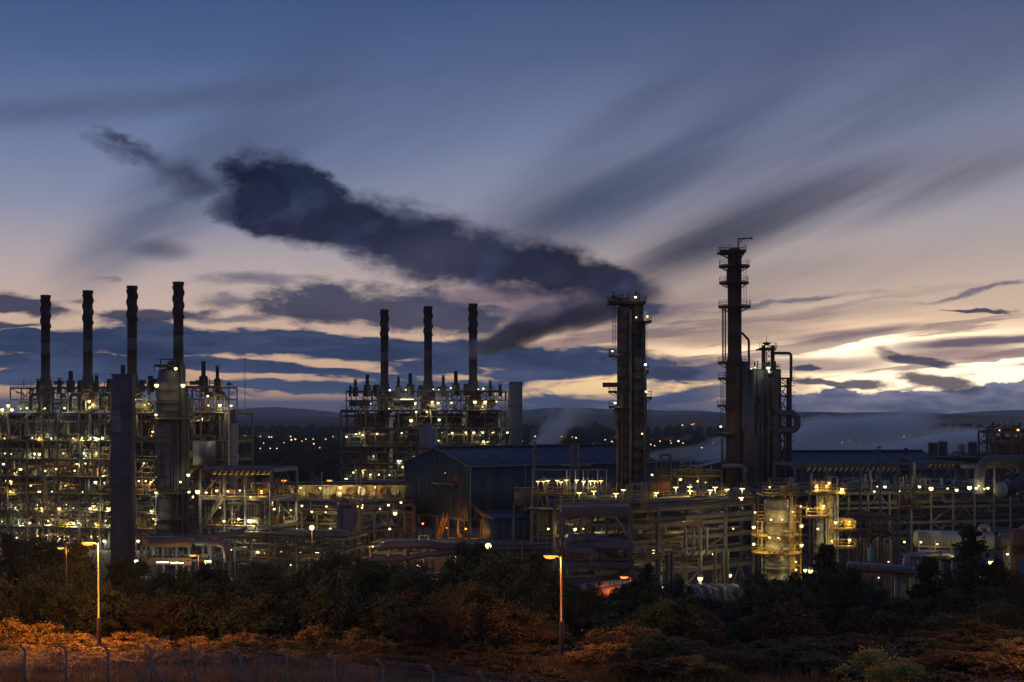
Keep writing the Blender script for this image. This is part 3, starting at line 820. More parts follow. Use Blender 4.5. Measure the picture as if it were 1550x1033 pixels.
def trunk_mesh(kind, seed):
    r = random.Random(seed); b = Bulk()
    def limb(p, d, L_, rad, lev):
        q = p + d * L_; b.mat4(axis_matrix(p, q, rad, rad), CYL[6][0] * np.where(CYL[6][0][:, :1] > 0, (1, .6, .6), (1, 1, 1)), CYL[6][1])
        if lev == 0: return
        for k in range(4 if lev > 2 else 3):
            e = (d + Vector((r.uniform(-1, 1), r.uniform(-1, 1), r.uniform(-.1, .6))) * .75).normalized(); limb(p + d * L_ * r.uniform(.45, 1), e, L_ * r.uniform(.6, .8), rad * .55, lev - 1)
    if kind == 'conifer':
        limb(V3(0, 0, 0), V3(0, 0, 1), .97, .017, 0)
        for i in range(60):
            h = r.uniform(.1, .93); a = r.uniform(0, 6.28); R0 = .3 * (1 - h) ** .8; limb(V3(0, 0, h), V3(math.cos(a), math.sin(a), -.15).normalized(), R0, .004, 0)
    elif kind == 'gorse':
        for i in range(7): a = r.uniform(0, 6.28); limb(V3(0, 0, 0), V3(math.cos(a) * .6, math.sin(a) * .6, .9).normalized(), .3, .012, 2)
    elif kind == 'bare':
        for i in range(3): limb(V3(.02 * i, 0, 0), V3(r.uniform(-.3, .3), r.uniform(-.3, .3), 1).normalized(), .30, .020, 5)
    else: limb(V3(0, 0, 0), V3(.03, .02, 1).normalized(), .33, .028, 4)
    o = b.build('trunk', BARK); me = o.data; bpy.data.objects.remove(o); return me


TRUNKS = {k: [trunk_mesh(k, s) for s in (1, 2)] for k in ('tree', 'conifer', 'gorse', 'bare')}


def plant(kind, x, y, h, w, label, cat='tree', name=None, group=None, lean=0.0):
    z = float(ground_z(np.array(x), np.array(y))) - .1
    r = thing(name or {'conifer': 'conifer', 'gorse': 'gorse_bush', 'scrub': 'scrub_bush', 'sparse': 'bare_tree'}.get(kind, 'leafy_tree'), label, cat, (x, y, z), group)
    yaw = R.uniform(0, 6.28)
    for nm, me in (('trunk', R.choice(TRUNKS['conifer' if kind == 'conifer' else 'gorse' if kind in ('gorse', 'scrub', 'broom') else 'bare' if kind == 'sparse' else 'tree'])), ('crown', R.choice(CROWNS[kind]))):
        o = bpy.data.objects.new(nm, me); COL.objects.link(o); o.parent = r
        o.rotation_euler = (lean, 0, yaw); o.scale = (w, w, h)
    return r


# belt of trees between the fence and the plant; tops follow the outline seen in the photograph
TOPS = [(-80, 838), (0, 832), (60, 836), (110, 842), (170, 856), (200, 862), (250, 868), (300, 872), (350, 862), (400, 868), (445, 878), (480, 856), (520, 852), (560, 866), (620, 862), (680, 866), (715, 842), (760, 834),
        (800, 838), (835, 856), (865, 892), (920, 908), (960, 895), (1000, 882), (1050, 908), (1100, 925), (1140, 895), (1180, 872), (1215, 868), (1260, 868), (1300, 880), (1340, 896), (1390, 888), (1440, 895), (1490, 885), (1530, 872), (1620, 868)]
rows = [('back row of the tree belt', 163, 3.3, 0, ['round', 'dark', 'dark', 'round'], 6.6, 0.85),
        ('middle row of the tree belt', 141, 3.4, 18, ['dark', 'round', 'dark', 'dark'], 6.0, 0.9),
        ('front row of the tree belt', 122, 3.2, 44, ['dark', 'dark', 'round', 'dark', 'scrub'], 5.6, 1.0)]
LOOK = {'round': 'bushy mid green tree', 'dark': 'dark dense leafy tree', 'scrub': 'brownish scrubby tree', 'gorse': 'flowering gorse bush', 'sparse': 'thin bare tree'}
for (rn, Y0, step, drop, kinds, wid, sq) in rows:
    xs_ = np.arange(X(-60, Y0), X(1730, Y0), step)
    for i, x0 in enumerate(xs_):
        y0 = Y0 + R.uniform(-6, 6); x1 = x0 + R.uniform(-1.2, 1.2); px = 775 + x1 / y0 * F
        top = Z(float(interp(px, TOPS)) + drop - 15 + R.uniform(-10, 12), y0); gz = float(ground_z(np.array(x1), np.array(y0)))
        h = max(2.2, top - gz); k_ = R.choice(kinds)
        plant(k_, x1, y0, h * 1.02, max(h * .8, wid * R.uniform(.85, 1.25)), '%s, %s from the left in the %s' % (LOOK[k_], NTH[min(i, 49)], rn), 'tree', group='trees of the ' + rn)
# conifers standing above the belt
for (px, py, Y0, wpx, lb) in [(1249, 818, 150, 105, 'pointed dark conifer in front of the floodlit twin column'), (980, 848, 165, 62, 'small dark conifer before the yellow balcony of the pipe rack'),
                              (1466, 792, 150, 120, 'tallest dark conifer, in front of the lying storage drums'), (1405, 838, 158, 100, 'dark ragged conifer left of the tallest conifer'),
                              (1512, 842, 160, 84, 'dark conifer right of the tallest conifer'), (1288, 856, 140, 70, 'low dark conifer right of the pointed conifer'), (12, 800, 150, 70, 'dark conifer at the left end of the tree belt')]:
    z1 = Z(py, Y0); gz = float(ground_z(np.array(X(px, Y0)), np.array(float(Y0)))); h = z1 - gz
    plant('conifer', X(px, Y0), Y0, h, wpx * Y0 / F * 1.75, lb, 'tree')
# sparse, half bare trees
for (px, py, Y0, w, lb) in [(690, 872, 101, 8, 'half bare reddish tree in the middle of the belt'), (752, 900, 101, 6.5, 'half bare low tree right of the reddish one'), (893, 868, 130, 4, 'spindly tree in front of the orange lit pipe'),
                            (1065, 915, 112, 5, 'half bare tree below the row of pipe bends'), (235, 885, 118, 6, 'thin leafed tree right of the left street lamp'), (632, 905, 102, 6, 'half bare shrub left of the reddish tree'), (808, 915, 102, 6, 'thin leafed shrub left of the right street lamp')]:
    z1 = Z(py, Y0); gz = float(ground_z(np.array(X(px, Y0)), np.array(float(Y0)))); plant('sparse', X(px, Y0), Y0, z1 - gz, w, lb, 'tree')
# gorse and scrub along the fence
GT = [(-60, 930), (20, 936), (60, 945), (110, 948), (130, 962), (190, 975), (240, 985), (300, 978), (360, 970), (420, 962), (470, 955), (520, 962), (580, 975), (700, 975), (800, 970), (880, 960), (930, 945), (990, 938), (1050, 945), (1120, 965), (1170, 975), (1230, 985),
      (1290, 985), (1330, 1000), (1390, 985), (1450, 965), (1520, 955), (1620, 950)]
for j, (Y0, drop, step) in enumerate(((106, -14, 2.9), (99.5, 8, 2.8), (93.5, 34, 2.8), (88.5, 58, 3.0))):
    for i, x0 in enumerate(np.arange(X(-50, Y0), X(1600, Y0), step)):
        y0 = Y0 + R.uniform(-2, 2); px = 775 + x0 / y0 * F
        if (j == 3 and px < 600) or (px > 830 and (i + j) % 4 == 0): continue
        gz = float(ground_z(np.array(x0), np.array(y0)))
        h = max(1.1, Z(float(interp(px, GT)) + drop + R.uniform(-16, 18), y0) - gz); k_ = 'gorse' if px < 260 or 430 < px < 560 or (R.random() < .4 and px < 1100) else 'scrub'
        if px > 830: h *= 1.15; k_ = R.choice(['dark', 'scrub', 'round', 'scrub']) if px > 1080 else R.choice(['gorse', 'scrub', 'round'])
        plant(k_, x0 + R.uniform(-.5, .5), y0, h, max(3.4, h * 1.2) * (1.35 if px > 830 else 1), '%s, %s from the left in the %s hedge row behind the fence' % (LOOK[k_].replace('tree', 'bush'), NTH[min(i, 49)], ('farthest', 'second', 'third', 'nearest')[j]), 'bush', group='bushes of the %s hedge row' % ('farthest', 'second', 'third', 'nearest')[j])
CROWNS['broom'] = [crown_mesh('crown_broom', 'gorse', leaf_mat('lamplit_broom_leaves', (.24, .22, .05), (.55, .47, .12)), 21, 7000)]  # leaf colour raised to carry the lamplight on this one bush
plant('broom', X(1330, 80), 80, Z(988, 80) - 13.4, 4.8, 'yellow-green bush, lamplight painted into its leaves, in front at the bottom right', 'bush', name='broom_bush')

# long grass inside and outside the fence: one mass of blades
rs = np.random.RandomState(4); n_ = 46000
gx = rs.uniform(-38, 40, n_); gy = 80 + rs.uniform(-9, 16, n_) - gx * .2; gz_ = ground_z(gx, gy); gh = rs.uniform(.2, .65, n_) * (1 + .5 * np.sin(gx * .9) * np.sin(gy * .7))
dx_, dy_ = rs.normal(0, .13, n_), rs.normal(0, .13, n_); an = rs.uniform(0, PI, n_); wx, wy = np.cos(an) * .03, np.sin(an) * .03
b0 = np.stack([gx - wx, gy - wy, gz_], 1); b1 = np.stack([gx + wx, gy + wy, gz_], 1); t0 = np.stack([gx + dx_ + wx * .2, gy + dy_ + wy * .2, gz_ + gh], 1); t1 = np.stack([gx + dx_ - wx * .2, gy + dy_ - wy * .2, gz_ + gh], 1)
me = quad_mesh('long_grass', np.stack([b0, b1, t0, t1], 1).reshape(-1, 3), np.arange(4 * n_).reshape(-1, 4)); me.materials.append(leaf_mat('dry_grass', (.09, .075, .03), (.19, .15, .06)))
o = bpy.data.objects.new('long_grass', me); COL.objects.link(o); tag(o, 'long dry grass on both sides of the fence', 'grass', kind='stuff')

# ------------------------------------------------------------------ far woods (one mass) and the town's lamps
ico = Bulk(); rs = np.random.RandomState(11)
def lump(b, c, s_, seed):
    rr = np.random.RandomState(seed); k = 7; pr = []
    A = np.arange(k) * 2 * PI / k; v = []
    for t in range(5):
        ph = -.3 + (PI / 2 + .3) * t / 4; v += [(math.cos(ph) * math.cos(a) * rr.uniform(.7, 1.15) * s_[0] + c[0], math.cos(ph) * math.sin(a) * rr.uniform(.7, 1.15) * s_[1] + c[1], max(-.2, math.sin(ph)) * s_[2] * rr.uniform(.85, 1.1) + c[2]) for a in A]
    b.raw(v, [(i * k + j, i * k + (j + 1) % k, (i + 1) * k + (j + 1) % k, (i + 1) * k + j) for i in range(4) for j in range(k)])
for i in range(5200):
    yy = 620 * (2600 / 620) ** rs.uniform(0, 1) ; xx = (rs.uniform(-100, 1650) - 775) / F * yy
    f = math.sin(xx * .006 + 2) + math.sin(yy * .007 + xx * .002) + rs.uniform(-1.1, 1.1)
    if f < .15: continue
    s_ = rs.uniform(4, 8); lump(ico, (xx, yy, float(ground_z(np.array(xx), np.array(yy))) + s_ * .25), (s_, s_, s_ * rs.uniform(.8, 1.3)), i)
o = ico.build('far_woods', mat('far_wood_leaves', (.022, .034, .018), .95, var=.5, scale=.15, spec=.05), None, kind='stuff'); tag(o, 'dark woods and hedges on the plain behind the plant', 'woods')

TOWN = [(370, 660), (394, 661), (407, 662), (411, 662), (421, 665), (440, 661), (441, 666), (447, 661), (447, 665), (454, 661), (462, 661), (463, 665), (468, 668), (474, 665), (489, 661), (493, 665), (504, 661), (505, 666), (415, 672), (419, 679),
        (427, 679), (446, 679), (484, 678), (506, 677), (409, 679), (394, 679), (430, 671), (457, 668), (810, 661), (827, 660), (850, 661), (866, 662), (872, 663), (889, 663), (916, 666), (926, 669), (933, 661), (850, 673), (985, 673), (991, 675), (999, 668), (1007, 672),
        (1014, 668), (1016, 671), (1027, 668), (1034, 671), (1032, 680), (1062, 678), (1079, 672), (1033, 644), (1047, 643), (1050, 642), (1231, 665), (1243, 674), (1248, 671), (1269, 663), (1275, 670), (1286, 667), (1303, 667), (1307, 662), (1322, 664), (1368, 661), (1392, 664),
        (1427, 658), (1430, 662), (1448, 659), (1467, 657), (1495, 657), (1464, 671), (790, 668), (800, 664), (835, 668), (898, 672), (1290, 676), (1340, 668), (1405, 668), (382, 668), (399, 671), (475, 672), (498, 670)]
TM = [glow_mat('town_lamp_orange', (1, .40, .10), 3.2), glow_mat('town_lamp_white', (1, .75, .45), 2.4)]
tp = Bulk(); tp.tube((0, 0, -9), (0, 0, 0), .12, 6); tpo = tp.build('pole', FIX); tpm = tpo.data; bpy.data.objects.remove(tpo)
TCL = [0 if p[0] < 520 else 1 if p[0] < 935 else 2 if p[0] < 1100 else 3 for p in TOWN]
TORD = [sum(1 for k, q in enumerate(TOWN) if TCL[k] == TCL[i] and (q[0], k) < (p[0], i)) for i, p in enumerate(TOWN)]
for i, (px, py) in enumerate(TOWN):
    yy = min(3000, 30 * F / max(6, (py - 628)) * .72); x = X(px, yy); z = Z(py, yy)
    big = R.random(); r = thing('town_street_lamp', '%s town street lamp, %s from left %s' % (('orange', 'whitish')[i % 5 == 4], NTH[TORD[i]], ('in the cluster between the furnace blocks' if px < 520 else 'behind the blue shed' if px < 935 else 'between the two towers' if px < 1100 else 'seen through steam on the right')), 'street lamp', (x, yy, z), group='distant town street lamps %s' % ('between the furnace blocks' if px < 520 else 'behind the blue shed' if px < 935 else 'between the two towers' if px < 1100 else 'behind the steam on the right'))
    key = 'tlens%d' % (i % 5 == 4)
    if key not in UNIT:
        b = Bulk(); b.lathe([(.01, -.8), (.5, -.7), (.85, -.3), (1, 0), (.85, .35), (.5, .6), (.01, .7)], (0, 0, 0), 10); q = b.build('lens', TM[i % 5 == 4], None, True); UNIT[key] = q.data; bpy.data.objects.remove(q)
    sc = yy / 2000 * (.75 + .9 * big ** 3)
    o = bpy.data.objects.new('lens', UNIT[key]); COL.objects.link(o); o.parent = r; o.scale = (sc, sc, sc)
    o = bpy.data.objects.new('pole', tpm); COL.objects.link(o); o.parent = r


# ================================================================== furnace stacks
def stack(px, py, label, group, h0, Y=None):
    topz = 59.9
    Y = Y or (topz - EYE) * F / (628 - py); x = X(px, Y)
    t = thing('furnace_stack', label, 'chimney', (x, Y, h0), group)
    c = (x, Y, 0); r = 1.12
    b = Bulk(); b.lathe([(2.15, 0), (2.15, h0 + .9), (1.5, h0 + 3.4), (r, h0 + 5.4), (r, 45), (r + .06, 45), (r + .06, 45.2), (r, 45.2), (r, 47.9)], c, 24); b.build('lower_shaft', STACK_B, t, True)
    b = Bulk(); b.lathe([(r, 47.9), (r + .07, 47.9), (r + .07, 48.15), (r, 48.15), (r, 52.4), (r + .06, 52.4), (r + .06, 52.6), (r, 52.6), (r, 59.2), (r + .14, 59.2), (r + .14, topz), (r - .1, topz), (r - .1, 57)], c, 24); us = b.build('upper_shaft', STACK_T, t, True)
    for k in range(3):                                           # helical strakes against the wind
        n = 60; v = []
        for i in range(n + 1):
            z = 51.8 + (58.9 - 51.8) * i / n; a = 2 * PI * (k / 3 + (z - 51.5) / 8.5); ca, sa = math.cos(a), math.sin(a)
            for rr, dz in ((r - .05, -.05), (r + .24, -.09), (r + .24, .09), (r - .05, .05)): v.append((x + rr * ca, Y + rr * sa, z + dz))
        f = [(4 * i + j, 4 * i + (j + 1) % 4, 4 * i + 4 + (j + 1) % 4, 4 * i + 4 + j) for i in range(n) for j in range(4)]
        b = Bulk(); b.raw(v, f); b.build('strake', STACK_T, us)
    return x, Y


for i, (px, py) in enumerate([(69, 447), (133, 440), (200, 433), (270, 427)]):
    stack(px, py, ['leftmost tall dark flue stack of the left furnace block', 'tall dark flue stack, second from the left edge', 'tall flue stack rising behind the rectangular duct',
                   'tallest flue stack, behind the domed grey column'][i], 'flue stacks of the left furnace block', 34.5)
for i, (px, py) in enumerate([(582, 469), (648, 464), (716, 460)]):
    stack(px, py, ['left one of the three flue stacks on the middle block', 'middle one of the three flue stacks on the middle block', 'right stack of three, half hidden by the drifting dark steam'][i], 'flue stacks of the middle furnace block', 34.5)


def vent(root, c, h, r, neck, m_=STACK_T):
    b = Bulk(); b.lathe([(r, -1), (r, h * .40), (r * .95, h * .43), (neck, h * .45), (neck, h), (neck * .8, h), (neck * .8, h * .8)], c, 14); o = b.build('vent_pipe', m_, root, False)
    if neck < .45: b = Bulk(); b.lathe([(neck * 1.5, h + .15), (neck * 1.3, h + .3), (.01, h + .35)], c, 12); [b.bar(Vector(c) + V3(neck * s_, 0, h - .2), Vector(c) + V3(neck * s_, 0, h + .2), .06) for s_ in (-.9, .9)]; b.build('cap', m_, o)
    return o


# ================================================================== left furnace block
FY = 318.0
FA, FB, FLB = (X(-40, 322), 322, 0), (X(341, 309), 309, 0), 15
t = thing('left_furnace_block', 'huge lamp-studded steel furnace framework at the left edge', 'furnace', (X(-10, 330), 330, 0))
A_ = V3(FB[0] - FA[0], FB[1] - FA[1], 0); LA = A_.length
lb = Frame(t, FA, A_, LA, 13, FLB, 3, [4.7, 8.4, 12.2, 16.0, 19.9, 24.0, 30.2], STEEL, cap=250)
lb.skeleton(cw=.42, bw=.5, brace=.85, rows=[0, 1, 3], seed=3); lb.decks(); lb.rails()
# radiant boxes of the furnaces: panelled casings well inside the frame
for i in range(6):
    a0 = LA * (.02 + i * .16); a1 = a0 + LA * .115
    for (z0, z1, nm) in ((4.9, 15.5, 'furnace_casing'), (16.6, 23.4, 'furnace_casing'), (24.6, 29.8, 'convection_casing')):
        b0 = 8.0 if nm[0] == 'f' else 9
        cc = lb.pt((a0 + a1) / 2, b0 + 3, (z0 + z1) / 2); o = block(t, nm, cc, (a1 - a0, 6, z1 - z0), BEIGE if i % 2 else CLAD_D, math.atan2(lb.A.y, lb.A.x))
        b = Bulk()
        for k in range(5): aa = a0 + (a1 - a0) * k / 4; b.bar(lb.pt(aa, b0 - .12, z0), lb.pt(aa, b0 - .12, z1), .22)
        for k in range(4): zz = z0 + (z1 - z0) * k / 3; b.bar(lb.pt(a0, b0 - .1, zz), lb.pt(a1, b0 - .1, zz), .18)
        b.build('casing_ribs', STEEL, t)
zs = [0] + lb.lv
for k in range(len(zs) - 1):
    clutter(lb, zs[k], zs[k + 1], 62, 20 + k, b0=-.03, b1=.46, rr=(.07, .36))
    pipe_runs(lb, zs[k + 1] - 2.2, 4, 50 + k, b0=.1, b1=.5, jog=.6)
for k in range(len(zs) - 1): clutter(lb, zs[k], zs[k + 1], 26, 820 + k, b0=-.06, b1=.05, rr=(.05, .22), mats=[STEEL_D, STEEL_D, STEEL, BROWN])
clutter(lb, 24.2, 30, 40, 77, b0=-.02, b1=.3, rr=(.25, .5), mats=[CLAD, CLAD_D, BEIGE])
# upper works on the main deck: drums, swan-necks, lattice, small vents
up = Frame(t, lb.pt(8, 2, 30.4), A_, LA - 10, 12, 9, 2, [3.0, 5.6], STEEL, cap=250)
up.skeleton(cw=.26, bw=.3, brace=.6, seed=8)
up.flush()
up.decks([5.6])
for i in range(18): rail(t, up.pt(up.LA * i / 18, -.2, 5.8), up.pt(up.LA * (i + .9) / 18, -.2, 5.8), STEEL)
for i in range(5): drum(t, 'steam_drum', up.pt(1.5 + i * 9.2, 1.5, 1.6), up.pt(6.5 + i * 9.2, 1.5, 1.6), 1.0, [CLAD, CLAD_D, BROWN][i % 3])
clutter(up, 0, 3, 46, 91, b0=-.1, b1=.8); clutter(up, 3, 5.8, 46, 92, b0=-.1, b1=.9); clutter(up, 5.7, 7.6, 30, 93, b0=0, b1=.9, rr=(.06, .16), mats=[STEEL_D, STEEL])
for (px, zt, r, nk) in [(107, 3.7, .9, .5), (146, 2.6, .6, .4), (186, 5.0, .8, .5), (228, 2.6, .8, .6), (308, 5.8, 1.0, .5), (329, 4.6, .75, .38), (165, 1.9, .6, .5), (90, 1.8, .5, .4), (58, 1.6, .5, .4), (121, 1.6, .6, .5), (215, 1.7, .6, .5), (246, 2.2, .5, .4)]:
    Yv = 315; vent(t, (X(px, Yv), Yv, 36.0), zt, r, nk)
for (px, zt) in [(290, 38), (360, 46.5), (263, 44)]: tube(t, 'mast', (X(px, 304), 312, 30), (X(px, 304), 312, zt - 4), .06, STEEL_D, 6)
# big swan-neck ducts at the right end of the block
for (px, z0) in [(338, 31), (120, 31), (165, 31), (60, 31)]:
    x0 = X(px, 312); pipe(t, 'swan_neck_duct', [(x0 - 1.6, 311, z0), (x0 - 1.6, 311, z0 + 3.4), (x0 + .4, 311, z0 + 3.4), (x0 + .4, 311, z0)], .4, CLAD_D, 12, 1.4)
# pale pipe and cabinet casing at the right end
tube(t, 'white_clad_pipe', (X(353, 303), 303, 10), (X(353, 303), 303, Z(641, 303)), 1.05, GALV, 16)
tube(t, 'grey_riser', (X(353, 303), 303, Z(641, 303)), (X(352, 303), 303, 31), .7, CLAD_D, 16)
block(t, 'pale_casing', (X(305, 306), 311.5, Z(687, 306)), (4.8, 6, 5.2), CLAD)
block(t, 'stair_tower_panel', (X(325, 306), 312.5, Z(690, 306)), (3.0, 4, 6.0), BEIGE)
for z_ in (12.4, 16.2, 20.1): stair(t, lb.pt(LA * .86, -.9, z_), lb.pt(LA * .86 + 4, -.9, z_ + 3.8))
ladder(t, lb.pt(LA * .30, -.5, 8.4), 16); ladder(t, lb.pt(LA * .64, -.5, 12), 24); ladder(t, lb.pt(LA * .11, -.5, 16), 30)
lb.flush()

# rectangular duct standing in front of the block
Y = 286; zt = Z(567, Y)
t = thing('rectangular_flue_duct', 'tall plain blue-grey rectangular duct in front of the left furnace block', 'duct', (X(182, Y), Y, 0))
DUCT = mat('duct_blue_grey_sheet', (.060, .068, .10), .85, var=.3, scale=.25, streak=True)
zj = Z(628, Y)
block(t, 'upper_casing', (X(183.5, Y), Y + 2, (zt + zj) / 2), (X(197, Y) - X(170, Y), 4, zt - zj), DUCT)
block(t, 'lower_casing', (X(182.5, Y), Y + 1.9, (Z(864, Y) + zj - .01) / 2), (X(197, Y) - X(168, Y), 4.4, zj - Z(864, Y) - .3), DUCT)
block(t, 'access_panel', (X(176.5, Y), Y - .34, Z(638, Y)), (1.7, .08, 4.4), mat('faded_sheet', (.13, .125, .165), .5))
for i in range(13):
    for sx in (0, 1): pz = (Z(864, 286) + zt) * 0 + .4 + i * 2.85; block(t, 'sheet_panel', (X(175.6 + sx * 13.6, Y), Y - .33, pz + 1.4), (1.72, .05, 2.72), [DUCT, mat('duct_sheet_worn', (.075, .078, .10), .8, streak=True, c2=(.09, .07, .06)), DUCT][(i * 2 + sx) % 3])
for py in (567, 628, 655, 694, 737, 782, 826): block(t, 'stiffener', (X(182.5, Y), Y - .38, Z(py, Y)), (X(198, Y) - X(167.4, Y), .18, .16), STEEL_D)
for px in (171, 176, 182, 188, 194): bar(t, 'rib', (X(px, Y), Y - .36, 0), (X(px, Y), Y - .36, Z(700, Y)), .1, DUCT)

# domed grey column with platforms and the tall pipe beside it
Y = 280; c = (X(257, Y), Y)
r_ = 17.5 / F * Y
t = thing('domed_column', 'big domed grey column with two dark ring platforms and a gantry on top', 'column', (c[0], c[1], 0))
GCOL = mat('grey_column_cladding', (.105, .105, .13), .7, 0.0, c2=(.10, .085, .075), scale=.35, streak=True)
vessel(t, 'shell', c, r_, 0, Z(557, Y), GCOL, [Z(p, Y) for p in (580, 610, 660, 690, 720, 770, 800)])
for py, a0, a1 in ((634, 120, 420), (746, 120, 420), (785, 150, 330)): ring_platform(t, c, Z(py, Y), r_, r_ + 1.5, a0, a1)
zt = Z(557, Y); fr = Frame(t, (X(238, Y), Y - 2.4, zt - .6), (1, 0, 0), X(272, Y) - X(238, Y), 2, 4.6, 1, [.8], STEEL_D); fr.skeleton(cw=.2, bw=.2, brace=0); fr.flush(); fr.decks(); fr.rails(m_=STEEL_D)
for px in (243, 270): bar(t, 'gantry_post', (X(px, Y), Y, zt), (X(px, Y), Y, Z(544, Y)), .2, STEEL_D)
bar(t, 'gantry_beam', (X(242, Y), Y, Z(544, Y)), (X(273, Y), Y, Z(544, Y)), .22, STEEL_D)
pipe(t, 'overhead_pipe', [(X(257, Y), Y, zt - .3), (X(257, Y), Y, Z(550, Y)), (X(277, Y), Y - .5, Z(550, Y)), (X(277, Y), Y - .5, 4)], .62, CLAD_D, 16, 1.5)
tube(t, 'side_pipe', (X(282, Y), Y + 1, 2), (X(282, Y), Y + 1, Z(600, Y)), .42, GCOL)
tube(t, 'side_pipe', (X(237, Y), Y + 2, 2), (X(237, Y), Y + 2, Z(570, Y)), .4, CLAD_D)
for px in (264, 268, 272): tube(t, 'dark_riser', (X(px, Y), Y - 2.2, 0), (X(px, Y), Y - 2.2, Z(640, Y)), .22, STEEL_D)
ladder(t, (X(250, Y), Y - r_ - .4, Z(746, Y)), Z(640, Y), STEEL_D)
block(t, 'manhole_box', (X(246, Y), Y - r_ - .1, Z(730, Y)), (1.6, .8, 1.8), GCOL)

# ================================================================== middle furnace block
t = thing('middle_furnace_block', 'dark steel furnace framework under three stacks, behind the blue shed', 'furnace', (X(640, 395), 395, 0))
A_ = V3(X(758, 372) - X(516, 380), 372 - 380, 0); LA = A_.length
mb = Frame(t, (X(516, 380), 380, 0), A_, LA, 9, 16, 3, [8, 12.4, 16.8, 21.4, 26.2, 31.0], STEEL_D, cap=240)
mb.skeleton(cw=.4, bw=.42, brace=.85, seed=5, rows=[0, 1, 3]); mb.decks(); mb.rails(m_=STEEL, ends=True)
zs = mb.lv
for i in range(4):
    a0 = LA * (.06 + i * .235)
    for (z0, z1) in ((8.4, 20.6), (21.8, 30.4)):
        block(t, 'furnace_casing', mb.pt(a0 + LA * .09, 11, (z0 + z1) / 2), (LA * .17, 8, z1 - z0), CLAD_D, math.atan2(A_.y, A_.x))
for k in range(len(zs) - 1):
    clutter(mb, zs[k], zs[k + 1], 50, 120 + k, b0=-.02, b1=.4, mats=[STEEL_D, CLAD_D, STEEL, RUST, GALV]); pipe_runs(mb, zs[k + 1] - 2, 3, 150 + k, b0=.04, b1=.2, jog=.6)
up = Frame(t, mb.pt(1, 1.5, 31.2), A_, LA - 1, 9, 9, 2, [2.6, 4.9], STEEL_D, cap=200); up.skeleton(cw=.24, bw=.28, brace=.7, seed=18); up.flush(); up.decks([4.9])
for i in range(12): rail(t, up.pt(up.LA * i / 12, -.2, 5.1), up.pt(up.LA * (i + .85) / 12, -.2, 5.1), STEEL)
clutter(up, 0, 2.6, 34, 191, b0=-.1, b1=.8); clutter(up, 2.6, 5, 30, 192, b0=-.1, b1=.9); clutter(up, 5, 6.4, 22, 193, b0=0, b1=.9, rr=(.06, .2), mats=[STEEL_D])
for (px, zt, r, nk) in [(538, 3.4, .75, .40), (556, 4.9, 1.0, .5), (603, 4.0, .75, .40), (621, 5.2, 1.0, .5), (671, 4.4, .75, .40), (690, 5.8, 1.0, .5), (742, 3, .5, .4), (570, 2.2, .7, .6), (636, 2.0, .7, .6), (705, 2.4, .7, .6), (757, 2, .5, .4), (530, 1.8, .4, .3), (578, 2.4, .3, .2)]:
    vent(t, (X(px, 378), 378, 35.8), zt, r, nk)
for px in (545, 612, 735): drum(t, 'steam_drum', (X(px, 376) - 2.5, 375, 33), (X(px, 376) + 2.5, 375, 33), .8, BROWN)
mb.flush()

Y = 366
t = thing('square_flue_duct', 'tall plain grey square duct at the right end of the middle block', 'duct', (X(780.5, Y), Y, 0))
block(t, 'casing', (X(780.5, Y), Y + 2, Z(578, Y) / 2), (X(791, Y) - X(770.5, Y), 4, Z(578, Y)), mat('grey_duct_sheet', (.15, .15, .17), .5, var=.2, scale=.3, streak=True))
for py in (580, 615, 650, 680): block(t, 'stiffener', (X(780.5, Y), Y - .06, Z(py, Y)), (X(791.5, Y) - X(770, Y), .12, .14), STEEL)
Y = 348
t = thing('grey_domed_tank', 'rounded grey tank top behind the left end of the shed roof', 'tank', (X(648, Y), Y, 0))
vessel(t, 'shell', (X(648, Y), Y), 13.5 / F * Y, 6, Z(646, Y), mat('tank_grey', (.15, .15, .17), .55, streak=True), [Z(690, Y)])
for a in (45, 135, 225, 315): bar(t, 'leg', (X(648, Y) + 1.8 * math.cos(math.radians(a)), Y + 1.8 * math.sin(math.radians(a)), 0), (X(648, Y) + 1.8 * math.cos(math.radians(a)), Y + 1.8 * math.sin(math.radians(a)), 6.5), .35, STEEL)
tube(t, 'outlet_pipe', (X(648, Y), Y, Z(650, Y)), (X(648, Y), Y, Z(640, Y)), .5, STEEL)
fr = Frame(t, (X(618, Y), Y - 1, 8), (1, 0, 0), 4, 1, 4, 1, [4, 8, 12, 16, 19], STEEL_D); fr.skeleton(cw=.2, bw=.2, brace=.9, seed=4); fr.flush()

# ================================================================== blue process shed on legs
SHED = mat('dark_blue_profiled_cladding', (.020, .058, .095), .6, var=.2, scale=.5, streak=True)
ROOF = mat('blue_roof_sheeting', (.045, .058, .11), .55, var=.25, scale=.4, c2=(.06, .062, .08))
ROOFL = mat('pale_rooflight_sheeting', (.12, .15, .24), .5)


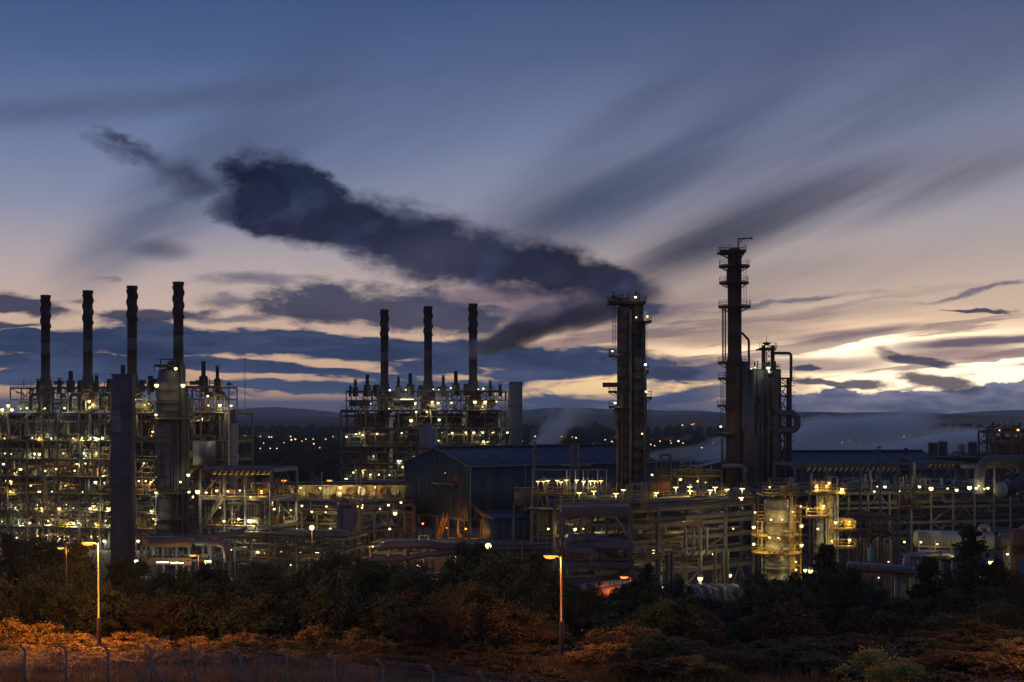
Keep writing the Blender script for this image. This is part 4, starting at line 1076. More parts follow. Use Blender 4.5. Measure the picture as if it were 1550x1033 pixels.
def shed(name, label, corner, U_, LU, LG, z0, ze, zr, legs=True, pitch=1.0, doors=True, slope_end=0.0):
    """gabled shed: U_ direction of the long side, gable runs to its left; made of separate cladding panels and roof sheets"""
    U_ = Vector(U_).normalized(); G = V3(-U_.y, U_.x, 0); C0 = Vector(corner); t = thing(name, label, 'building', C0)
    def p(u, g, z): return C0 + U_ * u + G * g + V3(0, 0, z)
    yaw = math.atan2(U_.y, U_.x); n = int(LU / 1.1)
    corr = Bulk()
    k = int(LU / 4)                                              # long side: wide panels, each with its ribs
    for i in range(k):
        u0, u1 = LU * i / k, LU * (i + 1) / k; b = Bulk(); b.box(p((u0 + u1) / 2, .06, (z0 + ze) / 2), (u1 - u0 - .03, .12, ze - z0), yaw)
        for j in range(8): b.box(p(u0 + (u1 - u0) * (j + .5) / 8, -.03, (z0 + ze) / 2), (.22, .06, ze - z0 - .05), yaw)
        b.build('wall_panel', SHED, t)
    k = int(LG / 3)
    def gz(g): return ze + (zr - ze) * (1 - abs(g / LG * 2 - 1))
    for e, uu in ((0, 0.0), (1, LU)):                            # gables
        for i in range(k):
            g0, g1 = LG * i / k, LG * (i + 1) / k; s_ = -1 if e == 0 else 1; v = []
            for (g, z) in ((g0 + .015, z0), (g1 - .015, z0), (g1 - .015, gz(g1)), ((g0 + g1) / 2, gz((g0 + g1) / 2)), (g0 + .015, gz(g0))):
                v.append(p(uu, g, z)); 
            b = Bulk(); q = [tuple(x) for x in v]; q2 = [tuple(x - U_ * .12 * s_) for x in v]; m_id = 5
            b.raw(q + q2, [(0, 1, 2, 3), (0, 3, 4, 4), (5, 8, 7, 6), (5, 9, 9, 8), (0, 4, 9, 5), (1, 6, 7, 2), (0, 5, 6, 1)][:1] + [(0, 1, 2, 3)][:0] + [(5, 8, 7, 6), (0, 5, 6, 1), (1, 6, 7, 2)])
            b.raw([tuple(v[0]), tuple(v[3]), tuple(v[4]), tuple((v[0] + v[4]) / 2)], [(0, 1, 2, 3)])
            for j in range(6):
                g = g0 + (g1 - g0) * (j + .5) / 6; b.bar(p(uu + .03 * s_, g, z0), p(uu + .03 * s_, g, gz(g) - .05), .2, .06)
            b.build('gable_panel', SHED, t)
    b = Bulk(); b.box(p(LU / 2, LG - .06, (z0 + ze) / 2), (LU, .12, ze - z0), yaw); b.build('rear_wall', SHED, t)
    # roof sheets, with pale rooflight strips standing slightly proud
    k = int(LU / 4); sl = math.hypot(LG / 2, zr - ze)
    for side in (0, 1):
        ga, gb = (0 - .35, LG / 2) if side == 0 else (LG + .35, LG / 2)
        za = ze - .35 * (zr - ze) / (LG / 2)
        for i in range(k):
            u0, u1 = LU * i / k - (.3 if i == 0 else 0), LU * (i + 1) / k + (.3 if i == k - 1 else 0)
            b = Bulk(); q = [p(u0, ga, za + .1), p(u1 - .02, ga, za + .1), p(u1 - .02, gb, zr + .1), p(u0, gb, zr + .1)]
            b.raw([tuple(x) for x in q] + [tuple(x - V3(0, 0, .1)) for x in q], [(0, 1, 2, 3), (4, 7, 6, 5), (0, 4, 5, 1), (2, 6, 7, 3), (0, 3, 7, 4), (1, 5, 6, 2)])
            for j in range(6):
                uu = u0 + (u1 - u0) * (j + .5) / 6; b.bar(p(uu, ga, za + .13), p(uu, gb, zr + .13), .1, .06)
            b.build('roof_sheet', ROOF, t)
            if side == 0 and i % 1 == 0:
                bar(t, 'rooflight', p(u1 - .35, ga + .3, za + .2), p(u1 - .35, gb - .5, zr + .1), .28, ROOFL, .05)
    bar(t, 'ridge_cap', p(-.3, LG / 2, zr + .28), p(LU + .3, LG / 2, zr + .28), 1.3, ROOF, .45)
    bar(t, 'gutter', p(-.3, -.45, ze - .1), p(LU + .3, -.45, ze - .1), .22, GALV, .2)
    for e in (0, LU):
        for (g0, g1) in ((-.35, LG / 2), (LG + .35, LG / 2)): bar(t, 'verge_flashing', p(e - .3 if e == 0 else e + .3, g0, ze - .02), p(e - .3 if e == 0 else e + .3, g1, zr + .25), .12, STEEL_B, .3)
    for u in (.3, LU * .28, LU * .56, LU * .84): tube(t, 'downpipe', p(u, -.35, z0 - (z0 if u < 1 else .6)), p(u, -.35, ze - .1), .1, GALV, 8)
    tube(t, 'downpipe', p(-.35, LG - .2, 0), p(-.35, LG - .2, ze), .1, GALV, 8)
    if legs:
        for u in np.linspace(.4, LU - .4, 7):
            for g in np.linspace(.4, LG - .4, 3): bar(t, 'column', p(u, g, 0), p(u, g, z0), .5, STEEL, shape='ibeam')
        bar(t, 'floor_beam', p(0, .2, z0 - .3), p(LU, .2, z0 - .3), .3, STEEL, .5); bar(t, 'floor_beam', p(.2, 0, z0 - .3), p(.2, LG, z0 - .3), .3, STEEL, .5)
        o = Bulk(); o.box(p(LU / 2, LG / 2, z0 + .1), (LU - .5, LG - .5, .15), yaw); o.build('floor', GRATE, t)
    return t, p, U_, G


SC = V3(X(709, 290), 290, 0); SU = V3(.82, .57, 0)
t, sp, SU, SG = shed('blue_process_shed', 'big dark blue clad process building raised on legs, with ribbed roof', SC, SU, 50, 25.5, Z(785, 290), Z(706, 290), Z(706, 290) + 3.4)
zb = Z(785, 290)
# gable: access balcony, door with red light, caged ladder
bal = Bulk(); bal.bar(sp(-1.1, 3.0, Z(734, 291)), sp(-1.1, 11.0, Z(734, 291)), 1.7, .2); bal.build('balcony', STEEL, t)
rail(t, sp(-1.9, 3, Z(733, 291)), sp(-1.9, 6.5, Z(733, 291)), RUST)
o = bar(t, 'door', sp(-.12, 4.4, Z(733, 291)), sp(-.12, 4.4, Z(733, 291) + 2.1), .95, REDP, .1, roll=0); 
ladder(t, sp(-.8, 1.2, 7), Z(720, 290), RUST, side=SG, out=-SU)
for dz in (0, 1): bar(t, 'balcony_bracket', sp(-.1, 4 + dz * 5, Z(745, 291)), sp(-1.8, 4 + dz * 5, Z(735, 291)), .12, STEEL)
rail(t, sp(-1, 3.2, zb - .2), sp(-1, .3, zb - .2), RUST)

# sodium-lit stair and deck under the shed
t = thing('undercroft_staircase', 'orange lit open staircase and deck beneath the blue shed', 'staircase', sp(4, 8, 0))
zdk = Z(829, 294)
fr = Frame(t, sp(1.2, 1, 0), SU, 20, 5, 12, 3, [zdk], STEEL); fr.skeleton(cw=.25, bw=.3, brace=0); fr.flush(); fr.decks(); fr.rails()
stair(t, sp(-2.5, 11.5, 0), sp(-2.4, 7.0, zdk + 1)); stair(t, sp(-1.2, 11.0, zdk - 1), sp(-1.2, 6.8, zb))
clutter(fr, zdk, zb, 26, 301, b0=.1, b1=1, cap=60); pipe_runs(fr, zdk, 3, 302)
# lean-to annexes on the long side
for (u0, u1, g, z0, z1, lb_, nm) in ((3.5, 12, -4.5, Z(832, 290), Z(785, 290), 'lower dark blue lean-to annex against the long side of the shed', 'shed_annex'), (17.5, 30, -6, Z(822, 285), Z(770, 285), 'dark blue annex with flat roof, right of the lean-to', 'shed_annex')):
    t = thing(nm, lb_, 'building', sp(u0, g, 0))
    n = int((u1 - u0) / 1.5)
    for i in range(n): uu = u0 + (u1 - u0) * (i + .5) / n; b = Bulk(); b.box(sp(uu, g, (z0 + z1) / 2), ((u1 - u0) / n - .03, .12, z1 - z0), math.atan2(SU.y, SU.x)); b.box(sp(uu, g - .08, (z0 + z1) / 2), (.3, .06, z1 - z0 - .1), math.atan2(SU.y, SU.x)); b.build('wall_panel', SHED, t)
    for uu in (u0, u1):
        b = Bulk(); b.box(sp(uu, g / 2, (z0 + z1) / 2), (.12, -g - .3, z1 - z0), math.atan2(SU.y, SU.x)); b.build('side_wall', SHED, t)
    b = Bulk(); b.raw([tuple(x) for x in (sp(u0 - .3, g - .4, z1), sp(u1 + .3, g - .4, z1), sp(u1 + .3, -.15, z1 + 1.1), sp(u0 - .3, -.15, z1 + 1.1), sp(u0 - .3, g - .4, z1 + .15), sp(u1 + .3, g - .4, z1 + .15), sp(u1 + .3, -.15, z1 + 1.25), sp(u0 - .3, -.15, z1 + 1.25))], [(4, 5, 6, 7), (0, 3, 2, 1), (0, 1, 5, 4), (1, 2, 6, 5), (0, 4, 7, 3)]); b.build('roof_sheet', ROOF, t)
    for uu in (u0 + .4, (u0 + u1) / 2, u1 - .4): bar(t, 'leg', sp(uu, g + .3, 0), sp(uu, g + .3, z0), .35, STEEL)
    tube(t, 'downpipe', sp((u0 + u1) / 2, g - .2, z0), sp((u0 + u1) / 2, g - .2, z1), .08, GALV, 8)

# second shed on the right, its roof seen over the pipe racks
Yr = 352
t, rp, RU, RG = shed('right_hand_shed', 'low blue clad shed with long pale-edged roof right of the towers', V3(X(1160, 330), 330, 0), (1, .18, 0), X(1428, 345) - X(1160, 330), 30, .1, Z(709, 330), Z(685, 345), legs=False)

# chimneys and vent pipes rising past the shed
for (px, w, p0, Yc, lb_, m_) in [(809, 5.5, 674, 268, 'slim grey flue pipe with a small cap in front of the blue shed', CLAD_D), (869, 13, 674, 283, 'stout round grey chimney beside the blue shed', CLAD_D), (1330.5, 5.5, 680, 312, 'slim flue pipe rising past the right shed roof', CLAD_D)]:
    t = thing('flue_pipe', lb_, 'chimney', (X(px, Yc), Yc, 0)); r = w / 2 / F * Yc; zt = Z(p0, Yc)
    b = Bulk(); b.lathe([(r, 0), (r, zt * .55), (r + .05, zt * .55), (r + .05, zt * .55 + .15), (r, zt * .55 + .15), (r, zt), (r - .08, zt), (r - .08, zt - 2)], (X(px, Yc), Yc, 0), 18); b.build('shaft', m_, t, True)
    b = Bulk(); b.lathe([(r + .12, zt - .9), (r + .18, zt - .9), (r + .18, zt - .7), (r + .12, zt - .7)], (X(px, Yc), Yc, 0), 18); b.build('collar', STEEL, t)
    if w < 6: b = Bulk(); b.lathe([(r * 1.5, zt + .25), (r * 1.3, zt + .45), (.01, zt + .6)], (X(px, Yc), Yc, 0), 12); [b.bar((X(px, Yc) + r * s_, Yc, zt - .1), (X(px, Yc) + r * s_, Yc, zt + .3), .05) for s_ in (-.9, .9)]; b.build('rain_cap', STEEL_D, t)


# ================================================================== tower one (twin column left of the steam)
def plat(t, c, r, Y, py, side, px_out, rm=None):
    """part-ring platform on the left or right of a column, reaching out to px_out"""
    ro = abs(X(px_out, Y) - c[0]); a = {'l': (120, 260), 'r': (-80, 60), 'all': (0, 360), 'f': (180, 360)}[side]
    ring_platform(t, c, Z(py, Y), r * .98, ro, a[0], a[1], STEEL_D, rm or STEEL_D, n=14)


Y = 262; T1 = thing('twin_column_tower', 'tall dark twin column with ladders and lamps left of the steam', 'column', (X(948, Y), Y, 0))
c = (X(945.5, Y), Y); r = 11.5 / F * Y
BC = mat('dull_clad_column', (.055, .050, .060), .55, .1, .3, scale=.5, streak=True)
vessel(T1, 'shell', c, r, 0, Z(462, Y), BC, [Z(p, Y) for p in (480, 565, 620, 675)])
c2 = (X(961, Y), Y - .8); r2 = 6.6 / F * Y
vessel(T1, 'dark_side_column', c2, r2, 8, Z(455, Y), STACK_T, [Z(p, Y) for p in (500, 560, 640)])
c3 = (X(970.5, Y), Y + .4); vessel(T1, 'slim_side_column', c3, 4.2 / F * Y, 8, Z(462, Y), CLAD_D, [Z(600, Y), Z(680, Y)])
tube(T1, 'riser_pipe', (X(974.5, Y), Y - 1.2, 6), (X(974.5, Y), Y - 1.2, Z(486, Y)), .22, STEEL_D, 10)
tube(T1, 'riser_pipe', (X(953, Y), Y - r - .4, 6), (X(953, Y), Y - r - .4, Z(470, Y)), .25, CLAD_D, 10)
tube(T1, 'riser_pipe', (X(940, Y), Y - r - .3, 6), (X(940, Y), Y - r - .3, Z(640, Y)), .16, RUST, 10)
tube(T1, 'riser_pipe', (X(976.5, Y), Y, 6), (X(976.5, Y), Y, Z(560, Y)), .3, STEEL_D, 10)
# square head platform
fr = Frame(T1, (X(920, Y), Y - 2.2, Z(460, Y) - .25), (1, 0, 0), X(975, Y) - X(920, Y), 4, 4.4, 2, [.25], STEEL_D); fr.skeleton(cw=.15, bw=.3, brace=0); fr.flush(); fr.decks(m_=GRATE); fr.rails(m_=STEEL_D)
rail(T1, fr.pt(0, fr.LB, .5), fr.pt(fr.LA, fr.LB, .5), STEEL_D); rail(T1, fr.pt(0, 0, .5), fr.pt(0, fr.LB, .5), STEEL_D)
clutter(fr, .2, 2.3, 9, 7, b0=.1, b1=.9, rr=(.06, .15), mats=[STEEL_D])
tube(T1, 'relief_valve_pipe', (X(963, Y), Y, Z(460, Y)), (X(963, Y), Y, Z(441, Y)), .22, STEEL_D); tube(T1, 'relief_valve_pipe', (X(936, Y), Y, Z(460, Y)), (X(936, Y), Y, Z(445, Y)), .12, STEEL_D)
for (py, sd, po, cc, rr) in ((487, 'r', 986, c2, r2), (538, 'l', 920.5, c, r), (562, 'r', 983, c3, .4), (593, 'l', 920.5, c, r), (602, 'r', 988, c3, .4), (616, 'l', 921, c, r), (690, 'r', 984, c3, .4), (668, 'r', 983, c3, .4)): plat(T1, cc, rr, Y, py, sd, po)
pipe(T1, 'outrigger_pipe', [(X(912, Y), Y - .5, Z(583, Y)), (X(936, Y), Y - .5, Z(583, Y)), (X(941, Y), Y - r, Z(583, Y)), (X(941, Y), Y - r - .1, Z(640, Y))], .45, STEEL_D, 12)
ladder(T1, (X(930, Y), Y, Z(538, Y)), Z(462, Y), STEEL_D, out=(-.3, -1, 0)); ladder(T1, (X(976, Y), Y - 1.5, Z(560, Y)), Z(487, Y), STEEL_D, cage=False)
pipe(T1, 'left_downcomer', [(X(934, Y), Y - 1, Z(612, Y)), (X(930.5, Y), Y - 1, Z(618, Y)), (X(930.5, Y), Y - 1, Z(640, Y)), (X(934.5, Y), Y - 1, Z(648, Y)), (X(934.5, Y), Y - 1, 8)], .3, STEEL, 10)
ladder(T1, (X(981, Y), Y, Z(690, Y)), Z(602, Y), STEEL_D, cage=False)

# ================================================================== tower two (tallest)
Y = 285; T2 = thing('tallest_distillation_tower', 'tallest dark brown tower with many small railed platforms and a davit', 'column', (X(1112, Y), Y, 0))
c = (X(1112, Y), Y)
b = Bulk(); ra, rb = 10.5 / F * Y, 13.6 / F * Y; zt, zm = Z(376, Y), Z(545, Y)
pr = [(rb, 0), (rb, zm - 1.2), (ra, zm + .8)]
for py in (510, 480, 440, 410): pr += [(ra, Z(py, Y) - .05), (ra + .05, Z(py, Y) - .05), (ra + .05, Z(py, Y) + .05), (ra, Z(py, Y) + .05)]
pr += [(ra, zt - .5), (ra * .8, zt - .1), (.01, zt + .1)]; b.lathe(pr, (c[0], c[1], 0), 26); b.build('shell', BROWN, T2, True)
for (py, sd, po) in ((383, 'l', 1088), (383, 'r', 1127), (403, 'l', 1088), (403, 'r', 1135), (428, 'l', 1088.5), (428, 'r', 1133.5), (464, 'all', 1137), (549, 'l', 1086.5), (549, 'r', 1130), (573, 'l', 1086.5), (614, 'l', 1085), (655, 'l', 1084), (615, 'f', 1097)): plat(T2, c, ra if py < 540 else rb, Y, py, sd, po)
fr = Frame(T2, (X(1088, Y), Y - 2, Z(383, Y) - .2), (1, 0, 0), X(1126, Y) - X(1088, Y), 3, 4, 2, [.2], STEEL_D); fr.skeleton(cw=.15, bw=.3, brace=0); fr.flush(); fr.decks(); fr.rails(m_=STEEL_D); rail(T2, fr.pt(0, fr.LB, .4), fr.pt(fr.LA, fr.LB, .4), STEEL_D)
bar(T2, 'davit_post', (X(1117.5, Y), Y, Z(378, Y)), (X(1117.5, Y), Y, Z(361.5, Y)), .22, STEEL_D); bar(T2, 'davit_arm', (X(1117, Y), Y, Z(362, Y)), (X(1139, Y), Y, Z(360.5, Y)), .25, STEEL_D); bar(T2, 'davit_brace', (X(1117.5, Y), Y, Z(369, Y)), (X(1124, Y), Y, Z(363, Y)), .15, STEEL_D)
b = Bulk(); b.bar((X(1138, Y), Y, Z(361, Y)), (X(1138, Y), Y, Z(363.5, Y)), .2); b.build('hook', STEEL_D, T2)
for px, p0, p1 in ((1094, 549, 466), (1098, 545, 466)): tube(T2, 'riser_pipe', (X(px, Y), Y - .4, Z(p0, Y)), (X(px, Y), Y - .4, Z(p1, Y)), .13, STEEL_D, 8)
ladder(T2, (X(1094, Y), Y - .8, Z(549, Y)), Z(466, Y), STEEL_D); ladder(T2, (X(1127.5, Y), Y - .3, Z(464, Y)), Z(403, Y), STEEL_D, cage=False); ladder(T2, (X(1092, Y), Y - .5, Z(655, Y)), Z(573, Y), STEEL_D)
tube(T2, 'side_nozzle_pipe', (X(1101, Y), Y - .6, Z(433, Y)), (X(1101, Y), Y - .6, Z(408, Y)), .28, STEEL_D, 8)
pipe(T2, 'overhead_line', [(X(1122, Y), Y - .5, Z(504, Y)), (X(1133, Y), Y - .5, Z(515, Y)), (X(1133, Y), Y - .5, Z(553, Y)), (X(1133, Y), Y - .5, 8)], .24, STEEL_D, 10)
CP = CLAD
for (dx, w, p0, pj, xs_) in ((1127, .52, 548, 655, 4.5), (1131, .4, 575, 655, 4.5), (1136, .45, 560, 658, 4), (1123, .36, 585, 650, 4)):
    pipe(T2, 'clad_riser', [(X(dx, Y), Y - 1.6, Z(p0, Y)), (X(dx, Y), Y - 1.6, Z(pj, Y)), (X(dx + xs_, Y), Y - 1.6, Z(pj + 7, Y)), (X(dx + xs_, Y), Y - 1.6, 4)], w, CLAD_D, 12, 1)
pipe(T2, 'cross_pipe', [(X(1090, Y), Y - 3, Z(705, Y)), (X(1124, Y), Y - 3, Z(705, Y)), (X(1124, Y), Y - 3, Z(750, Y))], .5, CLAD, 14, 1.1)
pipe(T2, 'left_downcomer', [(X(1092, Y), Y - 1, Z(664, Y)), (X(1092, Y), Y - 1, Z(702, Y))], .3, STEEL)
for px in (1096, 1101): tube(T2, 'reboiler_leg', (X(px, Y), Y + 1, 0), (X(px, Y), Y + 1, Z(700, Y)), .35, STEEL_D, 10)

# ================================================================== cold box with lattice mast
Y = 292; T3 = thing('cold_box', 'tall grey panelled cold box with external pipes right of the tallest tower', 'tower', (X(1156, Y), Y, 0))
x0, x1, zt = X(1133, Y), X(1181, Y), Z(560, Y); COLD = mat('cold_box_sheet', (.13, .13, .135), .5, var=.2, scale=.4, streak=True)
ny, nx = 7, 4
for i in range(nx):
    for j in range(ny):
        w = (x1 - x0) / nx; h = zt / ny; block(T3, 'panel', (x0 + w * (i + .5), Y, h * (j + .5)), (w - .05, .2, h - .05), COLD)
block(T3, 'core', (0.5 * (x0 + x1), Y + 4.2, zt / 2), (x1 - x0 - .1, 8, zt - .1), COLD)
for i in range(nx + 1): bar(T3, 'stiffener', (x0 + (x1 - x0) * i / nx, Y - .2, 0), (x0 + (x1 - x0) * i / nx, Y - .2, zt), .22, STEEL_D)
for j in range(1, ny + 1): bar(T3, 'stiffener', (x0, Y - .22, zt * j / ny), (x1, Y - .22, zt * j / ny), .2, STEEL_D)
for j in range(0, 6, 2): bar(T3, 'brace', (X(1147, Y), Y - .5, zt * (j + 2) / ny), (X(1133, Y), Y - .5, zt * (j + 1) / ny), .2, STEEL_D); bar(T3, 'brace', (X(1147, Y), Y - .52, zt * (j + 2) / ny), (X(1162, Y), Y - .52, zt * (j + 1) / ny), .2, STEEL_D)
rail(T3, (x0, Y, zt), (x1, Y, zt), STEEL_D); rail(T3, (x1, Y, zt), (x1, Y + 7, zt), STEEL_D)
for px in (1157, 1171): tube(T3, 'top_column', (X(px, Y), Y + 1, zt), (X(px, Y), Y + 1, Z(523, Y)), .42, STEEL_D, 12)
fr = Frame(T3, (X(1148, Y), Y - 1, Z(531, Y)), (1, 0, 0), X(1173, Y) - X(1148, Y), 2, 3.4, 1, [.2], STEEL_D); fr.skeleton(cw=.12, bw=.2, brace=0); fr.flush(); fr.decks(); fr.rails(m_=STEEL_D)
b = Bulk(); [b.bar((X(1160, Y), Y, zt + i * 1.1), (X(1168, Y), Y, zt + i * 1.1 + 1.1), .09) or b.bar((X(1168, Y), Y, zt + i * 1.1), (X(1160, Y), Y, zt + i * 1.1 + 1.1), .09) for i in range(5)]; b.bar((X(1160, Y), Y, zt), (X(1160, Y), Y, Z(526, Y)), .15); b.bar((X(1168, Y), Y, zt), (X(1168, Y), Y, Z(526, Y)), .15); b.build('top_lattice', STEEL_D, T3)
b = Bulk(); b.tube((X(1161, Y), Y + .5, Z(523, Y)), (X(1161, Y), Y + .5, Z(518, Y)), .5); b.tube((X(1161, Y), Y + .5, Z(518, Y)), (X(1161, Y), Y + .5, Z(510, Y)), .05); b.tube((X(1155, Y), Y + .5, Z(520, Y)), (X(1167, Y), Y + .5, Z(520, Y)), .15); b.build('relief_valve', STEEL_D, T3)
pipe(T3, 'overhead_line', [(X(1171, Y), Y - .6, Z(535, Y)), (X(1196.5, Y), Y - .6, Z(535, Y)), (X(1196.5, Y), Y - .6, Z(578, Y))], .3, STEEL_D, 10)
tube(T3, 'right_column', (X(1194.5, Y), Y, 4), (X(1194.5, Y), Y, Z(574, Y)), .55, STEEL_D, 14)
fr = Frame(T3, (X(1181, Y), Y - .5, 0), (1, 0, 0), X(1197, Y) - X(1181, Y), 1, 4, 1, [Z(p, Y) for p in (735, 712, 690, 668, 646, 622, 600, 585, 573)], STEEL_D); fr.skeleton(cw=.2, bw=.24, brace=1.0, seed=2, base=0); fr.flush()
for z_ in fr.lv[3:]: rail(T3, fr.pt(0, -.2, z_), fr.pt(fr.LA + .6, -.2, z_), STEEL_D)
pipe(T3, 'loop_pipe', [(X(1160, Y), Y - 1.6, Z(566, Y)), (X(1170, Y), Y - 1.6, Z(566, Y)), (X(1170, Y), Y - 1.6, Z(626, Y)), (X(1205, Y), Y - 1.6, Z(626, Y)), (X(1205, Y), Y - 1.6, Z(652, Y)), (X(1171, Y), Y - 1.6, Z(652, Y)), (X(1171, Y), Y - 1.6, 10)], .66, CLAD_D, 16, 1.7)
for px, p0 in ((1146, 640), (1152, 575), (1162, 600), (1177, 660), (1187, 650)): tube(T3, 'riser_pipe', (X(px, Y), Y - 1.1, 4), (X(px, Y), Y - 1.1, Z(p0, Y)), .3, CLAD_D if px % 2 else STEEL, 10)
clutter(Frame(T3, (X(1136, Y), Y - .5, zt), (1, 0, 0), 6, 1, 4, 1, [2]), 0, 1.8, 9, 8, rr=(.08, .2), mats=[CLAD_D, STEEL])

# ================================================================== floodlit columns in the right foreground
Y = 212; t = thing('floodlit_column', 'stout floodlit column with two yellow railed ring platforms', 'column', (X(1176, Y), Y, 0)); CA = t
c = (X(1175.5, Y), Y); r = 18 / F * Y; LITC = mat('pale_clad_column', (.21, .20, .18), .42, .2, .2, c2=(.24, .22, .19), scale=.5, streak=True)
vessel(t, 'shell', c, r, 0, Z(751, Y), LITC, [Z(p, Y) for p in (772, 790, 860)])
for py, ro, a in ((834, 1213, (150, 390)), (808, 1213, (150, 390))): ring_platform(t, c, Z(py, Y), r, abs(X(ro, Y) - c[0]), 0, 360, YEL, YEL, n=28)
fr = Frame(t, (X(1150, Y), Y - 2.4, Z(748, Y) - .3), (1, 0, 0), X(1203, Y) - X(1150, Y), 3, 4.8, 2, [.3], YEL); fr.skeleton(cw=.2, bw=.3, brace=0); fr.flush(); fr.decks(); fr.rails()
block(t, 'cabinet', (X(1185, Y), Y - 1.4, Z(742, Y)), (1.1, .8, 1.5), YEL)
for px in (1194, 1197, 1152): tube(t, 'riser_pipe', (X(px, Y), Y - 1, 0), (X(px, Y), Y - 1, Z(722 if px > 1190 else 790, Y)), .14, GALV, 8)
pipe(t, 'swan_neck_pipe', [(X(1166, Y), Y, Z(752, Y)), (X(1166, Y), Y, Z(725, Y)), (X(1187, Y), Y, Z(725, Y)), (X(1192, Y), Y, Z(733, Y)), (X(1192, Y), Y, Z(760, Y))], .12, STEEL, 8)
fr = Frame(t, (X(1198, Y), Y - 1.2, 0), (1, 0, 0), X(1210, Y) - X(1198, Y), 1, 1.6, 1, [Z(p, Y) for p in (875, 855, 834, 808, 790, 775, 766)], YEL); fr.skeleton(cw=.12, bw=.12, brace=.3, seed=6); fr.flush()
ladder(t, (X(1196, Y), Y - 1.9, 0), Z(750, Y)); ladder(t, (X(1148, Y), Y - 1, Z(834, Y)), Z(775, Y), cage=False)
for py in (830, 804): valve = Bulk(); valve.box(P(1187, py, Y) + V3(0, -2.2, 0), (1.1, .3, .5)); valve.box(P(1150, py, Y) + V3(0, -1.2, 0), (.7, .5, .5)); valve.build('instrument_box', GALV, t)
for py in (775, 790): rail(t, P(1141, py, Y) + V3(0, -1, 0), P(1155, py, Y) + V3(0, -1, 0)); rail(t, P(1198, py, Y) + V3(0, -1, 0), P(1211, py, Y) + V3(0, -1, 0))
bar(t, 'small_deck', P(1141, 779, Y) + V3(0, -.8, 0), P(1155, 779, Y) + V3(0, -.8, 0), 1.6, YEL, .15); bar(t, 'small_deck', P(1198, 781, Y) + V3(0, -.8, 0), P(1211, 781, Y) + V3(0, -.8, 0), 1.6, YEL, .15)

Y = 222; t = thing('slim_column_pair', 'floodlit pair of slim columns with stepped yellow platforms', 'column', (X(1250, Y), Y, 0)); CB = t
vessel(t, 'shell', (X(1257, Y), Y), 8 / F * Y, 0, Z(747, Y), LITC, [Z(p, Y) for p in (760, 800)]); vessel(t, 'left_shell', (X(1240.5, Y), Y - .4), 6 / F * Y, 0, Z(748, Y), LITC, [Z(790, Y)])
vessel(t, 'lower_shell', (X(1241, Y), Y + 1.4), 7.5 / F * Y, 0, Z(786, Y), CLAD_D, [Z(815, Y)])
fr = Frame(t, (X(1223, Y), Y - 2.2, Z(745, Y) - .3), (1, 0, 0), X(1274, Y) - X(1223, Y), 3, 4.2, 2, [.3], YEL); fr.skeleton(cw=.2, bw=.28, brace=0); fr.flush(); fr.decks(); fr.rails()
for (xa, xb, py) in ((1216, 1252, 782), (1256, 1288, 801), (1256, 1288, 828)):
    fr = Frame(t, (X(xa, Y), Y - 2, Z(py, Y) - .25), (1, 0, 0), X(xb, Y) - X(xa, Y), 2, 3, 1, [.25], YEL); fr.skeleton(cw=.15, bw=.26, brace=0); fr.flush(); fr.decks(); fr.rails()
    clutter(fr, .3, 1.8, 4, int(py), b0=.3, b1=.9, rr=(.05, .12), mats=[GALV, YEL])
ladder(t, (X(1247, Y), Y - 1.9, Z(782, Y)), Z(745, Y)); ladder(t, (X(1252, Y), Y - 2.2, Z(860, Y)), Z(782, Y)); ladder(t, (X(1236, Y), Y - 1.9, Z(782, Y)), Z(730, Y), cage=False)
for px, p0 in ((1266, 745), (1262, 770), (1249, 790), (1253, 800)): tube(t, 'riser_pipe', (X(px, Y), Y - 1, 0), (X(px, Y), Y - 1, Z(p0 - 8, Y)), .16, GALV, 8)
pipe(t, 'swan_neck_pipe', [P(1252, 745, Y), P(1252, 722, Y), P(1268, 722, Y), P(1268, 760, Y)], .15, STEEL, 8)
clutter(Frame(t, (X(1226, Y), Y - 1.6, Z(745, Y)), (1, 0, 0), 4, 1, 3, 1, [2]), 0.1, 2, 8, 44, rr=(.05, .13), mats=[YEL, GALV])

# vessel among the middle racks
Y = 252; t = thing('insulated_drum_column', 'dark grey upright drum with ring platforms among the middle pipe racks', 'column', (X(527, Y), Y, 0))
vessel(t, 'shell', (X(527, Y), Y), 12.3 / F * Y, Z(835, Y), Z(766, Y), GCOL, [Z(800, Y)]); vessel(t, 'skirt', (X(527, Y), Y), 10.5 / F * Y, 0, Z(834, Y), BROWN, dome=False)
pipe(t, 'overhead_pipe', [P(527, 768, Y), P(527, 758, Y), P(518, 758, Y), P(514, 775, Y) + V3(0, -1, 0), P(514, 830, Y) + V3(0, -1, 0)], .45, CLAD_D, 14, .9)
ring_platform(t, (X(527, Y), Y), Z(808, Y), 1.4, 2.3, 150, 400, STEEL_D); ring_platform(t, (X(527, Y), Y), Z(830, Y), 1.3, 2.9, 100, 440, YEL); ring_platform(t, (X(527, Y), Y), Z(762, Y), .3, 1.9, 0, 360, STEEL, YEL)
for px in (541, 544, 547): tube(t, 'riser_pipe', P(px, 865, Y), P(px, 770, Y), .13, STEEL, 8)
ladder(t, P(543, 860, Y) + V3(0, -1, 0), Z(765, Y))


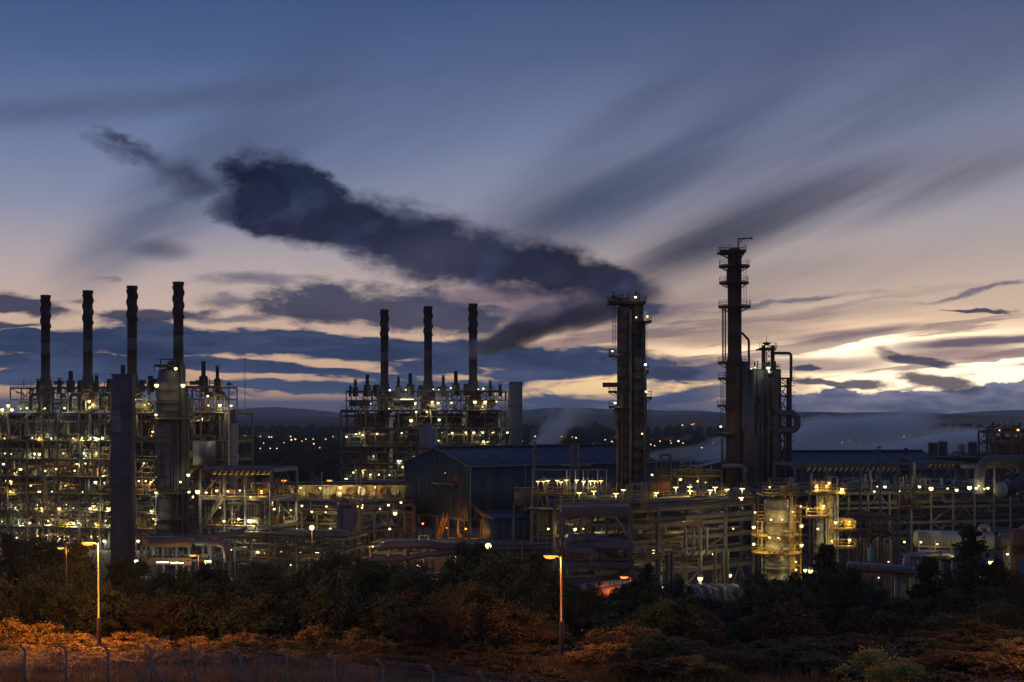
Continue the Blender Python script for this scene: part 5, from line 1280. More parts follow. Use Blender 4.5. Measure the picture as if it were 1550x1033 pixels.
# ================================================================== pipe racks and decks
def hazard(root, p, q, h=.7, w=.25, pitch=1.0):
    """lifting beam painted with slanting black and yellow stripes: every stripe its own piece"""
    p, q = Vector(p), Vector(q); d = q - p; n = int(d.length / pitch); u = d.normalized(); up = V3(0, 0, 1); o_ = u.cross(up).normalized()
    for i in range(n):
        for k in (0, 1):
            a = p + u * (pitch * (i + .5 * k)); e = u * pitch * .5; sl = u * pitch * .45
            fr_ = [a - up * h / 2, a + e - up * h / 2, a + e + sl + up * h / 2, a + sl + up * h / 2]
            b = Bulk(); b.raw([tuple(x + o_ * w / 2) for x in fr_] + [tuple(x - o_ * w / 2) for x in fr_], [(0, 1, 2, 3), (4, 7, 6, 5), (0, 4, 5, 1), (2, 6, 7, 3), (1, 5, 6, 2), (0, 3, 7, 4)]); b.build('hazard_stripe', HAZ_Y if k == 0 else HAZ_K, root)


HAZ_Y = mat('hazard_yellow', (.55, .33, .04), .5); HAZ_K = mat('hazard_black', (.02, .02, .022), .5)
NVAR = [CLAD, CLAD_D, GALV, STEEL, RUST, STEEL_D, BEIGE]


def rack(name, label, pa, Ya, pb, Yb, nA, LB, nB, pys, m_=STEEL, base=0.0, seed=1, pipes=4, cl=14, brace=.3, rl=True, deck=(), cw=.36, bw=.42, rr=(.06, .26), cat='pipe rack', mats=None, b0=.0, b1=.95, Yref=None, rm=None):
    Yr_ = Yref or (Ya + Yb) / 2
    t = thing(name, label, cat, ((X(pa, Ya) + X(pb, Yb)) / 2, Yr_, 0)); A_ = V3(X(pb, Yb) - X(pa, Ya), Yb - Ya, 0)
    lv = sorted(Z(p, Yr_) for p in pys); f = Frame(t, (X(pa, Ya), Ya, 0), A_, A_.length, nA, LB, nB, lv, m_, cap=200)
    f.skeleton(cw=cw, bw=bw, brace=brace, seed=seed, base=base); f.flush()
    zs = [base] + lv
    for k in range(len(zs) - 1):
        if cl: clutter(f, zs[k], zs[k + 1], cl, seed * 31 + k, b0=b0, b1=b1, rr=rr, mats=mats or NVAR)
        if pipes: pipe_runs(f, zs[k + 1] - .1 * 0, pipes, seed * 17 + k, mats=mats or NVAR, rmin=rr[0] * 1.2, rmax=rr[1] * 1.2)
    for z in deck: f.decks([z if z > 0 else lv[int(z)]])
    if rl: f.rails([lv[-1]], rm or YEL, ends=False); rail(t, f.pt(0, f.LB, lv[-1] + .2), f.pt(f.LA, f.LB, lv[-1] + .2), rm or YEL)
    return t, f


# --- far and middle racks, left of the shed
t, f = rack('long_pipe_rack', 'long pipe rack running below the lit gallery between furnace block and shed', 362, 300, 625, 300, 10, 12, 2, [765, 782, 806], STEEL, seed=3, pipes=6, cl=24, brace=.5, rl=False)
t, f = rack('process_rack', 'crowded yellow railed process rack left of the grey drum column', 405, 268, 512, 262, 4, 14, 2, [776, 792, 809, 828], STEEL, seed=4, pipes=4, cl=16, brace=.5, deck=(-1,))
t, f = rack('process_rack', 'process rack between the grey drum column and the blue shed', 545, 272, 612, 276, 3, 14, 2, [777, 803, 826], STEEL, seed=5, pipes=4, cl=16, brace=.6)
t, f = rack('process_rack', 'low dark rack full of pipework below the middle racks', 318, 246, 520, 240, 6, 12, 2, [815, 833, 850], STEEL_D, seed=6, pipes=5, cl=16, brace=.4, rl=False)
t, f = rack('process_rack', 'low pipe rack in front of the shed legs', 560, 262, 850, 258, 9, 9, 1, [828, 846], STEEL_D, seed=16, pipes=4, cl=12, brace=.3, rl=False)
# tall lifting gantry with hazard stripes
t, f = rack('lifting_gantry', 'tall grey steel gantry with hazard striped beam, right of the domed column', 303, 252, 410, 249, 3, 12, 1, [712, 754, 798], STEEL_B, seed=7, pipes=0, cl=0, brace=.35, rl=False, cw=.5, bw=.8)
hazard(t, P(322, 716, 249), P(414, 716, 247), .75, .3, 1.0)
for i in (1, 2): f.decks([f.lv[2 - i]]); f.rails([f.lv[2 - i]])
clutter(f, f.lv[1], f.lv[1] + 3.2, 34, 70, b0=.02, b1=.9, mats=[YEL, GALV, REDP, CLAD, BEIGE], rr=(.05, .14)); clutter(f, f.lv[0], f.lv[1], 30, 71, b0=.02, b1=.9, mats=[YEL, GALV, CLAD, RUST], rr=(.06, .18)); clutter(f, 0, f.lv[0], 20, 72, b0=.02, b1=.9)
for i in range(6): b = Bulk(); c_ = f.pt(2 + i * 1.7, 3, f.lv[1] + 2.4); b.tube(c_, c_ + V3(0, 0, .5), .25); b.bar(c_ - V3(.5, 0, 0), c_ + V3(.5, 0, 0), .1); b.build('red_valve_head', REDP, t)
pipe(t, 'bent_pipe', [P(345, 762, 251), P(391, 762, 251), P(391, 862, 251)], .35, CLAD_D, 12)
stair(t, f.pt(1, -1, f.lv[0]), f.pt(5, -1, f.lv[1]), m_=STEEL)
t, f = rack('process_rack', 'dense rack between the domed column and the gantry', 276, 268, 322, 262, 3, 10, 2, [744, 764, 790, 815, 838], STEEL_D, seed=9, pipes=3, cl=14, brace=.5)
t, f = rack('pipe_bridge', 'low rust red box beam bridge at the foot of the domed column', 214, 214, 320, 212, 4, 7, 1, [822, 848], STEEL_B, seed=10, pipes=3, cl=10, brace=.1, rl=True, rm=STEEL_D, cw=.4, bw=.3)
for py in (823, 850): bar(t, 'box_beam', P(215, py, 213.4), P(290, py, 212.4), .35, RUST, 1.1)
for i in range(9): tube(t, 'hanger', P(222 + i * 8, 832, 213.2), P(222 + i * 8, 848, 213.2), .06, STEEL, 6)
pipe(t, 'long_header_pipe', [P(225, 822, 209), P(330, 812, 212), P(362, 806, 214), P(372, 800, 215)], .42, CLAD_D, 12)
pipe(t, 'bent_pipe', [P(296, 822, 208), P(340, 822, 208), P(344, 850, 208)], .45, CLAD_D, 14, 1.2)

# lit gallery / long shelter
t = thing('lit_pipe_gallery', 'long low shelter with warm strip of lit wall between furnace block and shed', 'building', (X(500, 315), 315, 0))
YG = 312; z0, z1 = Z(757, YG), Z(736, YG)
for i in range(16): xa, xb = X(372 + i * 15.2, YG), X(372 + (i + 1) * 15.2, YG); block(t, 'wall_panel', ((xa + xb) / 2, YG + 4, (z0 + z1) / 2), (xb - xa - .05, .2, z1 - z0), BEIGE); bar(t, 'post', (xa, YG, 0), (xa, YG, z1), .18, STEEL)
bar(t, 'canopy', (X(368, YG), YG + 1.6, z1 + .35), (X(616, YG), YG + 1.6, z1 + .9), 6.2, STEEL_B, .3); bar(t, 'canopy_fascia', (X(368, YG), YG - 1.5, z1 + .35), (X(616, YG), YG - 1.5, z1 + .9), .12, STEEL_B, .6)
bar(t, 'floor', (X(368, YG), YG + 1.6, z0 - .1), (X(616, YG), YG + 1.6, z0 - .1), 6, STEEL, .25)
for i in range(8): rail(t, (X(372 + i * 30.5, YG), YG - 1.2, z0), (X(372 + (i + .95) * 30.5, YG), YG - 1.2, z0))
for i in range(13): xx = X(392 + i * 17, YG); b = Bulk(); b.lathe([(.01, 0), (.95, 0), (.95, .5), (.7, .5), (.7, .2), (.01, .2)], (xx, YG + 3.4, (z0 + z1) / 2 + .2), 16, rot=Matrix.Rotation(PI / 2, 4, 'X')); b.build('fan_ring', STEEL_D if i % 3 else GALV, t) if i % 3 != 1 else block(t, 'motor_box', (xx, YG + 2.8, z0 + .8), (1.2, 1, 1.4), STEEL)
for k, r_ in enumerate((.4, .3, .5, .25)): tube(t, 'long_pipe', (X(368, YG), YG - 3 - k * 1.1, z0 - .8 - .2 * k), (X(616, YG), YG - 3 - k * 1.1, z0 - .6 - .2 * k), r_, [CLAD, CLAD_D, GALV, CLAD][k], 12)
for px in (540, 546, 487): tube(t, 'mast', (X(px, 300), 300, 8), (X(px, 300), 300, Z(715, 300)), .12, GALV, 6)
# big dark header pipes across the front of the shed legs
t = thing('header_pipe', 'thick dark blue header pipe drooping in front of the shed legs', 'pipe', (X(650, 206), 206, 0))
pipe(t, 'upper_pipe', [P(575, 829, 208), P(590, 825, 206), P(650, 824, 205), P(672, 829, 205), P(745, 829, 207)], .6, STEEL_B, 16, 2)
pipe(t, 'lower_pipe', [P(560, 848, 206), P(612, 846, 205), P(640, 840, 204), P(690, 836, 204)], .38, STEEL_B, 14, 2)
for px in (617, 700, 738): bar(t, 'support', P(px, 832, 206), (X(px, 206), 206, 0), .55, STEEL_D)
t = thing('header_pipe', 'long thin header pipes on posts between the shed and the front gantry', 'pipe', (X(790, 240), 240, 0))
for k, (py, r_) in enumerate(((826, .3), (832, .45), (842, .35), (850, .25))): tube(t, 'pipe', P(690, py, 238), P(858, py - 3, 240), r_, [CLAD_D, STEEL_B, RUST, STEEL_D][k], 12)
for px in (700, 745, 790, 838): bar(t, 'support', P(px, 818, 238.6), (X(px, 238.6), 238.6, 0), .35, STEEL)

# --- decks right of the shed
t, f = rack('compressor_deck', 'deck with row of lamps and valves in front of the shed wall', 806, 256, 918, 252, 5, 8, 1, [750, 790, 815], STEEL, seed=12, pipes=2, cl=10, deck=(-1,), brace=.3)
clutter(f, f.lv[-1], f.lv[-1] + 3, 26, 99, b0=.1, b1=.9, mats=[YEL, BEIGE, GALV, CLAD], rr=(.06, .2))
for px in (862, 890, 918, 806): bar(t, 'goal_post', (X(px, 254), 253, f.lv[-1]), (X(px, 254), 253, Z(711, 254)), .22, STEEL)
bar(t, 'goal_beam', P(806, 711, 254) + V3(0, -1, 0), P(918, 711, 254) + V3(0, -1, 0), .25, STEEL); bar(t, 'goal_beam', P(850, 705, 254) + V3(0, 2, 0), P(896, 705, 254) + V3(0, 2, 0), .2, STEEL)
for px in (858, 871, 883, 905): tube(t, 'riser_pipe', P(px, 750, 253), P(px, 712, 253), .13, GALV, 8)
t = thing('white_cabin', 'small pale equipment cabin on a railed platform at the right of the shed', 'cabin', P(792, 758, 262))
Yc = 262; zf = Z(762, Yc)
for i in range(4): block(t, 'wall_panel', (X(787, Yc) + .55 + i * .95, Yc, zf + 1.4), (.9, .15, 2.6), CLAD_D)
block(t, 'core', (X(794, Yc), Yc + 1.2, zf + 1.35), (3.8, 2.2, 2.5), CLAD_D); block(t, 'roof', (X(794, Yc), Yc + 1.1, zf + 2.75), (4.2, 2.8, .12), GALV)
fr = Frame(t, (X(778, Yc), Yc - 1.4, 0), (1, 0, 0), X(822, Yc) - X(778, Yc), 2, 4.5, 1, [zf - .1], STEEL); fr.skeleton(cw=.25, bw=.3, brace=0); fr.flush(); fr.decks(); fr.rails(m_=STEEL)
t = thing('louvred_enclosure', 'open fronted enclosure with pale upright ducts lit from inside', 'enclosure', (X(830, 244), 244, 0))
for px in (818, 823, 828, 838, 846, 855, 862): tube(t, 'upright_duct', P(px, 806, 244), P(px, 776, 244), .3, BEIGE, 12)
bar(t, 'roof', P(798, 770, 244), P(872, 772, 244), 5, STEEL_D, .25); bar(t, 'floor', P(812, 809, 244), P(872, 809, 244), 4, STEEL, .25); rail(t, P(814, 808, 244) + V3(0, -1.9, 0), P(870, 808, 244) + V3(0, -1.9, 0)); block(t, 'back_wall', P(842, 790, 244) + V3(0, 2.3, 0), (7, .15, 4), BEIGE)
for px in (815, 842, 868): bar(t, 'post', (X(px, 244), 242, 0), P(px, 772, 244) + V3(0, -2, 0), .25, STEEL)

# --- front gantry and the main rack
t, f = rack('front_gantry', 'nearest blue-grey steel frame with heavy beams, right of the right street lamp', 852, 203, 955, 203, 1, 8, 1, [774, 828, 856, 880], STEEL_B, seed=21, pipes=3, cl=8, brace=0, rl=False, cw=.55, bw=.9)
fz = f.lv
bar(t, 'brace', f.pt(f.LA * .72, -.1, fz[3]), f.pt(f.LA, -.1, fz[2] + 1), .22, GALV); bar(t, 'plate_girder', f.pt(0, -.3, fz[3]), f.pt(f.LA, -.3, fz[3]), .2, STEEL_B, 1.3)
bar(t, 'plate_girder', f.pt(0, -.35, fz[2] + .2), f.pt(f.LA, -.35, fz[2] + .2), .2, STEEL_B, 1.0); bar(t, 'plate_girder', f.pt(-1, -.35, fz[1]), f.pt(f.LA, -.35, fz[1]), .2, STEEL_B, .9)
for i in range(11): bar(t, 'web_stiffener', f.pt(f.LA * i / 10, -.45, fz[3] - .6), f.pt(f.LA * i / 10, -.45, fz[3] + .6), .08, STEEL_B)
pipe(t, 'u_bend_pipe', [P(873, 818, 199), P(858, 818, 199), P(858, 835, 199), P(898, 835, 199), P(898, 851, 199)], .5, STEEL_B, 16, 1.3)
pipe(t, 'long_pipe', [P(862, 813, 206), P(957, 822, 203)], .55, CLAD_D, 14); pipe(t, 'long_pipe', [P(900, 870, 204), P(955, 862, 204)], .6, BEIGE, 14)
clutter(f, 0, fz[0], 16, 5, b0=.2, b1=.9, rr=(.08, .25), mats=[BEIGE, CLAD, GALV])
stair(t, P(944, 776, 205) + V3(0, 4, 0), P(958, 748, 205) + V3(0, 6, 0)); stair(t, P(972, 778, 205) + V3(0, 4, 0), P(990, 748, 205) + V3(0, 6, 0))
rail(t, f.pt(-.2, -.4, fz[3] + .6), f.pt(f.LA, -.4, fz[3] + .6)); rail(t, f.pt(0, 7, fz[3] + .2), f.pt(f.LA, 7, fz[3] + .2))
t, f = rack('main_pipe_rack', 'long open pipe rack with heavy grey posts, below the row of deck lamps', 955, 207, 1140, 226, 4, 16, 2, [768, 792, 814, 838, 862], STEEL, seed=22, pipes=5, cl=13, brace=.35, deck=(-1,), cw=.55, bw=.6, rr=(.08, .3))
f.rails([f.lv[-1]], YEL, step=8)
for i, px in enumerate((1038, 1050, 1060, 1070)): pipe(t, 'hooked_pipe', [P(px - 7, 800, 214), P(px, 800, 214), P(px, 838, 214), P(px - 4, 842, 214)], .22, CLAD, 10, .6)
for px in (1010, 1017, 1082, 1094, 1101): tube(t, 'riser_pipe', P(px, 885, 212), P(px, 835, 212), .28, CLAD_D, 10)
drum(t, 'insulated_header', f.pt(4, -.6, f.lv[-2] + 1.0), f.pt(f.LA - 1, -.6, f.lv[-2] + 1.0), .42, CLAD_D)
ladder(t, P(984, 838, 203), Z(762, 203), YEL, w=.8, cage=True)
t = thing('railed_balcony', 'floodlit yellow railed balcony at the foot of the caged ladder', 'balcony', P(975, 844, 202)); fr = Frame(t, (X(957, 202), 201, Z(846, 202)), (1, 0, 0), X(1000, 202) - X(957, 202), 3, 3, 1, [.2], YEL); fr.skeleton(cw=.15, bw=.25, brace=0); fr.flush(); fr.decks(); fr.rails(); clutter(fr, .2, 2.2, 9, 3, b0=.3, b1=1, mats=[YEL, GALV, BEIGE], rr=(.06, .12)); bar(t, 'bracket', P(958, 850, 202), P(1000, 836, 214), .2, STEEL)
for px in (959, 998): bar(t, 'post', (X(px, 203), 203.5, 0), P(px, 846, 203) , .25, STEEL)
# upper deck with the long row of lamps, its plant behind
t, f = rack('upper_deck', 'railed upper deck crowded with small plant beneath the long row of lamps', 925, 236, 1148, 244, 8, 14, 2, [757], STEEL, seed=25, pipes=0, cl=0, deck=(-1,), brace=0)
clutter(f, f.lv[-1], f.lv[-1] + 2.6, 60, 47, b0=.05, b1=.95, mats=[GALV, CLAD, CLAD_D, YEL, BEIGE, STEEL], rr=(.06, .22)); pipe_runs(f, f.lv[-1] + .2, 4, 48)
for (px, w_) in ((995, 0), (1100, 1)): stair(t, P(px - 12, 757, 235), P(px, 742, 236))
t = thing('rusty_hopper', 'dark rusty square hopper standing on the upper deck beside the twin column', 'hopper', P(1000, 750, 238)); Yh = 238
b = Bulk(); c_ = P(1000, 738, Yh); b.box(c_ + V3(0, 0, .6), (2.9, 2.6, 1.7)); v = [(c_.x + sx * a, c_.y + sy * a2, c_.z + zz) for zz, a, a2 in ((-.25, 1.45, 1.3), (-1.4, .5, .5)) for sx, sy in ((-1, -1), (1, -1), (1, 1), (-1, 1))]; b.raw(v, [(0, 1, 5, 4), (1, 2, 6, 5), (2, 3, 7, 6), (3, 0, 4, 7)]); b.build('bin', RUST, t)
block(t, 'rim', c_ + V3(0, 0, 1.5), (3.2, 2.9, .15), RUST)
for sx in (-1, 1): bar(t, 'leg', c_ + V3(sx * 1.3, -1, 0), c_ + V3(sx * 1.3, -1, -3), .18, STEEL)
# plant behind the upper deck
t, f = rack('background_rack', 'dim steelwork in the steam between the two towers', 985, 330, 1092, 330, 4, 12, 1, [735, 722], STEEL_D, seed=28, pipes=3, cl=16, brace=.6)
clutter(f, f.lv[-1], f.lv[-1] + 3.5, 30, 61, mats=[STEEL, YEL, GALV, STEEL_D], rr=(.06, .3))
for (xa, xb, py) in ((1000, 1015, 689), (1026, 1057, 704)):
    for px in (xa, xb): bar(t, 'portal_post', (X(px, 326), 326, 0), P(px, py, 326), .3, STEEL_D)
    bar(t, 'portal_beam', P(xa, py, 326), P(xb, py, 326), .35, STEEL_D)
bar(t, 'portal_brace', P(1000, 715, 326), P(1015, 690, 326), .2, STEEL_D); bar(t, 'portal_brace', P(1015, 715, 326), P(1000, 690, 326), .2, STEEL_D)
t = thing('pale_roof_shed', 'low shed with pale sloping roof edge left of the tallest tower', 'building', P(1070, 720, 360)); bar(t, 'roof', P(1042, 712, 360) + V3(0, 4, 0), P(1095, 699, 360) + V3(0, 4, 0), 9, GALV, .3); block(t, 'wall', (X(1070, 360), 365, Z(712, 360) / 2), (8.5, 7, Z(712, 360) - .4), CLAD_D); block(t, 'door', (X(1062, 360), 361.4, 1.2), (2, .1, 2.4), STEEL_D)

# --- row of big pipe bends low in front
t = thing('pipe_bend_bank', 'row of thick grey pipe bends turning down above a red beam, behind the bushes', 'pipework', (X(1075, 190), 190, 0))
for i in range(10):
    px = 1028 + i * 10.8; Yb_ = 188 + i * .9
    pipe(t, 'pipe_bend', [P(px - 16, 886, Yb_ + 12), P(px - 9, 889, Yb_ + 4), P(px, 893, Yb_), P(px + 2, 915, Yb_)], .31, [CLAD_D, CLAD][i % 2], 14, 1.0)
for i in range(4): px = 1010 + i * 9; pipe(t, 'pipe_bend', [P(px - 14, 893, 188), P(px, 895, 186), P(px + 1, 925, 186)], .3, STEEL, 14, 1.0)
bar(t, 'beam', P(1000, 915, 187), P(1140, 909, 192), .4, REDP, .5); bar(t, 'beam', P(1030, 925, 186), P(1150, 918, 190), .4, STEEL, .4)
for px in (1040, 1055, 1072, 1088, 1104, 1120): tube(t, 'drop_pipe', (X(px, 188), 188, 0), P(px, 915, 188), .22, BEIGE, 10); b = Bulk(); b.lathe([(.32, 0), (.32, .12)], P(px, 918, 188), 12); b.build('flange', STEEL, t)
t = thing('insulated_main', 'thick pipe main lit orange, sloping behind the right street lamp', 'pipe', (X(915, 160), 160, 0))
pipe(t, 'upper_main', [P(862, 893, 176), P(965, 881, 182)], .55, CLAD, 16); pipe(t, 'lower_main', [P(862, 906, 174), P(970, 893, 180)], .75, mat('lamplit_orange_duct', (.42, .19, .12), .5, var=.2, scale=.8), 16)  # lower main: orange lamplight is put into its base colour
for px in (880, 905, 930, 955): b = Bulk(); b.lathe([(.8, 0), (.82, 0), (.82, .12), (.8, .12)], P(px, 903.5 - (px - 862) * .12, 175 + (px - 862) * .055), 16, rot=V3(.8, .6, .1).to_track_quat('Z', 'Y').to_matrix()); b.build('joint_band', STEEL, t)
for px in (908, 914, 920, 926, 932): tube(t, 'support', P(px, 905, 178), (X(px, 178), 178, 0), .16, GALV, 8)

# --- right-hand plant
t, f = rack('right_pipe_rack', 'broad dim pipe rack with railed top deck on the right', 1205, 250, 1560, 262, 12, 22, 2, [746, 768, 791, 815, 838], STEEL, seed=31, pipes=6, cl=22, brace=.3, deck=(-1,), rr=(.08, .34))
clutter(f, f.lv[-1], f.lv[-1] + 2.6, 64, 131, b0=.05, b1=.7, mats=[GALV, GREENP, CLAD_D, YEL, BEIGE], rr=(.07, .22)); f.rails([f.lv[-1]], GREENP, step=12)
t, f = rack('hazard_striped_gantry', 'long grey gantry with black and yellow striped lifting beam before the right shed roof', 1204, 272, 1462, 280, 6, 10, 1, [703], STEEL, seed=32, pipes=0, cl=0, brace=.0, rl=False, cw=.5, bw=.6, base=12)
hazard(t, P(1220, 711, 271), P(1358, 711, 275), .8, .3, 1.1); hazard(t, P(1405, 705, 275), P(1452, 705, 278), .6, .3, 1.1)
for i in range(6):
    a0, a1 = f.LA * i / 6, f.LA * (i + 1) / 6; z_ = f.lv[-1]; bar(t, 'knee_brace', f.pt(a0, 0, z_ - 4.5), f.pt(a0 + 3, 0, z_ - .3), .22, STEEL)
    if i % 2: bar(t, 'knee_brace', f.pt(a1, 0, z_ - 4.5), f.pt(a1 - 3, 0, z_ - .3), .22, STEEL)
for i in range(5): tube(t, 'high_pipe', f.pt(20 + i * .2, 2 + i * 1.6, f.lv[-1] - 1.2), f.pt(f.LA, 2 + i * 1.6, f.lv[-1] - 1.2), .2 + .05 * i, CLAD_D, 10)
for px in (1302, 1332, 1359, 1252): bar(t, 'tall_post', (X(px, 246), 246, 0), P(px, 706, 246), .4, STEEL_B, shape='ibeam')
for px, p0 in ((1228, 716), (1310, 718), (1317, 712), (1384, 700), (1398, 722), (1425, 724)): tube(t, 'vent_pipe', P(px, 750, 262), P(px, p0, 262), .3, GALV, 10)
for (px) in (1367, 1381): tube(t, 'yellow_post', P(px, 738, 258), P(px, 721, 258), .18, YEL, 8)
pipe(t, 'inverted_u_pipe', [P(1392, 752, 259), P(1392, 726, 259), P(1401, 726, 259), P(1401, 752, 259)], .22, CLAD, 12, .8)
b = Bulk(); b.lathe([(1.1, 10), (1.1, Z(698, 285)), (1.3, Z(697, 285)), (.6, Z(692, 285)), (.3, Z(688, 285)), (.01, Z(687, 285))], (X(1371, 285), 285, 0), 20); b.build('round_vent_body', CLAD_D, t, True); pipe(t, 'whistle_vent', [P(1370, 690, 285), P(1373, 684, 285), P(1370, 679, 285)], .4, STACK_T, 10)
t = thing('yellow_railed_platform', 'small yellow railed platform with one bright lamp among the dim right racks', 'platform', P(1373, 768, 240)); fr = Frame(t, (X(1359, 240), 239, Z(771, 240)), (1, 0, 0), X(1391, 240) - X(1359, 240), 3, 3, 1, [.2, 2.6], YEL); fr.skeleton(cw=.14, bw=.2, brace=0); fr.flush(); fr.decks([.2]); fr.rails(); clutter(fr, .2, 2.3, 9, 13, b0=.2, b1=1, mats=[YEL, GALV, REDP], rr=(.05, .12))
for px, py in ((1361, 773), (1374, 773)): bar(t, 'support_post', (X(px, 240), 240, 0), P(px, py, 240), .35, STEEL)
bar(t, 'bracket', P(1362, 800, 240), P(1376, 774, 240), .15, STEEL)
t, f = rack('near_steel_frame', 'tall slim dark posts with cross pipes in the right middle ground', 1290, 228, 1352, 228, 4, 6, 1, [786, 809], STEEL_D, seed=36, pipes=3, cl=9, brace=.2, rl=False)
for i in range(12): tube(t, 'stub_pipe', (X(1292 + i * 5.2, 224), 224, 0), P(1292 + i * 5.2, 812 + (i * 7) % 12, 224), .2, [RUST, STEEL, CLAD_D, BEIGE][i % 4], 8)
tube(t, 'blue_vent', P(1317, 850, 222), P(1317, 829, 222), .5, BLUEP, 10)
Yd = 215
for (pa, pb, py, r_, lb_, m_) in [(1388, 1500, 816, 13, 'long pale storage drum lit from below, behind the tallest conifer', GREENP), (1516, 1562, 818, 13, 'weathered lying drum at the right edge', CLAD_D)]:
    t = thing('storage_drum', lb_, 'storage drum', (X((pa + pb) / 2, Yd), Yd, 0)); drum(t, 'shell', P(pa, py, Yd), P(pb, py + 3, Yd), r_ / F * Yd, m_, 28)
    for k in (.2, .8): px = pa + (pb - pa) * k; block(t, 'saddle', (X(px, Yd), Yd, Z(py, Yd) / 2 - .3), (.6, 2.2, Z(py, Yd)), CONC)
    pipe(t, 'top_bend', [P(pb - 16, py - 8, Yd), P(pb - 16, py - 19, Yd), P(pb - 4, py - 19, Yd), P(pb - 2, py - 6, Yd)], .4, CLAD, 12, 1)
t = thing('drum_walkway', 'lit steel walkway below the pale storage drum', 'walkway', P(1415, 838, 208)); bar(t, 'deck', P(1390, 834, 209), P(1440, 834, 209), 2, BEIGE, .2); bar(t, 'rail', P(1390, 827, 208), P(1440, 829, 208), .2, CLAD); [bar(t, 'post', (X(px, 208), 208, 0), P(px, 815, 208), .15, BEIGE) for px in (1391, 1416, 1440)]
t = thing('red_tank', 'rounded dark red tank with blue panel at the right edge', 'tank', (X(1545, 190), 190, 0)); vessel(t, 'shell', (X(1548, 190), 190), 15 / F * 190, 6, Z(800, 190), RUST, [Z(825, 190)]); block(t, 'blue_panel', P(1545, 854, 190) + V3(0, -1.5, 0), (1.3, .2, 2.4), BLUEP); vessel(t, 'skirt', (X(1548, 190), 190), 13 / F * 190, 0, 6.2, RUST, dome=False)
t = thing('pipe_bundle', 'bundle of pale blue topped pipes bending down before the conifers', 'pipework', P(1400, 845, 200))
for i in range(4): pipe(t, 'pipe', [P(1371 + i * 7, 862, 199 + i), P(1371 + i * 7, 842 + i, 199 + i), P(1432 + i * 3, 838 + i, 203 + i)], .42, CLAD, 14, 1.1)
for px in (1380, 1425): bar(t, 'support', (X(px, 202), 202, 0), P(px, 850, 202), .4, CONC)
t = thing('pipe_trestle', 'long pipes on a concrete trestle low on the right', 'pipework', P(1335, 860, 196))
for i in range(5): tube(t, 'pipe', P(1283, 852 + i * 2, 200 - i), P(1392, 860 + i * 2, 198 - i), .22 + .04 * i, [CLAD, CLAD, STEEL_B, CLAD_D, RUST][i], 12)
for px in (1290, 1357, 1386): bar(t, 'trestle_post', (X(px, 196), 196, 0), P(px, 868, 196), .5, CONC)
bar(t, 'trestle_beam', P(1280, 870, 196), P(1392, 872, 196), .5, CONC, .5); tube(t, 'blue_bollard_post', P(1386, 880, 194), P(1386, 856, 194), .25, BLUEP, 10)
t = thing('large_bent_main', 'large grey main that runs in from the right edge and bends down', 'pipe', P(1515, 700, 250)); pipe(t, 'main', [P(1575, 697, 252), P(1484, 697, 250), P(1481, 748, 250)], .95, CLAD_D, 20, 2.6); pipe(t, 'second_main', [P(1575, 706, 256), P(1455, 706, 254)], .45, CLAD_D, 14)
for px in (1505, 1540): bar(t, 'support', P(px, 705, 251), P(px, 748, 251), .35, STEEL)
t = thing('large_valve_body', 'big blue-grey valve casing at the right edge', 'valve', P(1540, 730, 240)); drum(t, 'casing', P(1520, 742, 240), P(1560, 722, 240), 1.4, STEEL_B, 20); drum(t, 'green_head', P(1510, 742, 238), P(1520, 742, 238), 1.2, GREENP, 18); b = Bulk(); b.lathe([(.3, 0), (1.0, 0), (1.0, .2), (.3, .2), (.3, .9), (.8, .9), (.8, 1.1), (.01, 1.1)], P(1533, 718, 240), 16); b.build('bonnet', STEEL_B, t)
bar(t, 'pedestal', P(1530, 752, 240), P(1530, 738, 240), 1.2, STEEL)
# background right
for (px, w, p0, Yc, lb_) in [(1412, 11, 671, 420, 'dark square vent, leftmost of the pair with caps on the right skyline'), (1427, 11, 669, 430, 'wider plain dark vent on the right skyline'), (1454.5, 8, 673, 460, 'small dark vent behind the large bent main'), (1472, 10, 670, 440, 'tall plain dark block, rightmost of the skyline vents')]:
    t = thing('skyline_vent', lb_, 'vent', (X(px, Yc), Yc, 0)); block(t, 'shaft', (X(px, Yc), Yc, Z(p0, Yc) / 2), (w / F * Yc, 2.4, Z(p0, Yc)), STEEL_D); block(t, 'cap', (X(px, Yc), Yc, Z(p0, Yc) + .2), (w / F * Yc + .3, 2.7, .12), STEEL); bar(t, 'post', (X(px, Yc) - .4, Yc, Z(p0, Yc)), (X(px, Yc) - .4, Yc, Z(p0, Yc) + .2), .1, STEEL)
t, f = rack('dark_process_building', 'dark crowded plant building with one lamp at the far right edge', 1507, 330, 1570, 330, 3, 12, 2, [690, 672, 655], STEEL_D, seed=40, pipes=3, cl=18, brace=.6, rm=STEEL_D)
block(t, 'core', (X(1538, 336), 338, Z(662, 336) / 2), (8.4, 8, Z(662, 336)), STEEL_D); clutter(f, f.lv[-1], f.lv[-1] + 2.4, 14, 141, mats=[STEEL_D, RUST]); bar(t, 'lamp_mast', P(1504, 690, 328), P(1504, 643, 328), .18, STEEL_D); bar(t, 'lamp_arm', P(1504, 643, 328), P(1517, 643, 328), .15, STEEL_D)
t, f = rack('background_rack', 'dim low plant behind the large bent main', 1395, 345, 1500, 345, 5, 14, 1, [708, 697], STEEL_D, seed=41, pipes=4, cl=14, brace=.5, rm=STEEL_D)

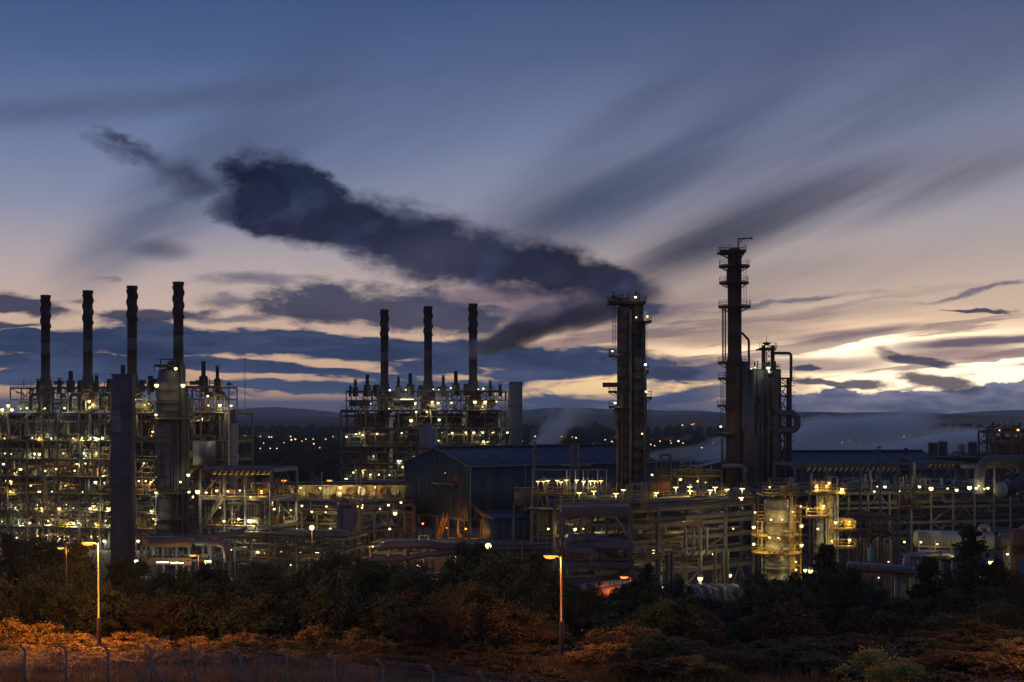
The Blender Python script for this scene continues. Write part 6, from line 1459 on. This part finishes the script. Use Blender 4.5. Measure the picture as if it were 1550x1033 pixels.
# ================================================================== steam, dark and pale
def steam(name, label, p, q, r0, r1, dens, color, seed, asp=1.0, emit=None):
    p, q = Vector(p), Vector(q); M_ = bpy.data.materials.new(name); M_.use_nodes = True; n = M_.node_tree.nodes; l = M_.node_tree.links; n.clear()
    tcn = n.new('ShaderNodeTexCoord'); sp_ = n.new('ShaderNodeSeparateXYZ'); l.new(tcn.outputs['Object'], sp_.inputs[0])
    def mm(op, a, b=0.0, c=0.0, cl=False):
        k = n.new('ShaderNodeMath'); k.operation = op; k.use_clamp = cl
        for i, v in enumerate((a, b, c)):
            if isinstance(v, bpy.types.NodeSocket): l.new(v, k.inputs[i])
            else: k.inputs[i].default_value = v
        return k.outputs[0]
    x = mm('ADD', sp_.outputs[0], .5); R_ = mm('MULTIPLY_ADD', mm('POWER', x, .75), 1 - r0 / r1, r0 / r1)
    rho = mm('DIVIDE', mm('SQRT', mm('ADD', mm('POWER', mm('ABSOLUTE', sp_.outputs[1]), 2), mm('POWER', mm('ABSOLUTE', sp_.outputs[2]), 2))), R_)
    no = n.new('ShaderNodeTexNoise'); mp = n.new('ShaderNodeMapping'); l.new(tcn.outputs['Object'], mp.inputs[0]); mp.inputs['Scale'].default_value = (3.0, 1.6, 1.6); mp.inputs['Location'].default_value = (seed, 0, 0)
    l.new(mp.outputs[0], no.inputs[0]); no.inputs['Scale'].default_value = 1.4; no.inputs['Detail'].default_value = 4
    e = mm('SUBTRACT', mm('MULTIPLY_ADD', no.outputs['Fac'], 1.9, -.22), rho)
    d = mm('MULTIPLY', mm('SMOOTH_MAX', e, 0.0, .1), mm('MULTIPLY', mm('MULTIPLY', x, 12, cl=True), mm('MULTIPLY', mm('SUBTRACT', 1.0, x), 2.2, cl=True)))
    d = mm('DIVIDE', mm('MULTIPLY', d, dens), mm('POWER', R_, 1.2)); d = mm('MULTIPLY', d, mm('LESS_THAN', rho, 1.0))
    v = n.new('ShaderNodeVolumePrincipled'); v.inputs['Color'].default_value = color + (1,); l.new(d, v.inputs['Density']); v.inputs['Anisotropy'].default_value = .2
    o_ = n.new('ShaderNodeOutputMaterial'); l.new(v.outputs[0], o_.inputs['Volume'])
    b = Bulk(); vv_, ff_ = cyl_v(16); b.raw(vv_, ff_); o = b.build(name, M_); o.matrix_basis = axis_matrix(p, q, r1, r1 * asp)
    M_.cycles.homogeneous_volume = False; M_.cycles.volume_step_rate = 1.5
    return tag(o, label, 'steam', kind='stuff')


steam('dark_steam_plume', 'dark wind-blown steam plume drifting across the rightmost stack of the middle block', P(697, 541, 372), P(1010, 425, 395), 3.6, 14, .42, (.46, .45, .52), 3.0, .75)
steam('pale_steam', 'pale steam sweeping up to the right between the two towers', P(978, 695, 345), P(1420, 634, 420), 2.0, 10, .95, (.98, .98, .99), 8.0, .8)
steam('pale_steam', 'broad pale steam bank over the right shed roof', P(1120, 692, 400), P(1700, 652, 520), 3, 12, .50, (.98, .98, .99), 12.0, .75)
steam('pale_steam', 'thin pale steam wisp behind the square duct', P(796, 690, 392), P(885, 606, 405), 3.0, 8, .50, (.95, .95, .97), 5.0, .8)

# ================================================================== fence, street lamps
t = thing('chain_link_fence', 'cranked concrete post and chain link fence across the bottom of the view', 'fence', (-30, 87, 13))
F0 = V3(-29.7, 86.8, 0); FD = V3(2.82, -1.01, 0); FN = V3(-.7, -.7, 0).normalized()
POSTM = None; tops = []
def fgz(p): return float(ground_z(np.array(p.x), np.array(p.y))) + .05
NP = range(-2, 26); MESHM = mat('galvanised_wire', (.26, .26, .25), .5)
for i in NP:
    p = F0 + FD * i; z = fgz(p); b = Bulk(); tops.append(p + V3(0, 0, z + 2.15))
    b.bar(p + V3(0, 0, z - .3), p + V3(0, 0, z + 2.2), .14, .14); b.bar(p + V3(0, 0, z + 2.16), p + FN * .42 + V3(0, 0, z + 2.62), .12, .12)
    b.build('post', mat('pale_concrete_post', (.27, .25, .22), .85, scale=3), t)
    if i in (-1, 3, 8, 16, 22):
        for s_ in (-1, 1): bar(t, 'strut', p + V3(0, 0, z + 1.4), p + FD.normalized() * 1.3 * s_ + V3(0, 0, z - .1), .11, CONC)
for i, (a, c_) in enumerate(zip(tops, tops[1:])):
    b = Bulk(); d = c_ - a; ln = d.length; H = 1.95; step = .11; u = d.normalized()
    k = int((ln + H) / step)
    for s_ in (0, 1):
        for j in range(k):
            x0 = -H + j * step; x1 = x0 + H; z0, z1 = 0.0, H
            if x0 < 0: z0 = -x0; x0 = 0
            if x1 > ln: z1 = H - (x1 - ln); x1 = ln
            if s_: x0, x1 = ln - x0, ln - x1
            if z1 - z0 > .05: b.bar(a + u * x0 - V3(0, 0, H) + V3(0, 0, z0), a + u * x1 - V3(0, 0, H) + V3(0, 0, z1), .009)
    b.build('chain_link', MESHM, t)
    b = Bulk()
    for dz in (0, -.95, -1.9): b.bar(a + V3(0, 0, dz), c_ + V3(0, 0, dz), .012)
    for k_ in (.33, .66, 1.0): b.bar(a + FN * .42 * k_ + V3(0, 0, .46 * k_), c_ + FN * .42 * k_ + V3(0, 0, .46 * k_), .012)
    b.build('strand_wire', MESHM, t)

POLE = mat('painted_lamp_pole', (.06, .045, .035), .45, var=.15, scale=2)
def street_lamp(px, py, Y, H_px, label, power, s=1.0, tone='sodium', arm=-1.05):
    x = X(px, Y); zt = Z(py, Y); zb_ = float(ground_z(np.array(x), np.array(Y))); t = thing('street_lamp', label, 'street lamp', (x, Y, zb_))
    h = zt - zb_; b = Bulk(); b.lathe([(.16 * s, -.3), (.16 * s, h * .34), (.13 * s, h * .34 + .1), (.11 * s, h * .34 + .1), (.085 * s, h - .25), (.085 * s, h)], (x, Y, zb_), 14); b.build('pole', POLE, t, True)
    b = Bulk(); b.tube((x, Y, zt - .1), (x + arm * .35 * s, Y - .05, zt - .02), .06 * s); b.build('bracket', POLE, t)
    hx = x + arm * .75 * s; b = Bulk(); b.lathe([(.01, .17 * s), (.25 * s, .14 * s), (.40 * s, .05 * s), (.40 * s, .0), (.01, .0)], (0, 0, 0), 16); v = b.v[0] * (1.15, .75, 1); b.v[0] = v + np.array((hx, Y, zt)); b.build('lantern_hood', FIX, t, True)
    b = Bulk(); b.lathe([(.38 * s, .0), (.37 * s, -.08 * s), (.26 * s, -.2 * s), (.01, -.25 * s)], (0, 0, 0), 16); b.v[0] = b.v[0] * (1.15, .75, 1) + np.array((hx, Y, zt)); b.build('lit_bowl', glow_mat('lit_bowl_sodium', (1.0, .27, .04), 2.7), t, True)
    ld = light_data('street_%s_%d' % (tone, power), SODIUM, power, .2); o = bpy.data.objects.new('light', ld); COL.objects.link(o); o.parent = t; o.location = Vector((hx, Y - .05, zt - .48 * s)) - Vector((x, Y, zb_))
    return t
SL = 12000
street_lamp(150, 821, 100, 0, 'left tall street lamp with glaring orange lantern, above the left bushes', SL)
street_lamp(850, 841, 97, 0, 'right tall street lamp with orange lantern, before the front gantry', int(SL * .16))
street_lamp(-560, 800, 103, 0, 'street lamp of the same row, beyond the left edge of the photograph', SL)
street_lamp(1590, 858, 95, 0, 'street lamp of the same row, beyond the right edge of the photograph', int(SL * .28))
for (px, py, Y, lb_, pw) in [(101, 829, 128, 'small orange street lamp left of the left tall street lamp', 500), (301, 840, 200, 'small orange street lamp in front of the rust red bridge', 900), (547, 851, 196, 'small orange street lamp at the foot of the grey drum column', 900), (955, 873, 176, 'small orange street lamp above the orange lit main', 420),
                             (437, 727, 345, 'far orange lamp above the lit gallery, left one of two', 700), (506, 727, 345, 'far orange lamp above the lit gallery, right one of two', 700)]:
    street_lamp(px, py, Y, 0, lb_, pw, s=.7 if px == 101 else 1.1 if Y < 300 else 1.5)
# two big floodlights
for (px, py, Y, lb_) in [(472, 799, 235, 'glaring yellow floodlight on a pole left of the grey drum column'), (739, 827, 188, 'glaring yellow floodlight on a pole above the trees right of the shed legs')]:
    p = P(px, py, Y); gz_l = float(ground_z(np.array(p.x), np.array(Y))); t = thing('floodlight', lb_, 'floodlight', (p.x, Y, gz_l)); bar(t, 'pole', (p.x, Y + .2, gz_l - .2), p + V3(0, .2, 0), .14, POLE); 
    b = Bulk(); b.lathe([(.01, .12), (.32, .1), (.34, 0), (.31, -.12), (.28, -.12)], (0, 0, 0), 16, rot=Matrix.Rotation(PI / 2, 4, 'X')); b.v[0] = b.v[0] + np.array(p); b.build('housing', FIX, t, True)
    b = Bulk(); b.lathe([(.40, -.0), (.36, .12), (.2, .2), (.01, .22)], (0, 0, 0), 16, rot=Matrix.Rotation(PI / 2, 4, 'X')); b.v[0] = b.v[0] + np.array(p) + (0, -.12, 0); b.build('lit_glass', glow_mat('lit_flood_yellow', (1, .74, .22), 5), t, True)
    o = bpy.data.objects.new('light', light_data('flood', (1, .72, .2), 1500, .3)); COL.objects.link(o); o.parent = t; o.location = (0, -.7, p.z - gz_l)


# ================================================================== plant lamps, grouped by where they hang
def lamps(region, where, lst, Yf, tone, power, kind='bulkhead', s=1.15, tones=None):
    """every lamp gets its own label: row counted from the top, place in the row from the left"""
    rows_ = []
    for it in sorted(lst, key=lambda q: q[1]):
        if rows_ and it[1] - rows_[-1][0][1] < 11: rows_[-1].append(it)
        else: rows_.append([it])
    for ri, rw in enumerate(rows_):
        for ci_, it in enumerate(sorted(rw)):
            px, py = it[0], it[1]; Y_ = Yf(px, py) if callable(Yf) else Yf
            tn = it[2] if len(it) > 2 and it[2] in ('warm', 'pale', 'cool', 'sodium') else (R.choice(tones) if tones else tone); kd = it[3] if len(it) > 3 else kind
            s2_ = R.choice((.6, .75, .85, 1, 1.15, 1.4, 1.9)); pw_ = int(power * R.choice((.3, .75, .75, 1.9))); lb_ = '%s lamp, %s from left in the %s row, %s' % ({'warm': 'warm yellow', 'pale': 'pale yellow', 'cool': 'greenish white', 'sodium': 'orange'}[tn] + (' tube' if kd == 'tube' else ''), NTH[ci_], NTH[ri], region)
            lamp(P(px, py, Y_), lb_, kd, tn, pw_, 'lamps of the ' + region, s=s * (s2_ if kd == 'bulkhead' else 1))


C1 = [(45, 748), (66, 772), (115, 770), (12, 772), (453, 730), (498, 726), (499, 760), (250, 765), (222, 745), (360, 765), (552, 755), (456, 648), (729, 717), (752, 717), (831, 741), (807, 748), (1291, 750), (1160, 697), (1228, 747), (1164, 750), (304, 830), (1048, 810), (1130, 820), (150, 765), (620, 752)]
C2 = [(190, 87), (26, 90), (432, 82), (230, 87), (368, 88), (480, 86), (600, 86), (300, 90), (560, 84), (65, 182), (232, 180), (292, 180), (487, 175), (565, 174), (501, 237), (790, 236), (845, 236), (897, 50), (35, 338), (65, 340), (180, 368), (230, 402), (305, 402), (384, 368), (560, 345), (814, 340), (855, 340), (882, 345), (913, 406), (91, 497), (347, 500), (487, 404),
      (530, 500), (630, 500), (884, 514), (897, 560), (12, 578), (132, 590), (265, 585), (430, 585), (175, 585), (395, 590), (537, 665), (640, 600), (40, 670), (98, 672), (220, 663), (278, 658), (352, 680), (612, 690), (184, 768), (435, 765), (797, 795), (60, 400), (430, 500), (240, 500), (800, 590), (810, 690), (560, 590), (1100, 303), (450, 240), (120, 270), (330, 270), (610, 350), (20, 240)]
LBL = [(c[0] * .271, 410 + c[1] * .271) for c in C1] + [(c[0] * .258, 640 + c[1] * .258) for c in C2]
def front_y(px, py):
    fr_ = (px + 40) / 381; return 322 - 13 * fr_ + R.choice((-.7, -.5, 1.2, 2.4, 4.0))
lamps('left furnace block', 'on the left furnace block', LBL, front_y, 'warm', 240, tones=['warm', 'warm', 'pale', 'cool'], s=1.0)
# inner lamps added to light the casings deep inside the block
INN = [(8 + i * 44 + (j * 17) % 30, y) for j, y in enumerate((686, 712, 764, 788, 812)) for i in range(4)] + [(300 + i * 26, y) for y in (690,) for i in range(2)]
lamps('added left block interior lighting', 'inside the left furnace block', INN, lambda px, py: 322 - 13 * (px + 40) / 381 + 6.3, 'warm', 300, tones=['warm', 'pale', 'pale', 'cool'], s=1.0)
lamps('domed column', 'on the domed column', [(237, 582, 'pale'), (277, 582, 'pale'), (266, 557, 'pale'), (236, 627, 'pale'), (231, 653, 'pale'), (229, 773, 'pale'), (232, 785, 'cool'), (236, 745, 'pale'), (273, 729, 'pale'), (285, 718, 'cool'), (206, 845, 'sodium')], 276.5, 'pale', 55, s=1.2)
C4 = [(293, 712), (335, 706), (450, 737), (554, 618), (760, 618), (836, 607), (1040, 609), (720, 695), (757, 700), (840, 698), (987, 692), (1052, 692), (1122, 692), (1205, 693), (1222, 693), (1034, 724), (588, 808), (686, 756), (763, 805), (242, 896), (285, 900), (184, 912), (375, 893), (1040, 941), (930, 885), (980, 885), (1034, 882), (1100, 885), (1190, 885), (845, 888), (620, 756), (560, 705), (610, 700),
      (540, 680, 'pale', 'tube'), (582, 680, 'pale', 'tube')]
C3 = [(614, 66), (560, 78), (1100, 103), (1363, 107), (1505, 55), (700, 302), (750, 302), (812, 305), (558, 328), (890, 258), (876, 222), (862, 222), (600, 290), (650, 270)]
MBL = [(480 + c[0] * .242, 440 + c[1] * .242) + c[2:] for c in C4] + [(380 + c[0] * .258, 640 + c[1] * .258) for c in C3]
lamps('middle furnace block', 'on the middle furnace block', MBL, lambda px, py: 380 - 8 * (px - 516) / 242 + R.choice((-.7, -.5, 1.5)), 'pale', 140, tones=['pale', 'pale', 'cool', 'warm'], s=1.25)
lamps('added middle block interior lighting', 'inside the middle furnace block', [(545 + i * 62 + j * 20, y) for j, y in enumerate((655, 690)) for i in range(4)], lambda px, py: 380 - 8 * (px - 516) / 242 + 6.5, 'pale', 100, tones=['pale', 'cool', 'warm'], s=1.0)  # regular rows of lamps added to brighten the inside of the block
lamps('stack feet', 'at the feet of the middle stacks', [(590, 590, 'cool'), (656, 589, 'cool'), (724, 589, 'cool')], 375, 'cool', 90, s=1.0)
lamps('hazard gantry', 'on the hazard striped gantry decks', [(286, 744), (299, 743), (312, 745), (328, 742), (345, 743), (363, 742), (396, 743), (379, 752), (339, 788), (361, 785), (378, 787), (333, 768), (359, 805), (364, 805), (376, 825), (411, 760), (292, 752)], lambda px, py: 249, 'warm', 160, tones=['warm', 'warm', 'pale'], s=1.1)
lamps('low shelter', 'low down by the rust red bridge', [(246, 851, 'cool', 'tube'), (268, 852, 'cool', 'tube'), (268, 875, 'cool', 'tube'), (290, 873, 'cool', 'tube'), (313, 849, 'pale'), (318, 849, 'pale'), (206, 848, 'pale')], 208, 'cool', 160, s=1.3)
lamps('lit gallery', 'under the canopy of the lit gallery', [(430 + 0, 738), (455, 738), (485, 738), (515, 737), (545, 737), (568, 737), (600, 736), (398, 742)], 313.5, 'warm', 420, tones=['warm'], s=1.0)
lamps('middle racks', 'among the middle pipe racks', [(457, 765), (472, 774, 'warm'), (493, 775, 'warm'), (494, 766), (549, 764), (548, 768), (541, 766), (588, 764), (607, 760), (580, 821), (543, 823), (557, 827), (564, 827), (508, 825), (455, 835), (634, 854, 'pale'), (645, 821, 'pale'), (538, 863, 'warm'), (500, 800), (520, 838), (590, 800), (598, 776), (575, 770), (430, 800), (415, 770), (440, 772), (425, 835), (480, 835), (400, 835), (570, 845), (600, 845)],
      lambda px, py: 259 if px > 400 else 250, 'warm', 190, tones=['warm', 'warm', 'pale'], s=1.0)
lamps('lower racks', 'low among the dark left racks', [(330, 838), (350, 832), (390, 835), (440, 855), (470, 850), (505, 855), (585, 858), (690, 843)], 243, 'warm', 150, tones=['warm', 'pale'], s=.9)
lamps('shed undercroft', 'in the undercroft of the blue shed', [(676, 799, 'sodium'), (640, 792, 'sodium'), (705, 800, 'sodium'), (760, 800, 'sodium'), (786, 812, 'sodium')], 292, 'sodium', 500, s=1.0)
lamps('shed gable', 'by the gable door', [(674, 716, 'sodium')], 288, 'sodium', 60, s=.7)
C5 = [(127, 327), (157, 327), (182, 323), (234, 322), (255, 330), (285, 320), (343, 320), (381, 327), (420, 325), (443, 325), (478, 324)]
lamps('compressor deck', 'above the compressor deck', [(780 + a * .271, 640 + b * .271) for a, b in C5], lambda px, py: 251 + R.uniform(0, 3), 'pale', 60, 'pendant', tones=['pale', 'warm'], s=1.0)
C5b = [(357, 390), (438, 382), (562, 395), (605, 374), (788, 390), (896, 360), (974, 357), (976, 380), (1089, 376), (1116, 360), (1182, 371), (1267, 367), (1261, 418)]
lamps('upper deck', 'above the upper deck between the towers', [(780 + a * .271, 640 + b * .271) for a, b in C5b], lambda px, py: 233 + R.uniform(0, 3), 'warm', 170, 'pendant', tones=['warm', 'pale'], s=1.15)
lamps('front racks', 'on the front gantry and main rack', [(906, 795, 'cool'), (883, 800), (870, 800), (830, 800), (852, 800), (987, 718, 'pale'), (972, 832), (990, 833), (871, 890, 'cool'), (1008, 887), (1004, 888), (1020, 886), (1105, 870), (1060, 874), (925, 857), (880, 868), (1080, 838), (1035, 790), (1110, 800)], lambda px, py: 217, 'warm', 150, tones=['warm', 'warm', 'pale'], s=1.1)
lamps('twin column tower', 'on the twin column tower', [(972, 656, 'pale'), (980, 478, 'pale'), (962, 449, 'pale'), (927, 531, 'pale'), (931, 609, 'cool'), (977, 551, 'cool'), (978, 592, 'cool'), (963, 480, 'cool')], 259, 'pale', 30, s=.9)
lamps('tallest tower', 'on the tallest tower', [(1091, 645, 'pale')], 281, 'pale', 70, s=1.2)
lamps('cold box', 'on top of the cold box', [(1163, 556, 'cool'), (1143, 556, 'cool'), (1137, 558, 'pale')], 290, 'cool', 70, s=1.0)
CR = [(56, 358), (230, 465), (184, 496), (234, 572), (234, 680), (202, 775)]
lamps('floodlit column', 'on the floodlit column', [(1150 + a * .271, 640 + b * .271) for a, b in CR] + [(1143, 775), (1141, 797), (1141, 823), (1205, 862), (1227, 863)], lambda px, py: 208.6, 'warm', 170, tones=['warm'], s=1.0)
lamps('floodlit column shell', 'close against the shell of the floodlit column', [(1178, 812, 'warm'), (1190, 812, 'warm'), (1165, 812, 'warm'), (1184, 786, 'warm'), (1167, 786, 'warm')], 208.9, 'warm', 60, s=.6)
CS = [(318, 348), (372, 350), (388, 333), (460, 368), (270, 481), (502, 551), (502, 651), (255, 820)]
lamps('slim column pair', 'on the slim column pair', [(1150 + a * .271, 640 + b * .271) for a, b in CS] + [(1259, 818), (1265, 790), (1246, 765), (1238, 800)], lambda px, py: 219.5, 'warm', 150, tones=['warm', 'warm', 'pale'], s=1.1)
CT = [(657, 355), (640, 382), (700, 355), (843, 440), (957, 362), (1172, 357), (1210, 362), (1223, 350), (1255, 367), (1275, 362), (1332, 358), (1379, 370), (893, 352), (808, 663), (1050, 365), (780, 380), (560, 372), (1100, 372)]
lamps('right pipe rack', 'on the right pipe rack', [(1150 + a * .271, 640 + b * .271) for a, b in CT], lambda px, py: 248, 'pale', 130, tones=['pale', 'warm', 'cool'], s=1.1)
lamps('right ground plant', 'low down on the right', [(1394, 820, 'warm'), (1419, 823, 'warm'), (1510, 871, 'warm'), (1345, 850, 'warm'), (1460, 845, 'warm'), (1500, 850, 'warm'), (1525, 838, 'warm'), (1238, 880, 'warm'), (1300, 872, 'warm'), (1330, 874, 'warm'), (1260, 885, 'warm')], lambda px, py: 207, 'warm', 90, s=1.0)
lamps('dark process building', 'on the dark building at the right edge', [(1513, 651, 'warm'), (1541, 650, 'sodium'), (1530, 700, 'warm')], 326, 'warm', 90, s=1.3)
lamps('steamy background', 'in the steam between the towers', [(1030, 725), (1056, 728), (1068, 730), (1046, 734), (1008, 735)], 324, 'warm', 260, s=1.2)
print('lamps', NLAMP[0])

# ================================================================== haze
HZ = True
if HZ:
    b = Bulk(); b.box((0, 6200, 60), (21000, 13600, 150)); o = b.build('haze', None) if False else None
    M_ = bpy.data.materials.new('evening_haze'); M_.use_nodes = True; n = M_.node_tree.nodes; n.clear(); v = n.new('ShaderNodeVolumePrincipled'); v.inputs['Color'].default_value = (.80, .86, .95, 1); v.inputs['Density'].default_value = 7e-5; v.inputs['Anisotropy'].default_value = .1
    o_ = n.new('ShaderNodeOutputMaterial'); M_.node_tree.links.new(v.outputs[0], o_.inputs['Volume']); M_.cycles.homogeneous_volume = True
    o = b.build('haze', M_); tag(o, 'thin blue evening haze over the whole plain', 'haze', kind='stuff')
